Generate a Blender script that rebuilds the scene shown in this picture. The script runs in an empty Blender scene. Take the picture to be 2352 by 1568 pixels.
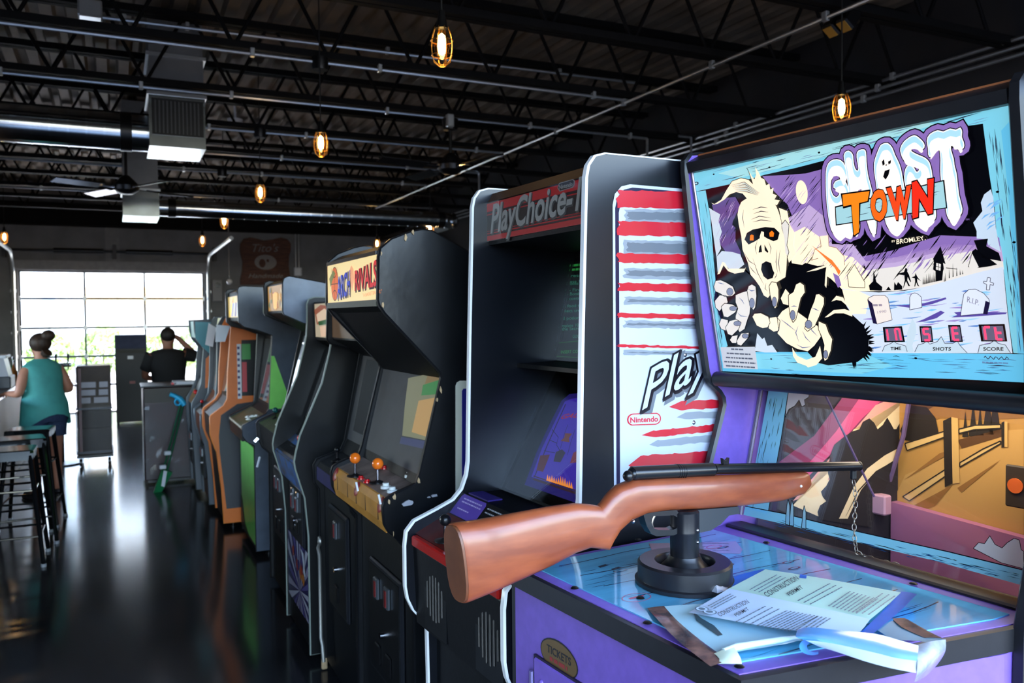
import bpy, bmesh, math, random
from math import sin, cos, pi, radians, atan2, sqrt
from mathutils import Vector, Matrix

S = bpy.context.scene
COL = S.collection
random.seed(7)

# ------------------------------------------------------------------ camera
FPX = 1898.0
YAW, PITCH, ROLL, CAMZ = radians(25.65), radians(-1.8), radians(-0.5), 1.62
CAM = Vector((0, 0, CAMZ))
_f = Vector((sin(YAW) * cos(PITCH), cos(YAW) * cos(PITCH), sin(PITCH)))
_r = Vector((cos(YAW), -sin(YAW), 0))
_u = _r.cross(_f)
CR = _r * cos(ROLL) + _u * sin(ROLL)
CU = -_r * sin(ROLL) + _u * cos(ROLL)
cd = bpy.data.cameras.new('camera')
cam = bpy.data.objects.new('camera', cd)
COL.objects.link(cam)
m3 = Matrix((CR, CU, -_f)).transposed()
cam.matrix_world = Matrix.Translation(CAM) @ m3.to_4x4()
cd.lens = 18.0
cd.sensor_width = 18.0 * 2352 / FPX
cd.sensor_fit = 'HORIZONTAL'
cd.clip_start = 0.05
cd.dof.use_dof = True
cd.dof.focus_distance = 1.75
cd.dof.aperture_fstop = 4.0
S.camera = cam

# ------------------------------------------------------------------ world, sun, exposure
S.view_settings.view_transform = 'Standard'
S.view_settings.look = 'None'
S.view_settings.gamma = 1.0
S.view_settings.use_curve_mapping = False
S.view_settings.exposure = 0.0
W = bpy.data.worlds.new('world')
S.world = W
W.use_nodes = True
nt = W.node_tree
nt.nodes.clear()
sky = nt.nodes.new('ShaderNodeTexSky')
sky.sky_type = 'NISHITA'
sky.sun_disc = False
sky.sun_elevation = radians(48)
sky.sun_rotation = radians(60)
sky.air_density = 1.0
sky.dust_density = 2.5
bg = nt.nodes.new('ShaderNodeBackground')
bg.inputs[1].default_value = 4.3
wo = nt.nodes.new('ShaderNodeOutputWorld')
nt.links.new(sky.outputs[0], bg.inputs[0])
nt.links.new(bg.outputs[0], wo.inputs[0])
sd = bpy.data.lights.new('sun', 'SUN')
sd.energy = 9.0
sd.angle = radians(1)
sd.color = (1, .95, .86)
sun = bpy.data.objects.new('sun', sd)
COL.objects.link(sun)
sun.rotation_euler = (0, radians(38), 0)


def portal(name, loc, rot, sx, sy):
    l = bpy.data.lights.new(name, 'AREA')
    l.shape = 'RECTANGLE'
    l.size, l.size_y = sx, sy
    l.cycles.is_portal = True
    o = bpy.data.objects.new(name, l)
    COL.objects.link(o)
    o.location = loc
    o.rotation_euler = rot
    return o


portal('window_portal', (1.8, -1.28, 1.75), (radians(90), 0, 0), 6.8, 3.1)
portal('side_window_portal', (-3.72, 7.2, 1.3), (0, radians(-90), 0), 1.3, 4.2)
portal('door_portal', (0.02, 16.02, 1.22), (radians(-90), 0, 0), 2.86, 2.44)


# ------------------------------------------------------------------ pixel rays on the photograph (2352 x 1568)
def ray(px, py):
    return _f + CR * ((px - 1176) / FPX) - CU * ((py - 784) / FPX)


def hit(px, py, P0, n):
    d = ray(px, py)
    return CAM + d * ((Vector(P0) - CAM).dot(n) / d.dot(n))


def at(px, py, ax, v):
    d = ray(px, py)
    return CAM + d * ((v - CAM[ax]) / d[ax])


# ------------------------------------------------------------------ materials
def lin(c):
    return tuple((x / 12.92 if x <= .04045 else ((x + .055) / 1.055) ** 2.4) for x in c[:3])


def rgb(r, g, b):
    return lin((r / 255, g / 255, b / 255))


MATS = {}


def mat(name, col, rough=.5, metal=0., var=0., scale=12., bump=0., emit=0., ecol=None, coat=0., spec=.5,
        stretch=None, var2=None, alpha=1., trans=0., detail=4.):
    if name in MATS:
        return MATS[name]
    m = bpy.data.materials.new(name)
    m.use_nodes = True
    t = m.node_tree
    b = t.nodes['Principled BSDF']
    b.inputs['Base Color'].default_value = (*col, 1)
    b.inputs['Roughness'].default_value = rough
    b.inputs['Metallic'].default_value = metal
    b.inputs['Specular IOR Level'].default_value = spec
    b.inputs['Coat Weight'].default_value = coat
    b.inputs['Coat Roughness'].default_value = .06
    if trans:
        b.inputs['Transmission Weight'].default_value = trans
        b.inputs['IOR'].default_value = 1.02
    if emit:
        b.inputs['Emission Color'].default_value = (*(ecol or col), 1)
        b.inputs['Emission Strength'].default_value = emit
    if var or bump:
        tc = t.nodes.new('ShaderNodeTexCoord')
        mp = t.nodes.new('ShaderNodeMapping')
        if stretch:
            mp.inputs['Scale'].default_value = stretch
        nz = t.nodes.new('ShaderNodeTexNoise')
        nz.inputs['Scale'].default_value = scale
        nz.inputs['Detail'].default_value = detail
        t.links.new(tc.outputs['Object'], mp.inputs[0])
        t.links.new(mp.outputs[0], nz.inputs['Vector'])
        if var:
            rp = t.nodes.new('ShaderNodeValToRGB')
            c2 = var2 or tuple(max(0, x * (1 - var)) for x in col)
            rp.color_ramp.elements[0].position = .35
            rp.color_ramp.elements[1].position = .68
            rp.color_ramp.elements[0].color = (*c2, 1)
            rp.color_ramp.elements[1].color = (*(col if var2 else tuple(min(1, x * (1 + var * .5)) for x in col)), 1)
            t.links.new(nz.outputs[0], rp.inputs[0])
            t.links.new(rp.outputs[0], b.inputs['Base Color'])
            if emit:
                t.links.new(rp.outputs[0], b.inputs['Emission Color'])
        if bump:
            bp = t.nodes.new('ShaderNodeBump')
            bp.inputs['Strength'].default_value = bump
            bp.inputs['Distance'].default_value = .01
            t.links.new(nz.outputs[0], bp.inputs['Height'])
            t.links.new(bp.outputs[0], b.inputs['Normal'])
    MATS[name] = m
    return m


def flat(r, g, b, emit=0., rough=.35, coat=0.):
    """plain printed ink colour given in display values"""
    c = rgb(r, g, b)
    return mat('ink_%d_%d_%d_%d' % (r, g, b, int(emit * 100)), c if not emit else tuple(x * .35 for x in c), rough=rough,
               emit=emit, ecol=c, coat=coat, var=0)


def ink_film(r, g, b):
    """ink printed on clear acrylic: passes some of the light behind it"""
    name = 'film_%d_%d_%d' % (r, g, b)
    if name in MATS:
        return MATS[name]
    m = bpy.data.materials.new(name)
    m.use_nodes = True
    t = m.node_tree
    t.nodes.clear()
    out = t.nodes.new('ShaderNodeOutputMaterial')
    mx = t.nodes.new('ShaderNodeMixShader')
    mx.inputs[0].default_value = .5
    df = t.nodes.new('ShaderNodeBsdfDiffuse')
    tl = t.nodes.new('ShaderNodeBsdfTranslucent')
    for n in (df, tl):
        n.inputs[0].default_value = (*rgb(r, g, b), 1)
    t.links.new(df.outputs[0], mx.inputs[1])
    t.links.new(tl.outputs[0], mx.inputs[2])
    t.links.new(mx.outputs[0], out.inputs[0])
    MATS[name] = m
    return m


def glass_mat(name='pane_glass', tint=(1, 1, 1), refl=1.0, rough=.0):
    if name in MATS:
        return MATS[name]
    m = bpy.data.materials.new(name)
    m.use_nodes = True
    t = m.node_tree
    t.nodes.clear()
    out = t.nodes.new('ShaderNodeOutputMaterial')
    mx = t.nodes.new('ShaderNodeMixShader')
    tr = t.nodes.new('ShaderNodeBsdfTransparent')
    tr.inputs[0].default_value = (*tint, 1)
    gl = t.nodes.new('ShaderNodeBsdfGlossy')
    gl.inputs['Roughness'].default_value = rough
    gl.inputs['Color'].default_value = (refl, refl, refl, 1)
    fr = t.nodes.new('ShaderNodeFresnel')
    fr.inputs['IOR'].default_value = 1.5
    ge = t.nodes.new('ShaderNodeNewGeometry')
    mr = t.nodes.new('ShaderNodeMapRange')                 # same reflectance from either face of the sheet
    mr.inputs['To Min'].default_value = 1.5
    mr.inputs['To Max'].default_value = 1 / 1.5
    t.links.new(ge.outputs['Backfacing'], mr.inputs[0])
    t.links.new(mr.outputs[0], fr.inputs['IOR'])
    t.links.new(fr.outputs[0], mx.inputs[0])
    t.links.new(tr.outputs[0], mx.inputs[1])
    t.links.new(gl.outputs[0], mx.inputs[2])
    t.links.new(mx.outputs[0], out.inputs[0])
    MATS[name] = m
    return m


# ------------------------------------------------------------------ mesh builder
ROOTM = {}


class MB:
    def __init__(self):
        self.v, self.f, self.mi, self.ml, self.sm = [], [], [], [], []
        self.cur = None

    def use(self, m):
        if m not in self.ml:
            self.ml.append(m)
        self.cur = self.ml.index(m)
        return self

    def add(self, vs, fs, smooth=False):
        o = len(self.v)
        self.v += [Vector(p) for p in vs]
        for f in fs:
            self.f.append([i + o for i in f])
            self.mi.append(self.cur or 0)
            self.sm.append(smooth)
        return self

    def poly(self, pts):
        return self.add(pts, [list(range(len(pts)))])

    def box(self, x0, x1, y0, y1, z0, z1, M=None):
        vs = [Vector((x, y, z)) for x in (x0, x1) for y in (y0, y1) for z in (z0, z1)]
        if M is not None:
            vs = [M @ p for p in vs]
        return self.add(vs, [(0, 1, 3, 2), (4, 6, 7, 5), (0, 4, 5, 1), (2, 3, 7, 6), (0, 2, 6, 4), (1, 5, 7, 3)])

    def bev(self, x0, x1, y0, y1, z0, z1, r=.01, M=None):
        """box with chamfered edges"""
        vs, fs = [], []
        for sx, x in ((-1, x0), (1, x1)):
            for sy, y in ((-1, y0), (1, y1)):
                for sz, z in ((-1, z0), (1, z1)):
                    vs += [(x - 0, y - sy * r, z - sz * r), (x - sx * r, y, z - sz * r), (x - sx * r, y - sy * r, z)]
        bm = bmesh.new()
        for p in vs:
            bm.verts.new(M @ Vector(p) if M is not None else p)
        bmesh.ops.convex_hull(bm, input=bm.verts[:])
        bm.verts.index_update()
        self.add([v.co.copy() for v in bm.verts], [[v.index for v in f.verts] for f in bm.faces])
        bm.free()
        return self

    def prism(self, prof, y0, y1, ax='y', smooth=False):
        n = len(prof)

        def P(a, b, t):
            return {'y': (a, t, b), 'x': (t, a, b), 'z': (a, b, t)}[ax]
        vs = [P(a, b, y0) for a, b in prof] + [P(a, b, y1) for a, b in prof]
        self.add(vs, [list(range(n))[::-1], list(range(n, 2 * n))])
        self.add(vs, [(i, (i + 1) % n, (i + 1) % n + n, i + n) for i in range(n)], smooth)
        return self

    def cyl(self, p0, p1, r0, r1=None, n=12, caps=True, smooth=True):
        p0, p1 = Vector(p0), Vector(p1)
        r1 = r0 if r1 is None else r1
        d = (p1 - p0).normalized()
        a = d.orthogonal().normalized()
        b = d.cross(a)
        vs = []
        for p, r in ((p0, r0), (p1, r1)):
            vs += [p + (a * cos(2 * pi * i / n) + b * sin(2 * pi * i / n)) * r for i in range(n)]
        self.add(vs, [(i, (i + 1) % n, (i + 1) % n + n, i + n) for i in range(n)], smooth)
        if caps:
            self.add(vs, [list(range(n))[::-1], list(range(n, 2 * n))])
        return self

    def tube(self, path, r, n=8, closed=False, caps=True, flatten=None):
        path = [Vector(p) for p in path]
        k = len(path)
        rs = r if isinstance(r, (list, tuple)) else [r] * k
        ref = None
        vs = []
        for i, p in enumerate(path):
            if closed:
                d = path[(i + 1) % k] - path[i - 1]
            else:
                d = path[min(i + 1, k - 1)] - path[max(i - 1, 0)]
            d.normalize()
            if ref is None:
                ref = d.orthogonal().normalized()
            ref = (ref - d * ref.dot(d))
            if ref.length < 1e-6:
                ref = d.orthogonal()
            ref.normalize()
            b = d.cross(ref)
            vs += [p + (ref * cos(2 * pi * j / n) + b * sin(2 * pi * j / n)) * rs[i] for j in range(n)]
        fs = []
        for i in range(k if closed else k - 1):
            i2 = (i + 1) % k
            fs += [(i * n + j, i * n + (j + 1) % n, i2 * n + (j + 1) % n, i2 * n + j) for j in range(n)]
        self.add(vs, fs, True)
        if caps and not closed:
            self.add(vs, [list(range(n))[::-1], list(range((k - 1) * n, k * n))])
        return self

    def lathe(self, prof, c=(0, 0, 0), n=20, M=None):
        c = Vector(c)
        vs = []
        for r, z in prof:
            for j in range(n):
                p = Vector((r * cos(2 * pi * j / n), r * sin(2 * pi * j / n), z))
                vs.append(c + (M @ p if M is not None else p))
        fs = []
        for i in range(len(prof) - 1):
            fs += [(i * n + j, i * n + (j + 1) % n, (i + 1) * n + (j + 1) % n, (i + 1) * n + j) for j in range(n)]
        return self.add(vs, fs, True)

    def ball(self, c, r, n=14, m=9, sc=(1, 1, 1), M=None):
        c = Vector(c)
        vs, fs = [], []
        for i in range(m + 1):
            a = pi * i / m
            for j in range(n):
                t = 2 * pi * j / n
                p = Vector((r * sc[0] * sin(a) * cos(t), r * sc[1] * sin(a) * sin(t), r * sc[2] * cos(a)))
                vs.append(c + (M @ p if M is not None else p))
        for i in range(m):
            fs += [(i * n + j, i * n + (j + 1) % n, (i + 1) * n + (j + 1) % n, (i + 1) * n + j) for j in range(n)]
        return self.add(vs, fs, True)

    def loft(self, rings, caps=True, smooth=True, closed=True):
        n = len(rings[0])
        vs = [p for r in rings for p in r]
        fs = []
        for i in range(len(rings) - 1):
            fs += [(i * n + j, i * n + (j + 1) % n, (i + 1) * n + (j + 1) % n, (i + 1) * n + j)
                   for j in range(n if closed else n - 1)]
        self.add(vs, fs, smooth)
        if caps:
            self.add(vs, [list(range(n))[::-1], list(range((len(rings) - 1) * n, len(rings) * n))])
        return self

    def mesh(self, name, inv=None):
        me = bpy.data.meshes.new(name)
        vs = [inv @ p for p in self.v] if inv is not None else self.v
        me.from_pydata([tuple(p) for p in vs], [], self.f)
        for m in self.ml:
            me.materials.append(m)
        me.polygons.foreach_set('material_index', self.mi)
        me.polygons.foreach_set('use_smooth', self.sm)
        me.update()
        return me

    def build(self, name, m=None, parent=None, world=False, loc=None, label=None, cat=None, group=None, kind=None,
              norm=True, wn=False):
        if m is not None and not self.ml:
            self.ml.append(m)
        inv = None
        if parent is not None and world:
            inv = ROOTM[parent.name].inverted()
        elif loc is not None and world:
            inv = Matrix.Translation(Vector(loc)).inverted()
        me = self.mesh(name, inv)
        if norm:
            bm = bmesh.new()
            bm.from_mesh(me)
            bmesh.ops.recalc_face_normals(bm, faces=bm.faces[:])
            bm.to_mesh(me)
            bm.free()
        if any(self.sm):
            try:
                me.set_sharp_from_angle(angle=radians(40))
            except Exception:
                pass
        o = bpy.data.objects.new(name, me)
        COL.objects.link(o)
        if parent is not None:
            o.parent = parent
            ROOTM[o.name] = ROOTM[parent.name]
        else:
            if loc is not None:
                o.location = loc
            ROOTM[o.name] = Matrix.Translation(Vector(loc)) if loc is not None else Matrix.Identity(4)
        tag(o, label, cat, group, kind)
        return o


def tag(o, label=None, cat=None, group=None, kind=None):
    if label:
        o['label'] = label
    if cat:
        o['category'] = cat
    if group:
        o['group'] = group
    if kind:
        o['kind'] = kind
    return o


def thing(name, loc, rz=0., label=None, cat=None, group=None, kind=None):
    o = bpy.data.objects.new(name, None)
    COL.objects.link(o)
    o.empty_display_size = .1
    o.location = loc
    o.rotation_euler = (0, 0, rz)
    ROOTM[o.name] = Matrix.Translation(Vector(loc)) @ Matrix.Rotation(rz, 4, 'Z')
    return tag(o, label, cat, group, kind)


def copy_tree(o, parent=None):
    c = o.copy()
    COL.objects.link(c)
    if parent is not None:
        c.parent = parent
    for ch in [x for x in ALLCH.get(o.name, [])]:
        copy_tree(ch, c)
    return c


ALLCH = {}


def note_children(o):
    """remember the children of a prototype so that it can be copied"""
    ALLCH.clear()
    for x in bpy.data.objects:
        if x.parent is not None:
            ALLCH.setdefault(x.parent.name, []).append(x)


def copy_at(o, loc, rz=None, label=None):
    c = copy_tree(o)
    c.location = loc
    if rz is not None:
        c.rotation_euler = (0, 0, rz)
    if label:
        c['label'] = label
    return c


# ------------------------------------------------------------------ flat print: a drawing on a plane
_txt = {}


def text_polys(s, shear=0., offset=0., space=1.):
    k = (s, shear, offset, space)
    if k not in _txt:
        cu = bpy.data.curves.new('t', 'FONT')
        cu.body = s
        cu.shear = shear
        cu.offset = offset
        cu.space_character = space
        cu.resolution_u = 3
        cu.fill_mode = 'FRONT'
        o = bpy.data.objects.new('t', cu)
        COL.objects.link(o)
        dg = bpy.context.evaluated_depsgraph_get()
        me = o.evaluated_get(dg).to_mesh()
        _txt[k] = ([tuple(v.co[:2]) for v in me.vertices], [list(p.vertices) for p in me.polygons])
        o.evaluated_get(dg).to_mesh_clear()
        bpy.data.objects.remove(o)
        bpy.data.curves.remove(cu)
    return _txt[k]


class Art:
    """polygons laid on a plane; O origin, e1 to the right, e2 up, n outward"""

    def __init__(self, O, e1, e2, step=.0004):
        self.O, self.e1, self.e2 = Vector(O), Vector(e1).normalized(), Vector(e2)
        self.e2 = (self.e2 - self.e1 * self.e2.dot(self.e1)).normalized()
        self.n = self.e1.cross(self.e2)
        self.b = MB()
        self.step = step
        self.L = 1

    def P(self, u, v, L=None):
        return self.O + self.e1 * u + self.e2 * v + self.n * (self.step * (L or self.L))

    def px(self, p):
        q = hit(p[0], p[1], self.O, self.n) - self.O
        return (q.dot(self.e1), q.dot(self.e2))

    def poly(self, m, pts, L=None):
        self.b.use(m)
        self.b.poly([self.P(u, v, L) for u, v in pts])
        return self

    def pp(self, m, pts, L=None):
        return self.poly(m, [self.px(p) for p in pts], L)

    def rect(self, m, u0, u1, v0, v1, L=None):
        return self.poly(m, [(u0, v0), (u1, v0), (u1, v1), (u0, v1)], L)

    def ell(self, m, cu, cv, ru, rv, L=None, n=20, a0=0, a1=2 * pi):
        return self.poly(m, [(cu + ru * cos(a0 + (a1 - a0) * i / n), cv + rv * sin(a0 + (a1 - a0) * i / n)) for i in range(n)], L)

    def line(self, m, pts, w, L=None, px=False):
        if px:
            pts = [self.px(p) for p in pts]
        self.b.use(m)
        for (a, b), (c, d) in zip(pts[:-1], pts[1:]):
            l = math.hypot(c - a, d - b)
            if l < 1e-7:
                continue
            nx, ny = -(d - b) / l * w / 2, (c - a) / l * w / 2
            self.b.poly([self.P(a + nx, b + ny, L), self.P(a - nx, b - ny, L), self.P(c - nx, d - ny, L), self.P(c + nx, d + ny, L)])
        return self

    def stroke(self, m, pts, w, L=None, px=True):
        """tapered ink stroke, thick in the middle"""
        if px:
            pts = [self.px(p) for p in pts]
        k = len(pts) - 1
        a, bb = [], []
        for i, (x, y) in enumerate(pts):
            x2, y2 = pts[min(i + 1, k)]
            x1, y1 = pts[max(i - 1, 0)]
            l = math.hypot(x2 - x1, y2 - y1) or 1e-6
            ww = w / 2 * (1 - abs(2 * i / k - 1) ** 2 * .85)
            nx, ny = -(y2 - y1) / l * ww, (x2 - x1) / l * ww
            a.append((x + nx, y + ny))
            bb.append((x - nx, y - ny))
        return self.poly(m, a + bb[::-1], L)

    def text(self, m, s, u, v, h, ang=0., shear=0., offset=0., L=None, fit=None, space=1., sx=1.):
        vs, fs = text_polys(s, shear, offset, space)
        if not vs:
            return self
        if fit:
            x1 = max(a for a, _ in vs)
            sx = fit / (x1 * h / .7)
        k = h / .7
        ca, sa = cos(ang), sin(ang)
        self.b.use(m)
        q = [self.P(u + (a * k * sx) * ca - b * k * sa, v + (a * k * sx) * sa + b * k * ca, L) for a, b in vs]
        self.b.add(q, fs)
        return self

    def textquad(self, m, s, q, shear=0., offset=0., L=None, space=1., warp=None):
        """text stretched into a pixel quad bl, br, tr, tl (cap height)"""
        vs, fs = text_polys(s, shear, offset, space)
        v0, _ = text_polys(s, shear, 0., space)
        x0, x1 = min(a for a, _ in v0), max(a for a, _ in v0)
        bl, br, tr, tl = [Vector(self.px(p)) for p in q]
        self.b.use(m)
        out = []
        for a, b in vs:
            s_, t_ = (a - x0) / (x1 - x0), b / .7
            if warp:
                s_, t_ = warp(s_, t_)
            p = bl * (1 - s_) * (1 - t_) + br * s_ * (1 - t_) + tr * s_ * t_ + tl * (1 - s_) * t_
            out.append(self.P(p[0], p[1], L))
        self.b.add(out, fs)
        return self

    def greek(self, m, u, v, w, h, L=None, ang=0., seed=1):
        """a line of print too small to read: word-length dashes"""
        r = random.Random(seed * 7 + int(u * 1e4) + int(v * 1e4))
        x, ca, sa = 0., cos(ang), sin(ang)
        while x < w:
            k = min(w - x, h * r.uniform(1.2, 4.5))
            self.poly(m, [(u + a * ca - b_ * sa, v + a * sa + b_ * ca) for a, b_ in ((x, 0), (x + k, 0), (x + k, h), (x, h))], L)
            x += k + h * .55
        return self

    def done(self, name, parent, label=None):
        return self.b.build(name, None, parent, world=True, label=label, norm=False)


# ------------------------------------------------------------------ shared materials
BLACK = mat('black_paint', rgb(12, 14, 17), .36, var=.25, scale=30, bump=.03, spec=.35)
BLACKS = mat('black_vinyl', rgb(11, 13, 17), .45, var=.2, scale=60, bump=.05, spec=.2)
BLKPL = mat('black_plastic', rgb(16, 17, 20), .32)
BLKMT = mat('black_metal', rgb(18, 18, 20), .35, metal=.3)
STEELB = mat('joist_paint', rgb(15, 15, 16), .75, var=.2, scale=8, spec=.15)
GALV = mat('galvanised', rgb(150, 156, 158), .3, metal=1., var=.18, scale=6)
GALVB = mat('galvanised_sheet', rgb(165, 170, 170), .2, metal=1., var=.12, scale=9)
CHROME = mat('chrome', rgb(200, 200, 205), .12, metal=1.)
WHITE = mat('white_plastic', rgb(225, 230, 238), .35)
DARKW = mat('raw_wood', rgb(190, 160, 120), .7, var=.3, scale=30)
# ================================================================== the room
XL, XR, YF, YB = -3.7, 5.45, -1.3, 16.0
ZC = 3.92
FLOORM = mat('polished_concrete', rgb(44, 44, 46), .14, var=.45, scale=1.6, bump=.015, spec=.5, detail=8.)
t = FLOORM.node_tree
_nz = t.nodes.new('ShaderNodeTexNoise')
_nz.inputs['Scale'].default_value = 2.3
_nz.inputs['Detail'].default_value = 6
_mr = t.nodes.new('ShaderNodeMapRange')
_mr.inputs['To Min'].default_value = .07
_mr.inputs['To Max'].default_value = .24
t.links.new(_nz.outputs[0], _mr.inputs[0])
t.links.new(_mr.outputs[0], t.nodes['Principled BSDF'].inputs['Roughness'])
WALLG = mat('wall_grey', rgb(132, 132, 134), .75, var=.15, scale=3, bump=.1)
WALLD = mat('wall_dark', rgb(40, 40, 43), .8, var=.2, scale=3, bump=.1)
DECK = mat('deck_paint', rgb(118, 106, 93), .7, var=.35, scale=2.0)

b = MB()
JY = 3.05                                            # a saw-cut joint runs across the slab
b.add([(XL, YF, 0), (XR, YF, 0), (XR, JY, 0), (XL, JY, 0)], [(0, 1, 2, 3)])
b.add([(XL, JY + .008, 0), (XR, JY + .008, 0), (XR, YB + .15, 0), (XL, YB + .15, 0)], [(0, 1, 2, 3)])
b.add([(XL, JY, 0), (XR, JY, 0), (XR, JY, -.008), (XL, JY, -.008), (XL, JY + .008, -.008), (XR, JY + .008, -.008),
       (XR, JY + .008, 0), (XL, JY + .008, 0)], [(0, 1, 2, 3), (3, 2, 5, 4), (4, 5, 6, 7)])
b.add([(XL, YF, -.12), (XR, YF, -.12), (XR, YB + .15, -.12), (XL, YB + .15, -.12)], [(3, 2, 1, 0)])
b.build('floor', FLOORM, kind='structure', norm=False)

# corrugated roof deck, ribs running along the room
b = MB()
prof = []
x = XL
while x < XR:
    prof += [(x, ZC), (x + .085, ZC), (x + .105, ZC + .05), (x + .16, ZC + .05)]
    x += .18
prof.append((XR + .1, ZC))
vs = [(a, YF, z) for a, z in prof] + [(a, YB + .3, z) for a, z in prof]
n = len(prof)
b.add(vs, [(i, i + 1, i + 1 + n, i + n) for i in range(n - 1)])
b.add([(XL - .1, YF - .1, ZC + .12), (XR + .2, YF - .1, ZC + .12), (XR + .2, YB + .3, ZC + .12), (XL - .1, YB + .3, ZC + .12)], [(0, 1, 2, 3)])
b.build('ceiling', DECK, kind='structure', norm=False)

DX0, DX1, DZ = -1.44, 1.48, 2.44
b = MB()
b.box(XL, DX0, YB, YB + .2, 0, ZC + .1).box(DX1, XR + 2.5, YB, YB + .2, 0, ZC + .1).box(DX0, DX1, YB, YB + .2, DZ, ZC + .1)
b.build('wall_back', WALLG, kind='structure')
MB().box(XR, XR + .2, YF, YB, 0, ZC + .1).build('wall_right', WALLD, kind='structure')
b = MB()
LY0, LY1, LZ0, LZ1 = 5.1, 9.3, .65, 1.95
b.box(XL - .2, XL, YF, LY0, 0, ZC + .1).box(XL - .2, XL, LY1, YB, 0, ZC + .1).box(XL - .2, XL, LY0, LY1, 0, LZ0).box(XL - .2, XL, LY0, LY1, LZ1, ZC + .1)
b.build('wall_left', WALLD, kind='structure')
w2 = thing('window_2', (XL - .1, 7.2, LZ0), label='side window in the left wall', kind='structure')
for i in range(4):
    y = LY0 + (LY1 - LY0) * i / 3
    MB().box(XL - .14, XL - .06, y - .03, y + .03, LZ0, LZ1).build('window_frame', BLKMT, w2, world=True)
for z in (LZ0, 1.3, LZ1):
    MB().box(XL - .14, XL - .06, LY0, LY1, z - .03, z + .03).build('window_frame', BLKMT, w2, world=True)
WX0, WX1, WZ0, WZ1 = -1.6, 5.2, .2, 3.3
b = MB()
b.box(XL, WX0, YF - .2, YF, 0, ZC + .1).box(WX1, XR, YF - .2, YF, 0, ZC + .1).box(WX0, WX1, YF - .2, YF, 0, WZ0).box(WX0, WX1, YF - .2, YF, WZ1, ZC + .1)
b.build('wall_front', WALLD, kind='structure')
wf = thing('window_1', (2.95, YF - .1, WZ0), label='wide shop window behind the camera', kind='structure')
for i in range(5):
    x = WX0 + (WX1 - WX0) * i / 4
    MB().box(x - .03, x + .03, YF - .14, YF - .06, WZ0, WZ1).build('window_frame', BLKMT, wf, world=True)
for z in (WZ0, 2.5, WZ1):
    MB().box(WX0, WX1, YF - .14, YF - .06, z - .03, z + .03).build('window_frame', BLKMT, wf, world=True)

# sectional glass door
dr = thing('door_1', (0, YB + .08, 0), kind='structure', label='glazed sectional overhead door in the back wall')
xs = [at(45, 700, 1, YB).x, at(195, 700, 1, YB).x, at(333, 700, 1, YB).x, at(465, 700, 1, YB).x]
xs[0], xs[3] = DX0, DX1
zs = [2.44, 1.975, 1.475, .98, .48, .0]
RAIL = mat('door_rail', rgb(70, 72, 74), .4, metal=.4)
for z in zs:
    h = .018
    MB().box(DX0, DX1, YB + .04, YB + .1, max(0, z - h), z + h).build('door_rail', RAIL, dr, world=True)
for x in xs:
    w = .03 if x in (xs[0], xs[3]) else .016
    MB().box(x - w, x + w, YB + .045, YB + .095, 0, 2.44).build('door_stile', RAIL, dr, world=True)
PG = glass_mat('door_glass')
for i in range(3):
    for k in range(5):
        MB().box(xs[i] + .016, xs[i + 1] - .016, YB + .066, YB + .072, zs[k + 1] + .018, zs[k] - .018).build('pane', PG, dr, world=True)
HINGE = mat('zinc', rgb(170, 172, 174), .3, metal=.9)
for x in xs:
    for z in zs[1:5]:
        MB().bev(x - .03, x + .03, YB + .02, YB + .045, z - .04, z + .04, .006).build('hinge', HINGE, dr, world=True)
for s in (DX0 - .07, DX1 + .07):
    p = [(s, YB - .06, 0), (s, YB - .06, 2.35)]
    for k in range(1, 8):
        a = pi / 2 * k / 7
        p.append((s, YB - .06 - .4 * (1 - cos(a)), 2.35 + .4 * sin(a)))
    p.append((s, YB - 3.4, 2.78))
    MB().tube(p, .032, 8).build('track', mat('track_steel', rgb(205, 210, 208), .3, metal=.6), dr, world=True)
    for z in (.5, 1.0, 1.4, 1.75, 2.1):
        MB().bev(s - .05, s + .05, YB - .05, YB, z - .03, z + .03, .008).build('track_bracket', HINGE, dr, world=True)
MB().cyl((DX0 - .2, YB - .14, 2.78), (DX1 + .2, YB - .14, 2.78), .02).build('torsion_shaft', BLKMT, dr, world=True)
for x0 in (-.9, .2):
    MB().cyl((x0, YB - .14, 2.78), (x0 + .75, YB - .14, 2.78), .045).build('torsion_spring', BLKMT, dr, world=True)
for x0 in (DX0 - .18, .02, DX1 + .18):
    MB().box(x0 - .03, x0 + .03, YB - .17, YB, 2.66, 2.9).build('bearing_plate', mat('plate_grey', rgb(84, 84, 86), .6), dr, world=True)
MB().box(DX0 - .05, DX1 + .05, YB - .05, YB, 2.46, 2.62).build('trim_1', mat('lintel_grey', rgb(156, 156, 158), .7, var=.1), kind='structure')
MB().box(-.12, .1, YB - .03, YB, 2.62, 3.2).build('trim_2', mat('pilaster_grey', rgb(146, 146, 146), .7, var=.1), kind='structure')
MB().box(XL, XR + 2, YB - .3, YB - .002, 3.2, 3.56).build('trim_3', STEELB, kind='structure')

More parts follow.
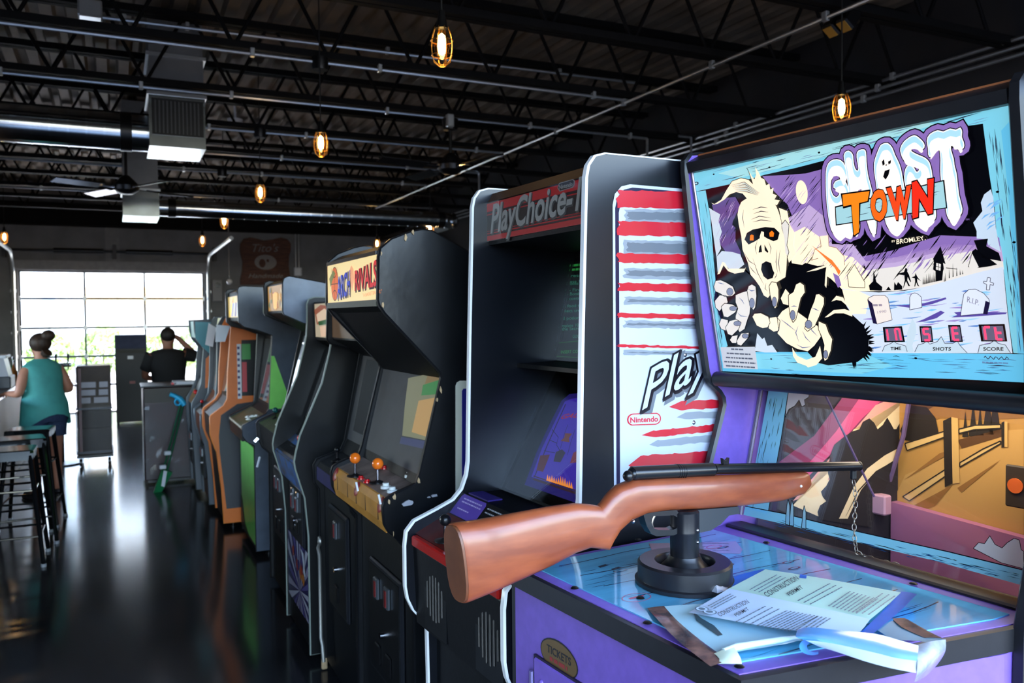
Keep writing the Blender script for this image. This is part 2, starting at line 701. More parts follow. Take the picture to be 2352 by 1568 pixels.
# ---- outside
GROUND = mat('concrete_apron', rgb(176, 174, 168), .9, var=.15, scale=3)
ASPH = mat('asphalt_dark', rgb(70, 70, 72), .9, var=.2, scale=3)
b = MB()
for k, (x0, x1, y0, y1) in enumerate(((-60, 60, YB + .2, 80), (-60, 60, -60, YF - .2), (-60, XL - .2, YF - .2, YB + .2), (XR + .2, 60, YF - .2, YB + .2))):
    b.use(GROUND if k == 0 else ASPH)
    b.add([(x0, y0, -.03), (x1, y0, -.03), (x1, y1, -.03), (x0, y1, -.03)], [(0, 1, 2, 3)])
b.build('ground', None, kind='structure', norm=False)
ob = thing('far_building', (1, 36, 0), label='pale low building with a tan awning seen through the glazed door', cat='building')
MB().box(-14, 16, 34, 40, 0, 7.).build('wall', mat('stucco', rgb(235, 230, 220), .9, var=.06), ob, world=True)
MB().box(at(197, 690, 1, 33).x, 3.2, 32.6, 34.2, 2.15, 2.75).build('awning', mat('tan_awning', rgb(214, 170, 112), .8), ob, world=True)
MB().box(-14, 16, 33.9, 34.0, 3.6, 3.8).build('band_course', mat('stucco_band', rgb(200, 205, 215), .9), ob, world=True)
for i in range(6):
    MB().box(-9 + i * 3.4, -7.6 + i * 3.4, 33.95, 34.02, 4.3, 5.8).build('window', mat('far_window', rgb(120, 140, 150), .2), ob, world=True)
sg = thing('parking_sign', (at(112, 700, 1, 24).x, 24, 0), label='blue-grey square sign on a post outside the glazed door', cat='sign')
c = at(112, 700, 1, 24)
MB().box(c.x - .15, c.x + .15, 23.98, 24.0, c.z - .2, c.z + .2).build('panel', mat('sign_bluegrey', rgb(150, 165, 190), .5), sg, world=True)
MB().cyl((c.x, 24.03, 0), (c.x, 24.03, c.z), .03).build('post', GALV, sg, world=True)
LEAF = mat('leaf_green', rgb(120, 150, 60), .6, var=.5, scale=4)
shr = [(-1.55, 25.0, 1.25, .62), (-.3, 25.2, 1.45, .62), (.95, 25.0, 1.2, .62), (2.2, 25.2, 1.5, .62), (3.45, 25.0, 1.3, .62), (-2.8, 25.2, 1.5, .62)]
lbl = ['leftmost', 'second from the left', 'third from the left', 'fourth from the left', 'rightmost', 'half hidden']
names = ['green shrub outside the door behind the woman', 'green shrub outside left of the upright black cabinet',
         'green shrub outside behind the upright black cabinet', 'green shrub outside behind the man in black',
         'green shrub outside near the teal cabinet', 'green shrub outside at the door frame far left']
for (x, y, h, r), nm in zip(shr, names):
    sh = thing('shrub', (x, y, -.03), label=nm, cat='shrub', group='shrubs outside the glazed door')
    MB().cyl((0, 0, 0), (0, 0, h * .5), .05, .02, 8).build('stem', mat('bark', rgb(80, 60, 45), .9, var=.3), sh)
    b = MB()
    for k in range(700):
        a, e, q = random.uniform(0, 2 * pi), random.uniform(-.9, 1.4), r * random.uniform(.6, 1) ** .5
        p = Vector((q * cos(a) * cos(e), q * sin(a) * cos(e), h * .52 + h * .5 * sin(e) * random.uniform(.7, 1)))
        u = Vector((random.gauss(0, 1), random.gauss(0, 1), random.gauss(0, 1))).normalized()
        w = u.orthogonal().normalized()
        l = random.uniform(.05, .1)
        b.add([p - u * l, p + w * l * .5, p + u * l, p - w * l * .5], [(0, 1, 2, 3)])
    b.build('foliage', LEAF, sh, norm=False)

# ================================================================== ceiling steel
JYS = [1.3, 2.38, 3.46, 4.44, 5.54, 6.64, 7.82, 9.02, 10.12, 11.16, 12.24, 13.3, 14.5]
ZB, ZT = 3.325, 3.88
wa, wb = MB(), MB()
Z0, Z1 = ZB + .02, ZT - .02
for bb, s in ((wa, 1), (wb, -1)):
    d = Vector((s * .27, 0, Z1 - Z0))
    bb.tube([(0, 0, 0), d], .013, 6)
wa = wa.mesh('web_bar', None)
wb = wb.mesh('web_bar', None)
wa.materials.append(STEELB)
wb.materials.append(STEELB)
ords = ['nearest the camera', 'second', 'third', 'fourth', 'fifth', 'sixth', 'seventh', 'eighth', 'ninth', 'tenth', 'eleventh', 'twelfth', 'farthest, in front of the back wall']
for i, y in enumerate(JYS):
    nm = ords[i] if i in (0, 12) else ords[i] + ' counting back from the camera'
    j = thing('steel_joist', (0, y, ZB), label='black open-web steel roof joist, ' + nm, cat='joist', group='open-web roof joists')
    MB().box(XL, XR, -.055, -.008, 0, .045).box(XL, XR, .008, .055, 0, .045).build('bottom_chord', STEELB, j)
    MB().box(XL, XR, -.06, -.008, ZT - ZB - .05, ZT - ZB).box(XL, XR, .008, .06, ZT - ZB - .05, ZT - ZB).build('top_chord', STEELB, j)
    x = XL + .1 + (i % 3) * .12
    while x < XR - .6:
        for me, s in ((wa, 0), (wb, .6)):
            o = bpy.data.objects.new('web_bar', me)
            COL.objects.link(o)
            o.parent = j
            o.location = (x + s, 0, Z0 - ZB)
        x += .6

# ---- conduits
PIPE = mat('emt_conduit', rgb(176, 180, 184), .28, metal=.85, var=.1, scale=20)
CLMP = mat('clamp_zinc', rgb(205, 210, 212), .3, metal=.7)


def conduit(label, pts, r=.013, clamps=(), boxes=(), grp='conduits under the roof joists'):
    p0 = Vector(pts[0])
    c = thing('conduit', p0, label=label, cat='conduit', group=grp)
    path = []
    P = [Vector(p) for p in pts]
    for i, p in enumerate(P):
        if 0 < i < len(P) - 1:
            a, b_ = (P[i - 1] - p), (P[i + 1] - p)
            k = min(.1, a.length * .4, b_.length * .4)
            a.normalize()
            b_.normalize()
            for s in (1, .6, .3):
                path.append(p + a * k * s * s)
            for s in (.3, .6, 1):
                path.append(p + b_ * k * s * s)
        else:
            path.append(p)
    MB().tube(path, r, 8).build('pipe', PIPE, c, world=True)
    for q in clamps:
        q = Vector(q)
        MB().bev(q.x - .014, q.x + .014, q.y - .02, q.y + .02, q.z - .019, q.z + .036, .004).build('clamp', CLMP, c, world=True)
    for q in boxes:
        q = Vector(q)
        MB().lathe([(0, -.05), (.05, -.05), (.055, -.03), (.055, .03), (0, .035)], q, 12).build('junction_box', BLKMT, c, world=True)
    return c


def cx(px, py, y, z=3.298):
    return (at(px, py, 1, y).x, y, z)


zc = 3.298
conduit('bright conduit across the room under the fifth joist, above the nearest caged bulb', [(-3.5, 5.5, zc), (3.67, 5.5, zc)],
        clamps=[cx(p, 150, 5.5) for p in (580, 872, 1363)], boxes=[cx(735, 143, 5.5)])
conduit('conduit under the sixth joist carrying the middle ceiling fan bracket', [(-3.5, 6.6, zc), (4.62, 6.6, zc), (4.62, 6.6, 2.98)],
        clamps=[cx(p, 250, 6.6) for p in (3, 325, 532, 889, 1217, 1447)])
conduit('conduit under the seventh joist starting at the right side of the nearest duct box', [(.62, 7.78, zc), (3.67, 7.78, zc)],
        clamps=[cx(p, 300, 7.78) for p in (480, 703, 1094)], boxes=[cx(597, 303, 7.78)])
conduit('thin conduit under the eighth joist behind the second caged bulb', [(-.4, 8.98, zc), (3.1, 8.98, zc), (3.9, 8.98, zc), (3.9, 8.98, 2.9)],
        clamps=[cx(p, 365, 8.98) for p in (647, 935)])
conduit('conduit under the ninth joist above the second duct box', [(-2.5, 10.08, zc), (3.67, 10.08, zc)],
        clamps=[cx(p, 400, 10.08) for p in (422, 601, 924)], boxes=[cx(510, 397, 10.08)])
conduit('conduit under the eleventh joist far down the room', [(-3, 12.2, zc), (4.5, 12.2, zc)], clamps=[cx(p, 450, 12.2) for p in (95, 640)])
conduit('conduit raised between joists with a pale box at its left end', [at(232, 40, 2, 3.7), at(1460, 190, 2, 3.7)],
        clamps=[at(p, 39 + (p - 232) * .122, 2, 3.71) for p in (285, 430, 890, 1285)])
conduit('long conduit running down the room across all the others', [(3.63, 2.2, 3.272), (3.63, 12.3, 3.272)],
        clamps=[(3.63, y, 3.272) for y in (3.46, 4.44, 5.5, 6.6, 7.78, 10.08)])
for k, w in enumerate(('top', 'middle', 'lowest')):
    x = 5.18 - k * .012
    z = 3.34 - k * .055
    conduit(w + ' of three parallel pipes along the right wall above the shooting game', [(x, 0.5, z), (x, 15.5, z)],
            clamps=[(x, y + k * .12, z) for y in (2.9, 4.3, 6.0)], r=.014, grp='three parallel pipes on the right wall')
conduit('short vertical drop pipe joining the three parallel pipes', [(4.95, 6.55, 3.34), (5.1, 6.55, 3.34), (5.1, 6.55, 2.9)])
bx = at(224, 36, 2, 3.7)
MB().bev(bx.x - .12, bx.x + .03, bx.y - .06, bx.y + .06, bx.z - .03, bx.z + .09, .01).build('junction_box', CLMP, loc=None, label='pale square junction box at the left end of the raised conduit', cat='junction box')

# ---- ducts
b = MB()
d1 = thing('duct_drop', (.46, 7.05, 2.92), label='nearest square galvanised duct box hanging from the roof with a dark return grille', cat='duct')
X0, X1, Y0, Y1 = .262, .66, 6.78, 7.34
MB().box(X0, X1, Y0, Y1, 2.915, 3.31).build('plenum_box', GALVB, d1, world=True)
MB().box(X0 + .008, X1 - .008, Y0 + .01, Y1 - .01, 3.31, 3.6).build('duct_section', mat('dull_galv', rgb(128, 130, 132), .42, metal=.35, var=.12, scale=5), d1, world=True)
MB().box(X0 + .008, X1 - .008, Y0 + .01, Y1 - .01, 3.6, 3.9).build('duct_section', mat('dull_galv', rgb(128, 130, 132), .42, metal=.35, var=.12, scale=5), d1, world=True)
for z in (3.31, 3.6):
    MB().box(X0 - .012, X1 + .012, Y0 - .012, Y1 + .012, z - .012, z + .012).build('flange', CLMP, d1, world=True)
gr = MB().box(X0 + .02, X1 - .015, Y0 - .012, Y0, 3.0, 3.27).build('grille', BLKMT, d1, world=True)
for k in range(12):
    x = X0 + .04 + k * .0275
    MB().box(x, x + .01, Y0 - .018, Y0 - .011, 3.015, 3.255).build('grille_bar', mat('grille_grey', rgb(60, 62, 64), .5), gr, world=True)


def spiral_duct(label, P, r, step=.12):
    P = [Vector(p) for p in P]
    d = thing('spiral_duct', P[0], label=label, cat='duct')
    path = []
    for i, p in enumerate(P):
        if 0 < i < len(P) - 1:
            a, b_ = (P[i - 1] - p).normalized(), (P[i + 1] - p).normalized()
            for k in range(7):
                s = k / 6
                path.append(p + a * (.3 * (1 - s) ** 2) + b_ * (.3 * s ** 2))
        else:
            path.append(p)
    MB().tube(path, r, 24).build('duct_skin', mat('spiral_galv', rgb(205, 210, 214), .16, metal=1., var=.15, scale=3), d, world=True)
    L = (P[1] - P[0])
    n = int(L.length / step)
    rib = None
    for k in range(n):
        q = P[0] + L * ((k + .5) / n)
        if rib is None:
            a = L.normalized()
            rib = MB().cyl(-a * .006, a * .006, r + .0022, n=24).mesh('seam')
            rib.materials.append(MATS['spiral_galv'])
        o = bpy.data.objects.new('seam', rib)
        COL.objects.link(o)
        o.parent = d
        o.location = q - P[0]
    for s in (.04, .93):
        q = P[0] + L * s
        a = L.normalized()
        MB().cyl(q - a * .04, q + a * .04, r + .008, n=24).build('collar', BLKMT, d, world=True)
    return d


spiral_duct('large shiny spiral duct entering the nearest duct box from the left', [(.262, 7.06, 3.055), (-3.6, 7.06, 3.055)], .138)
d2 = thing('duct_drop', (.28, 9.9, 2.7), label='second square galvanised duct box farther down the room beside the ceiling fan', cat='duct')
X0, X1, Y0, Y1 = .1, .452, 9.55, 10.2
MB().box(X0, X1, Y0, Y1, 2.7, 2.98).build('plenum_box', GALVB, d2, world=True)
MB().box(X0 + .008, X1 - .008, Y0 + .01, Y1 - .01, 2.98, 3.9).build('duct_section', mat('dull_galv', rgb(128, 130, 132), .42, metal=.35, var=.12, scale=5), d2, world=True)
MB().box(X0 - .012, X1 + .012, Y0 - .012, Y1 + .012, 2.97, 2.99).build('flange', CLMP, d2, world=True)
spiral_duct('long thinner spiral duct running right from the second duct box and turning away', [(.452, 9.9, 2.84), (4.0, 9.9, 2.84), (4.0, 13.2, 2.84)], .095)

# ---- ceiling fans
FANB = mat('fan_blade', rgb(40, 40, 42), .18, metal=.2)


def fan(label, x, y, z, ztop, a0):
    f = thing('ceiling_fan', (x, y, z), label=label, cat='fan', group='ceiling fans')
    MB().cyl((0, 0, .1), (0, 0, ztop - z), .014).build('down_rod', BLKMT, f)
    MB().lathe([(0, ztop - z - .1), (.06, ztop - z - .09), (.07, ztop - z)], n=16).build('canopy', BLKMT, f)
    MB().lathe([(0, -.06), (.06, -.055), (.11, -.02), (.12, .02), (.08, .07), (.03, .12), (0, .12)], n=20).build('motor', BLKPL, f)
    for k in range(4):
        a = a0 + k * pi / 2
        M = Matrix.Rotation(a, 4, 'Z') @ Matrix.Rotation(radians(12), 4, 'X')
        MB().box(.1, .26, -.02, .02, -.008, .0, M).build('blade_arm', CHROME, f)
        MB().bev(.24, .68, -.065, .065, -.006, .006, .004, M).build('blade', FANB, f)


fp = at(290, 432, 1, 8.75)
fan('black ceiling fan in front of the second duct box with glinting blades', fp.x, 8.75, fp.z, 3.32, .5)
fp = at(1035, 385, 1, 6.6)
fan('black ceiling fan hanging in the middle of the room, left of the long conduit', fp.x, 6.6, fp.z, 3.29, .2)
fp = at(1035, 275, 1, 6.53)
MB().bev(fp.x - .03, fp.x + .03, 6.52, 6.58, fp.z - .06, fp.z + .05, .008).build('fan_bracket', CLMP, label='white bracket above the middle ceiling fan', cat='bracket')

# ---- pendant bulbs
BULB = mat('lit_filament_bulb', (1, .62, .2), .2, emit=14., ecol=(1, .55, .16))
CORE = mat('lit_filament', (1, .9, .6), .2, emit=60., ecol=(1, .8, .45))
CAGE = mat('brass_cage', rgb(150, 104, 40), .3, metal=.8)
CORD = mat('cord_black', rgb(14, 14, 14), .7)


def pendant():
    p = thing('pendant_lamp', (0, 0, 0), cat='lamp', group='caged filament pendant lamps')
    MB().cyl((0, 0, .14), (0, 0, 1.19), .004, n=6).build('cord', CORD, p)
    MB().lathe([(0, .15), (.012, .145), (.02, .1), (.026, .07), (0, .068)], n=14).build('socket', BLKMT, p)
    bl = MB().lathe([(0, .068), (.016, .06), (.028, .03), (.033, 0), (.028, -.035), (.014, -.055), (0, -.058)], n=16)
    bl.build('bulb', glass_mat('amber_glass', (1, .8, .45)), p)
    MB().lathe([(0, .052), (.014, .04), (.018, 0), (.014, -.03), (0, -.04)], n=10).build('filament', CORE, p)
    for k in range(8):
        a = k * pi / 4
        pts = []
        for s in range(9):
            z = .075 - .16 * s / 8
            r = .023 + .024 * sin(pi * min(1, (s + .6) / 9)) ** .8 - (.026 if s == 8 else 0) * .6
            pts.append((r * cos(a), r * sin(a), z))
        MB().tube(pts, .0016, 5).build('cage_wire', CAGE, p)
    for z, r in ((.02, .047), (-.04, .043), (-.083, .014)):
        MB().tube([(r * cos(2 * pi * i / 18), r * sin(2 * pi * i / 18), z) for i in range(18)], .0017, 5, closed=True).build('cage_ring', CAGE, p)
    l = bpy.data.lights.new('bulb_light', 'POINT')
    l.energy = 2.2
    l.color = (1, .62, .28)
    l.shadow_soft_size = .03
    lo = bpy.data.objects.new('bulb_light', l)
    COL.objects.link(lo)
    lo.parent = p
    lo.location = (0, 0, -.11)
    return p


pl = [((1015, 105), 3.272, 'nearest caged amber pendant bulb, above the middle of the room'),
      ((737, 330), 5.427, 'second caged amber pendant bulb, above the row of cabinets'),
      ((598, 443), 7.772, 'third caged amber pendant bulb in the line down the room'),
      ((515, 508), 10.196, 'fourth amber pendant bulb in the line down the room'),
      ((465, 552), 12.814, 'fifth amber pendant bulb, above the right side of the glazed door'),
      ((10, 545), 13.249, 'amber pendant bulb at the left edge above the door track'),
      ((1933, 248), 3.359, 'caged amber pendant bulb hanging above the ghost town backglass'),
      ((988, 522), 9.965, 'amber pendant bulb above the basketball cabinet, right of its corner'),
      ((866, 560), 12.52, 'amber pendant bulb low behind the basketball cabinet marquee')]
proto = pendant()
note_children(proto)
for i, (p, y, lb) in enumerate(pl):
    q = at(p[0], p[1], 1, y)
    if i == 0:
        proto.location = q
        proto['label'] = lb
    else:
        copy_at(proto, q, label=lb)

# ---- small ceiling things
q = at(540, 276, 2, 3.7)
MB().lathe([(0, -.05), (.05, -.045), (.075, -.02), (.08, .01), (.012, .012), (.012, .225), (0, .225)], (0, 0, 0), 18).build('smoke_detector', WHITE, loc=q, label='small white round detector between the joists', cat='detector')
q = at(1938, 40, 1, 3.5)
ts = thing('track_spotlight', q, label='black twin-head spotlight at the top of the picture on the long conduit', cat='spotlight')
for s in (-.05, .05):
    M = Matrix.Rotation(radians(35), 4, 'Y') @ Matrix.Translation((0, s, 0))
    MB().bev(-.045, .045, -.04, .04, -.09, .09, .01, M).build('lamp_head', BLKMT, ts)
    MB().box(-.036, .036, -.03, .03, -.095, -.09, M).build('lens', mat('amber_lens', rgb(230, 180, 90), .1, metal=.6), ts)
MB().box(-.03, .03, -.11, .11, .09, .13).build('mount_bar', BLKMT, ts)
MB().cyl((.02, 0, .12), (.02, 0, .16), .015).build('stem', BLKMT, ts)

# ---- things on the back wall
sp = [(552, 560), (560, 548), (575, 545), (590, 548), (605, 552), (625, 550), (645, 545), (660, 549), (668, 560), (668, 575), (664, 588), (663, 610), (666, 632), (667, 654), (552, 654), (552, 640), (556, 622), (557, 600), (553, 585), (551, 572)]
sg = thing('wall_sign', at(610, 654, 1, YB - .03), label='dark brown wooden sign with scalloped outline high on the back wall', cat='sign')
pp = [at(x, y, 1, YB - .04) for x, y in sp]
MB().prism([(p.x, p.z) for p in pp], YB - .045, YB - .005).build('sign_board', mat('sign_wood', rgb(96, 52, 30), .6, var=.4, scale=5, stretch=(1, 1, 6)), sg, world=True)
A = Art(at(560, 640, 1, YB - .0455), (1, 0, 0), (0, 0, 1), .001)
LT = flat(120, 112, 108)
A.textquad(LT, "Tito's", [(580, 578), (640, 578), (640, 560), (580, 560)], shear=.3)
A.textquad(LT, "Handmade", [(571, 638), (650, 638), (650, 628), (571, 628)], shear=.3)
u, v = A.px((610, 602))
A.ell(LT, u, v, .2, .14, n=28)
A.ell(mat('sign_wood'  , (0, 0, 0)), u - .06, v - .02, .06, .08, 2, n=16)
A.ell(mat('sign_wood', (0, 0, 0)), u + .04, v + .03, .025, .03, 2, n=12)
A.done('lettering', sg)
q = at(499, 667, 1, YB - .05)
wb_ = thing('wall_box', (q.x, YB - .05, q.z), label='grey control box on the back wall just right of the door track', cat='box')
MB().bev(-.09, .09, -.06, .05, -.2, .2, .012).build('box_body', mat('box_grey', rgb(150, 150, 152), .5), wb_)
MB().lathe([(0, .0), (.05, .0), (.05, .01), (0, .012)], (0, -.062, .1), 14, Matrix.Rotation(radians(90), 4, 'X')).build('dial', BLKPL, wb_)
q = at(684, 624, 1, YB - .05)
wb2 = thing('wall_outlet', (q.x, YB - .05, q.z), label='white outlet box with pipes on the back wall, right of the wooden sign', cat='box')
MB().bev(-.07, .07, -.04, .05, -.08, .08, .012).build('box_body', WHITE, wb2)
for dx in (-.03, .03):
    MB().cyl((dx, .02, .08), (dx, .02, .78), .012).build('pipe', PIPE, wb2)
MB().cyl((0, .02, -.08), (0, .02, -.6), .012).build('pipe', PIPE, wb2)
q = at(527, 647, 1, 14)
cdp = thing('pull_cord', q, label='thin cord with a white ball hanging near the wall sign', cat='cord')
MB().ball((0, 0, 0), .045).build('ball', WHITE, cdp)
MB().cyl((0, 0, .03), (0, 0, 1.25), .006, n=6).build('cord', mat('cord_grey', rgb(130, 130, 130), .6), cdp)
# ================================================================== arcade cabinets (local x: into the cabinet, y: down the row, z: up)
def offset_poly(P, d):
    n = len(P)
    area = sum(P[i][0] * P[(i + 1) % n][1] - P[(i + 1) % n][0] * P[i][1] for i in range(n))
    s = 1 if area > 0 else -1
    out = []
    for i in range(n):
        a, b_, c = Vector(P[i - 1]), Vector(P[i]), Vector(P[(i + 1) % n])
        e1, e2 = (b_ - a).normalized(), (c - b_).normalized()
        n1, n2 = Vector((e1.y, -e1.x)) * s, Vector((e2.y, -e2.x)) * s
        m = (n1 + n2)
        if m.length < .2:
            m = n1
        m.normalize()
        k = d / max(.5, m.dot(n1))
        out.append((b_.x + m.x * k, b_.y + m.y * k))
    return out


def rounded(P, r=.012, k=3):
    """round the corners of a profile"""
    n = len(P)
    out = []
    for i in range(n):
        a, b_, c = Vector(P[i - 1]), Vector(P[i]), Vector(P[(i + 1) % n])
        u, v = a - b_, c - b_
        d = min(r, u.length * .4, v.length * .4)
        u.normalize()
        v.normalize()
        for s in range(k + 1):
            q = s / k
            p = b_ + u * d * (1 - q) ** 2 + v * d * q ** 2
            out.append((p.x, p.y))
    return out


def sides(root, prof, Wd, side, tm, t=.02, back=None, near=None):
    """two side panels with a moulding strip round the edge of each"""
    n = len(prof)
    o1 = offset_poly(prof, .004)
    o2 = offset_poly(prof, -.0005)
    for k, (y0, y1) in enumerate(((0, t), (Wd - t, Wd))):
        p = MB().prism(prof, y0, y1).build('side_panel', (near or side) if k == 0 else side, root)
        b = MB()
        vs = [(a, y0 - .0015, z) for a, z in o2] + [(a, y0 + .003, z) for a, z in o1] + [(a, y1 - .003, z) for a, z in o1] + [(a, y1 + .0015, z) for a, z in o2]
        for r in range(3):
            b.add(vs, [(r * n + i, r * n + (i + 1) % n, (r + 1) * n + (i + 1) % n, (r + 1) * n + i) for i in range(n)], True)
        b.build('edge_moulding', tm, p)


def body(root, inner, Wd, m, t=.02, name='body'):
    return MB().prism(inner, t, Wd - t).build(name, m, root)


def plate(root, name, m, A, B, s0, s1, y0, y1, d=.004, back=.002):
    """thin plate proud of the front line A-B; s measured 0..1 from A to B"""
    A, B = Vector(A), Vector(B)
    e = B - A
    nrm = Vector((-e.y, e.x)).normalized()
    if nrm.x > 0:
        nrm = -nrm
    p, q = A + e * s0, A + e * s1
    pr = [p - nrm * back, q - nrm * back, q + nrm * d, p + nrm * d]
    return MB().prism([tuple(v) for v in pr], y0, y1).build(name, m, root)


def seg_art(root, A, Wd, B, yfar=None, d=.005, step=.0004):
    M = ROOTM[root.name]
    yf = Wd - .02 if yfar is None else yfar
    O = M @ Vector((A[0], yf, A[1]))
    e1 = M.to_3x3() @ Vector((0, -1, 0))
    e2 = M.to_3x3() @ Vector((B[0] - A[0], 0, B[1] - A[1]))
    a = Art(O, e1, e2, step)
    a.O = a.O + a.n * d
    return a


def joystick(root, x, y, z, ball, r=.017, h=.06, tilt=0):
    j = MB().lathe([(0, 0), (.03, 0), (.03, .003), (.012, .006), (.006, .01)], (x, y, z), 14).build('joystick', BLKPL, root)
    MB().cyl((x, y, z), (x + tilt * .3, y, z + h), .005, n=8).build('shaft', CHROME, j)
    MB().ball((x + tilt * .3, y, z + h + r * .7), r).build('ball_top', ball, j)
    return j


def button(root, x, y, z, m, r=.013, h=.012):
    return MB().lathe([(0, h), (r * .62, h), (r * .65, h * .5), (r, h * .45), (r * 1.05, 0)], (x, y, z), 14).build('button', m, root)


def coin_door(root, x, y0, y1, z0, z1, frame, slots=2):
    cdr = MB().bev(x - .012, x + .004, y0, y1, z0, z1, .006).build('coin_door', frame, root)
    MB().box(x - .016, x - .011, y0 + .015, y1 - .015, z0 + .015, z1 - .015).build('door_panel', BLACK, cdr)
    w = (y1 - y0)
    for k in range(slots):
        yc = y0 + w * (k + 1) / (slots + 1)
        MB().bev(x - .028, x - .014, yc - .022, yc + .022, z1 - .12, z1 - .045, .004).build('coin_entry', mat('coin_entry', rgb(70, 74, 80), .3, metal=.8), cdr)
        MB().box(x - .031, x - .027, yc - .012, yc + .004, z1 - .11, z1 - .055).build('coin_slot', mat('slot_red', rgb(110, 24, 24), .3), cdr)
        MB().bev(x - .024, x - .014, yc - .028, yc + .028, z0 + .05, z0 + .12, .004).build('return_flap', BLKMT, cdr)
    MB().cyl((x - .03, y0 + w * .5, (z0 + z1) / 2 - .03), (x - .014, y0 + w * .5, (z0 + z1) / 2 - .03), .011, n=12).build('lock', CHROME, cdr)
    return cdr


TMB = mat('moulding_black', rgb(20, 21, 24), .3)
TMW = mat('moulding_white', rgb(252, 253, 255), .22)
TMG = mat('moulding_grey', rgb(96, 104, 110), .3)
GREYS = mat('grey_laminate', rgb(78, 88, 102), .3, var=.2, scale=9, bump=.03)
GREYL = mat('grey_laminate_light', rgb(112, 124, 142), .3, var=.2, scale=9, bump=.03)
BEZ = mat('bezel_grey', rgb(52, 57, 66), .55, var=.15, scale=14)
SCRN = mat('dark_screen', rgb(14, 15, 17), .06, coat=.5)
ORA = mat('orange_ball', rgb(246, 118, 28), .15, coat=.5)
RED = mat('red_plastic', rgb(196, 22, 28), .2, coat=.4)
WBT = mat('white_button', rgb(228, 232, 228), .25)
TEALB = mat('teal_plastic', rgb(20, 90, 90), .25)
DOORF = mat('coin_frame', rgb(38, 40, 46), .35, metal=.4)

# ------------------------------------------------------------------ two-screen cabinet (white edged)
pc = thing('arcade_cabinet', (.747, 1.6, 0), radians(3.24), label='tall black arcade cabinet with white edging, red marquee and striped side, beside the shooting game', cat='arcade cabinet')
PW = .6
prof = [(.066, .03), (.066, .6), (.064, .735), (.052, .765), (.022, .80), (.006, .835), (0, .87), (0, .985), (.005, 1.022), (.028, 1.048),
        (.099, 1.074), (.148, 1.094), (.176, 1.122), (.192, 1.162), (.198, 1.2), (.207, 1.544), (.22, 1.93), (.226, 1.957), (.242, 1.978), (.27, 1.986), (.75, 1.99), (.75, .03)]
SIDEK = mat('black_laminate', rgb(16, 19, 26), .3, var=.25, scale=5, bump=.02)
sides(pc, prof, PW, SIDEK, TMW)
inner = [(.09, .03), (.09, .735), (.03, .765), (.022, .98), (.03, 1.0), (.035, 1.015), (.13, 1.058), (.178, 1.112), (.302, 1.107), (.503, 1.459),
         (.36, 1.466), (.36, 1.478), (.497, 1.481), (.566, 1.795), (.566, 1.812), (.268, 1.824), (.268, 1.945), (.285, 1.972), (.745, 1.975), (.745, .03)]
body(pc, inner, PW, BLACKS)
MB().box(.27, .6, .02, PW - .02, 1.946, 1.952).build('top_strip', mat('brown_strip', rgb(70, 44, 28), .5), pc)
plate(pc, 'top_trim', mat('brown_strip', (0, 0, 0)), (.268, 1.945), (.285, 1.972), 0, 1, .02, PW - .02, .003)
# marquee
mq = plate(pc, 'marquee', flat(30, 18, 22), (.268, 1.824), (.268, 1.945), .1, .98, .02, PW - .02, .004)
A = seg_art(pc, (.268, 1.836), PW, (.268, 1.943), d=.0045)
HM = .107
RD = flat(176, 26, 34, .25)
for v0, v1 in ((.083, .1065), (.073, .076), (.0, .014), (.019, .022), (.0265, .028)):
    A.rect(RD, 0, .56, v0, v1)
GRY = flat(178, 184, 186, .12)
DKS = flat(90, 96, 98, .05)
A.textquad(DKS, 'PlayChoice-10', [(1130, 538), (1368, 474), (1368, 398), (1130, 474)], shear=.28, offset=.035, L=2)
A.textquad(GRY, 'PlayChoice-10', [(1128, 535), (1366, 471), (1366, 396), (1128, 471)], shear=.28, offset=.02, L=3)
A.pp(flat(160, 165, 168, .1), [(1281, 432), (1285, 420), (1317, 411), (1321, 415), (1320, 426), (1316, 431), (1286, 440)], 2)
A.pp(flat(24, 22, 26), [(1283, 431), (1286, 422), (1316, 413), (1319, 417), (1318, 425), (1315, 429), (1287, 438)], 3)
A.textquad(GRY, 'Nintendo', [(1286, 435), (1316, 427), (1316, 417), (1286, 425)], L=4, offset=.01)
A.textquad(flat(160, 90, 90, .05), '\u00a91986 Nintendo', [(1306, 498), (1333, 491), (1333, 488), (1306, 495)], L=2)
A.done('marquee_print', mq)
MB().box(.262, .266, .02, PW - .02, 1.834, 1.946).build('marquee_glass', glass_mat('clear_sheet'), pc)
# upper monitor
GA, GB = (.497, 1.481), (.566, 1.795)
up = plate(pc, 'upper_screen', mat('crt_black', rgb(6, 8, 9), .1), GA, GB, .02, .98, .02, PW - .02, .002)
A = seg_art(pc, GA, PW, GB, d=.0025)
GN = flat(40, 130, 104, .5)
GN2 = flat(44, 150, 66, .5)
A.pp(flat(6, 18, 10, .25), [(1276, 786), (1345, 780), (1345, 826), (1276, 822)], 1)
rows = [('Press', 1304, 637, GN, .6), ('Choose 1,2 P', 1291, 651, GN, 1.15), ('Choose Ch', 1301, 655, GN, .8),
        ('A - Fire', 1297, 670, GN, .7), ('B - Bomb', 1296, 679, GN, .7), ('Use control', 1288, 690, GN, 1.0), ('Find food to', 1283, 707, GN, 1.05), ('Collect treas', 1283, 718, GN, 1.15),
        ('Find potions', 1281, 735, GN, 1.05), ('Complete 100', 1280, 752, GN, 1.05), ('the Sacred', 1291, 759, GN, .9), ('GOOD', 1316, 776, GN, .4), ('INSERT COIN', 1289, 812, GN2, .9)]
for s, x, y, m, k in rows:
    w = 52 * k
    A.textquad(m, s, [(x, y), (x + w, y - w * .05), (x + w, y - 7 - w * .05), (x, y - 7)], L=2)
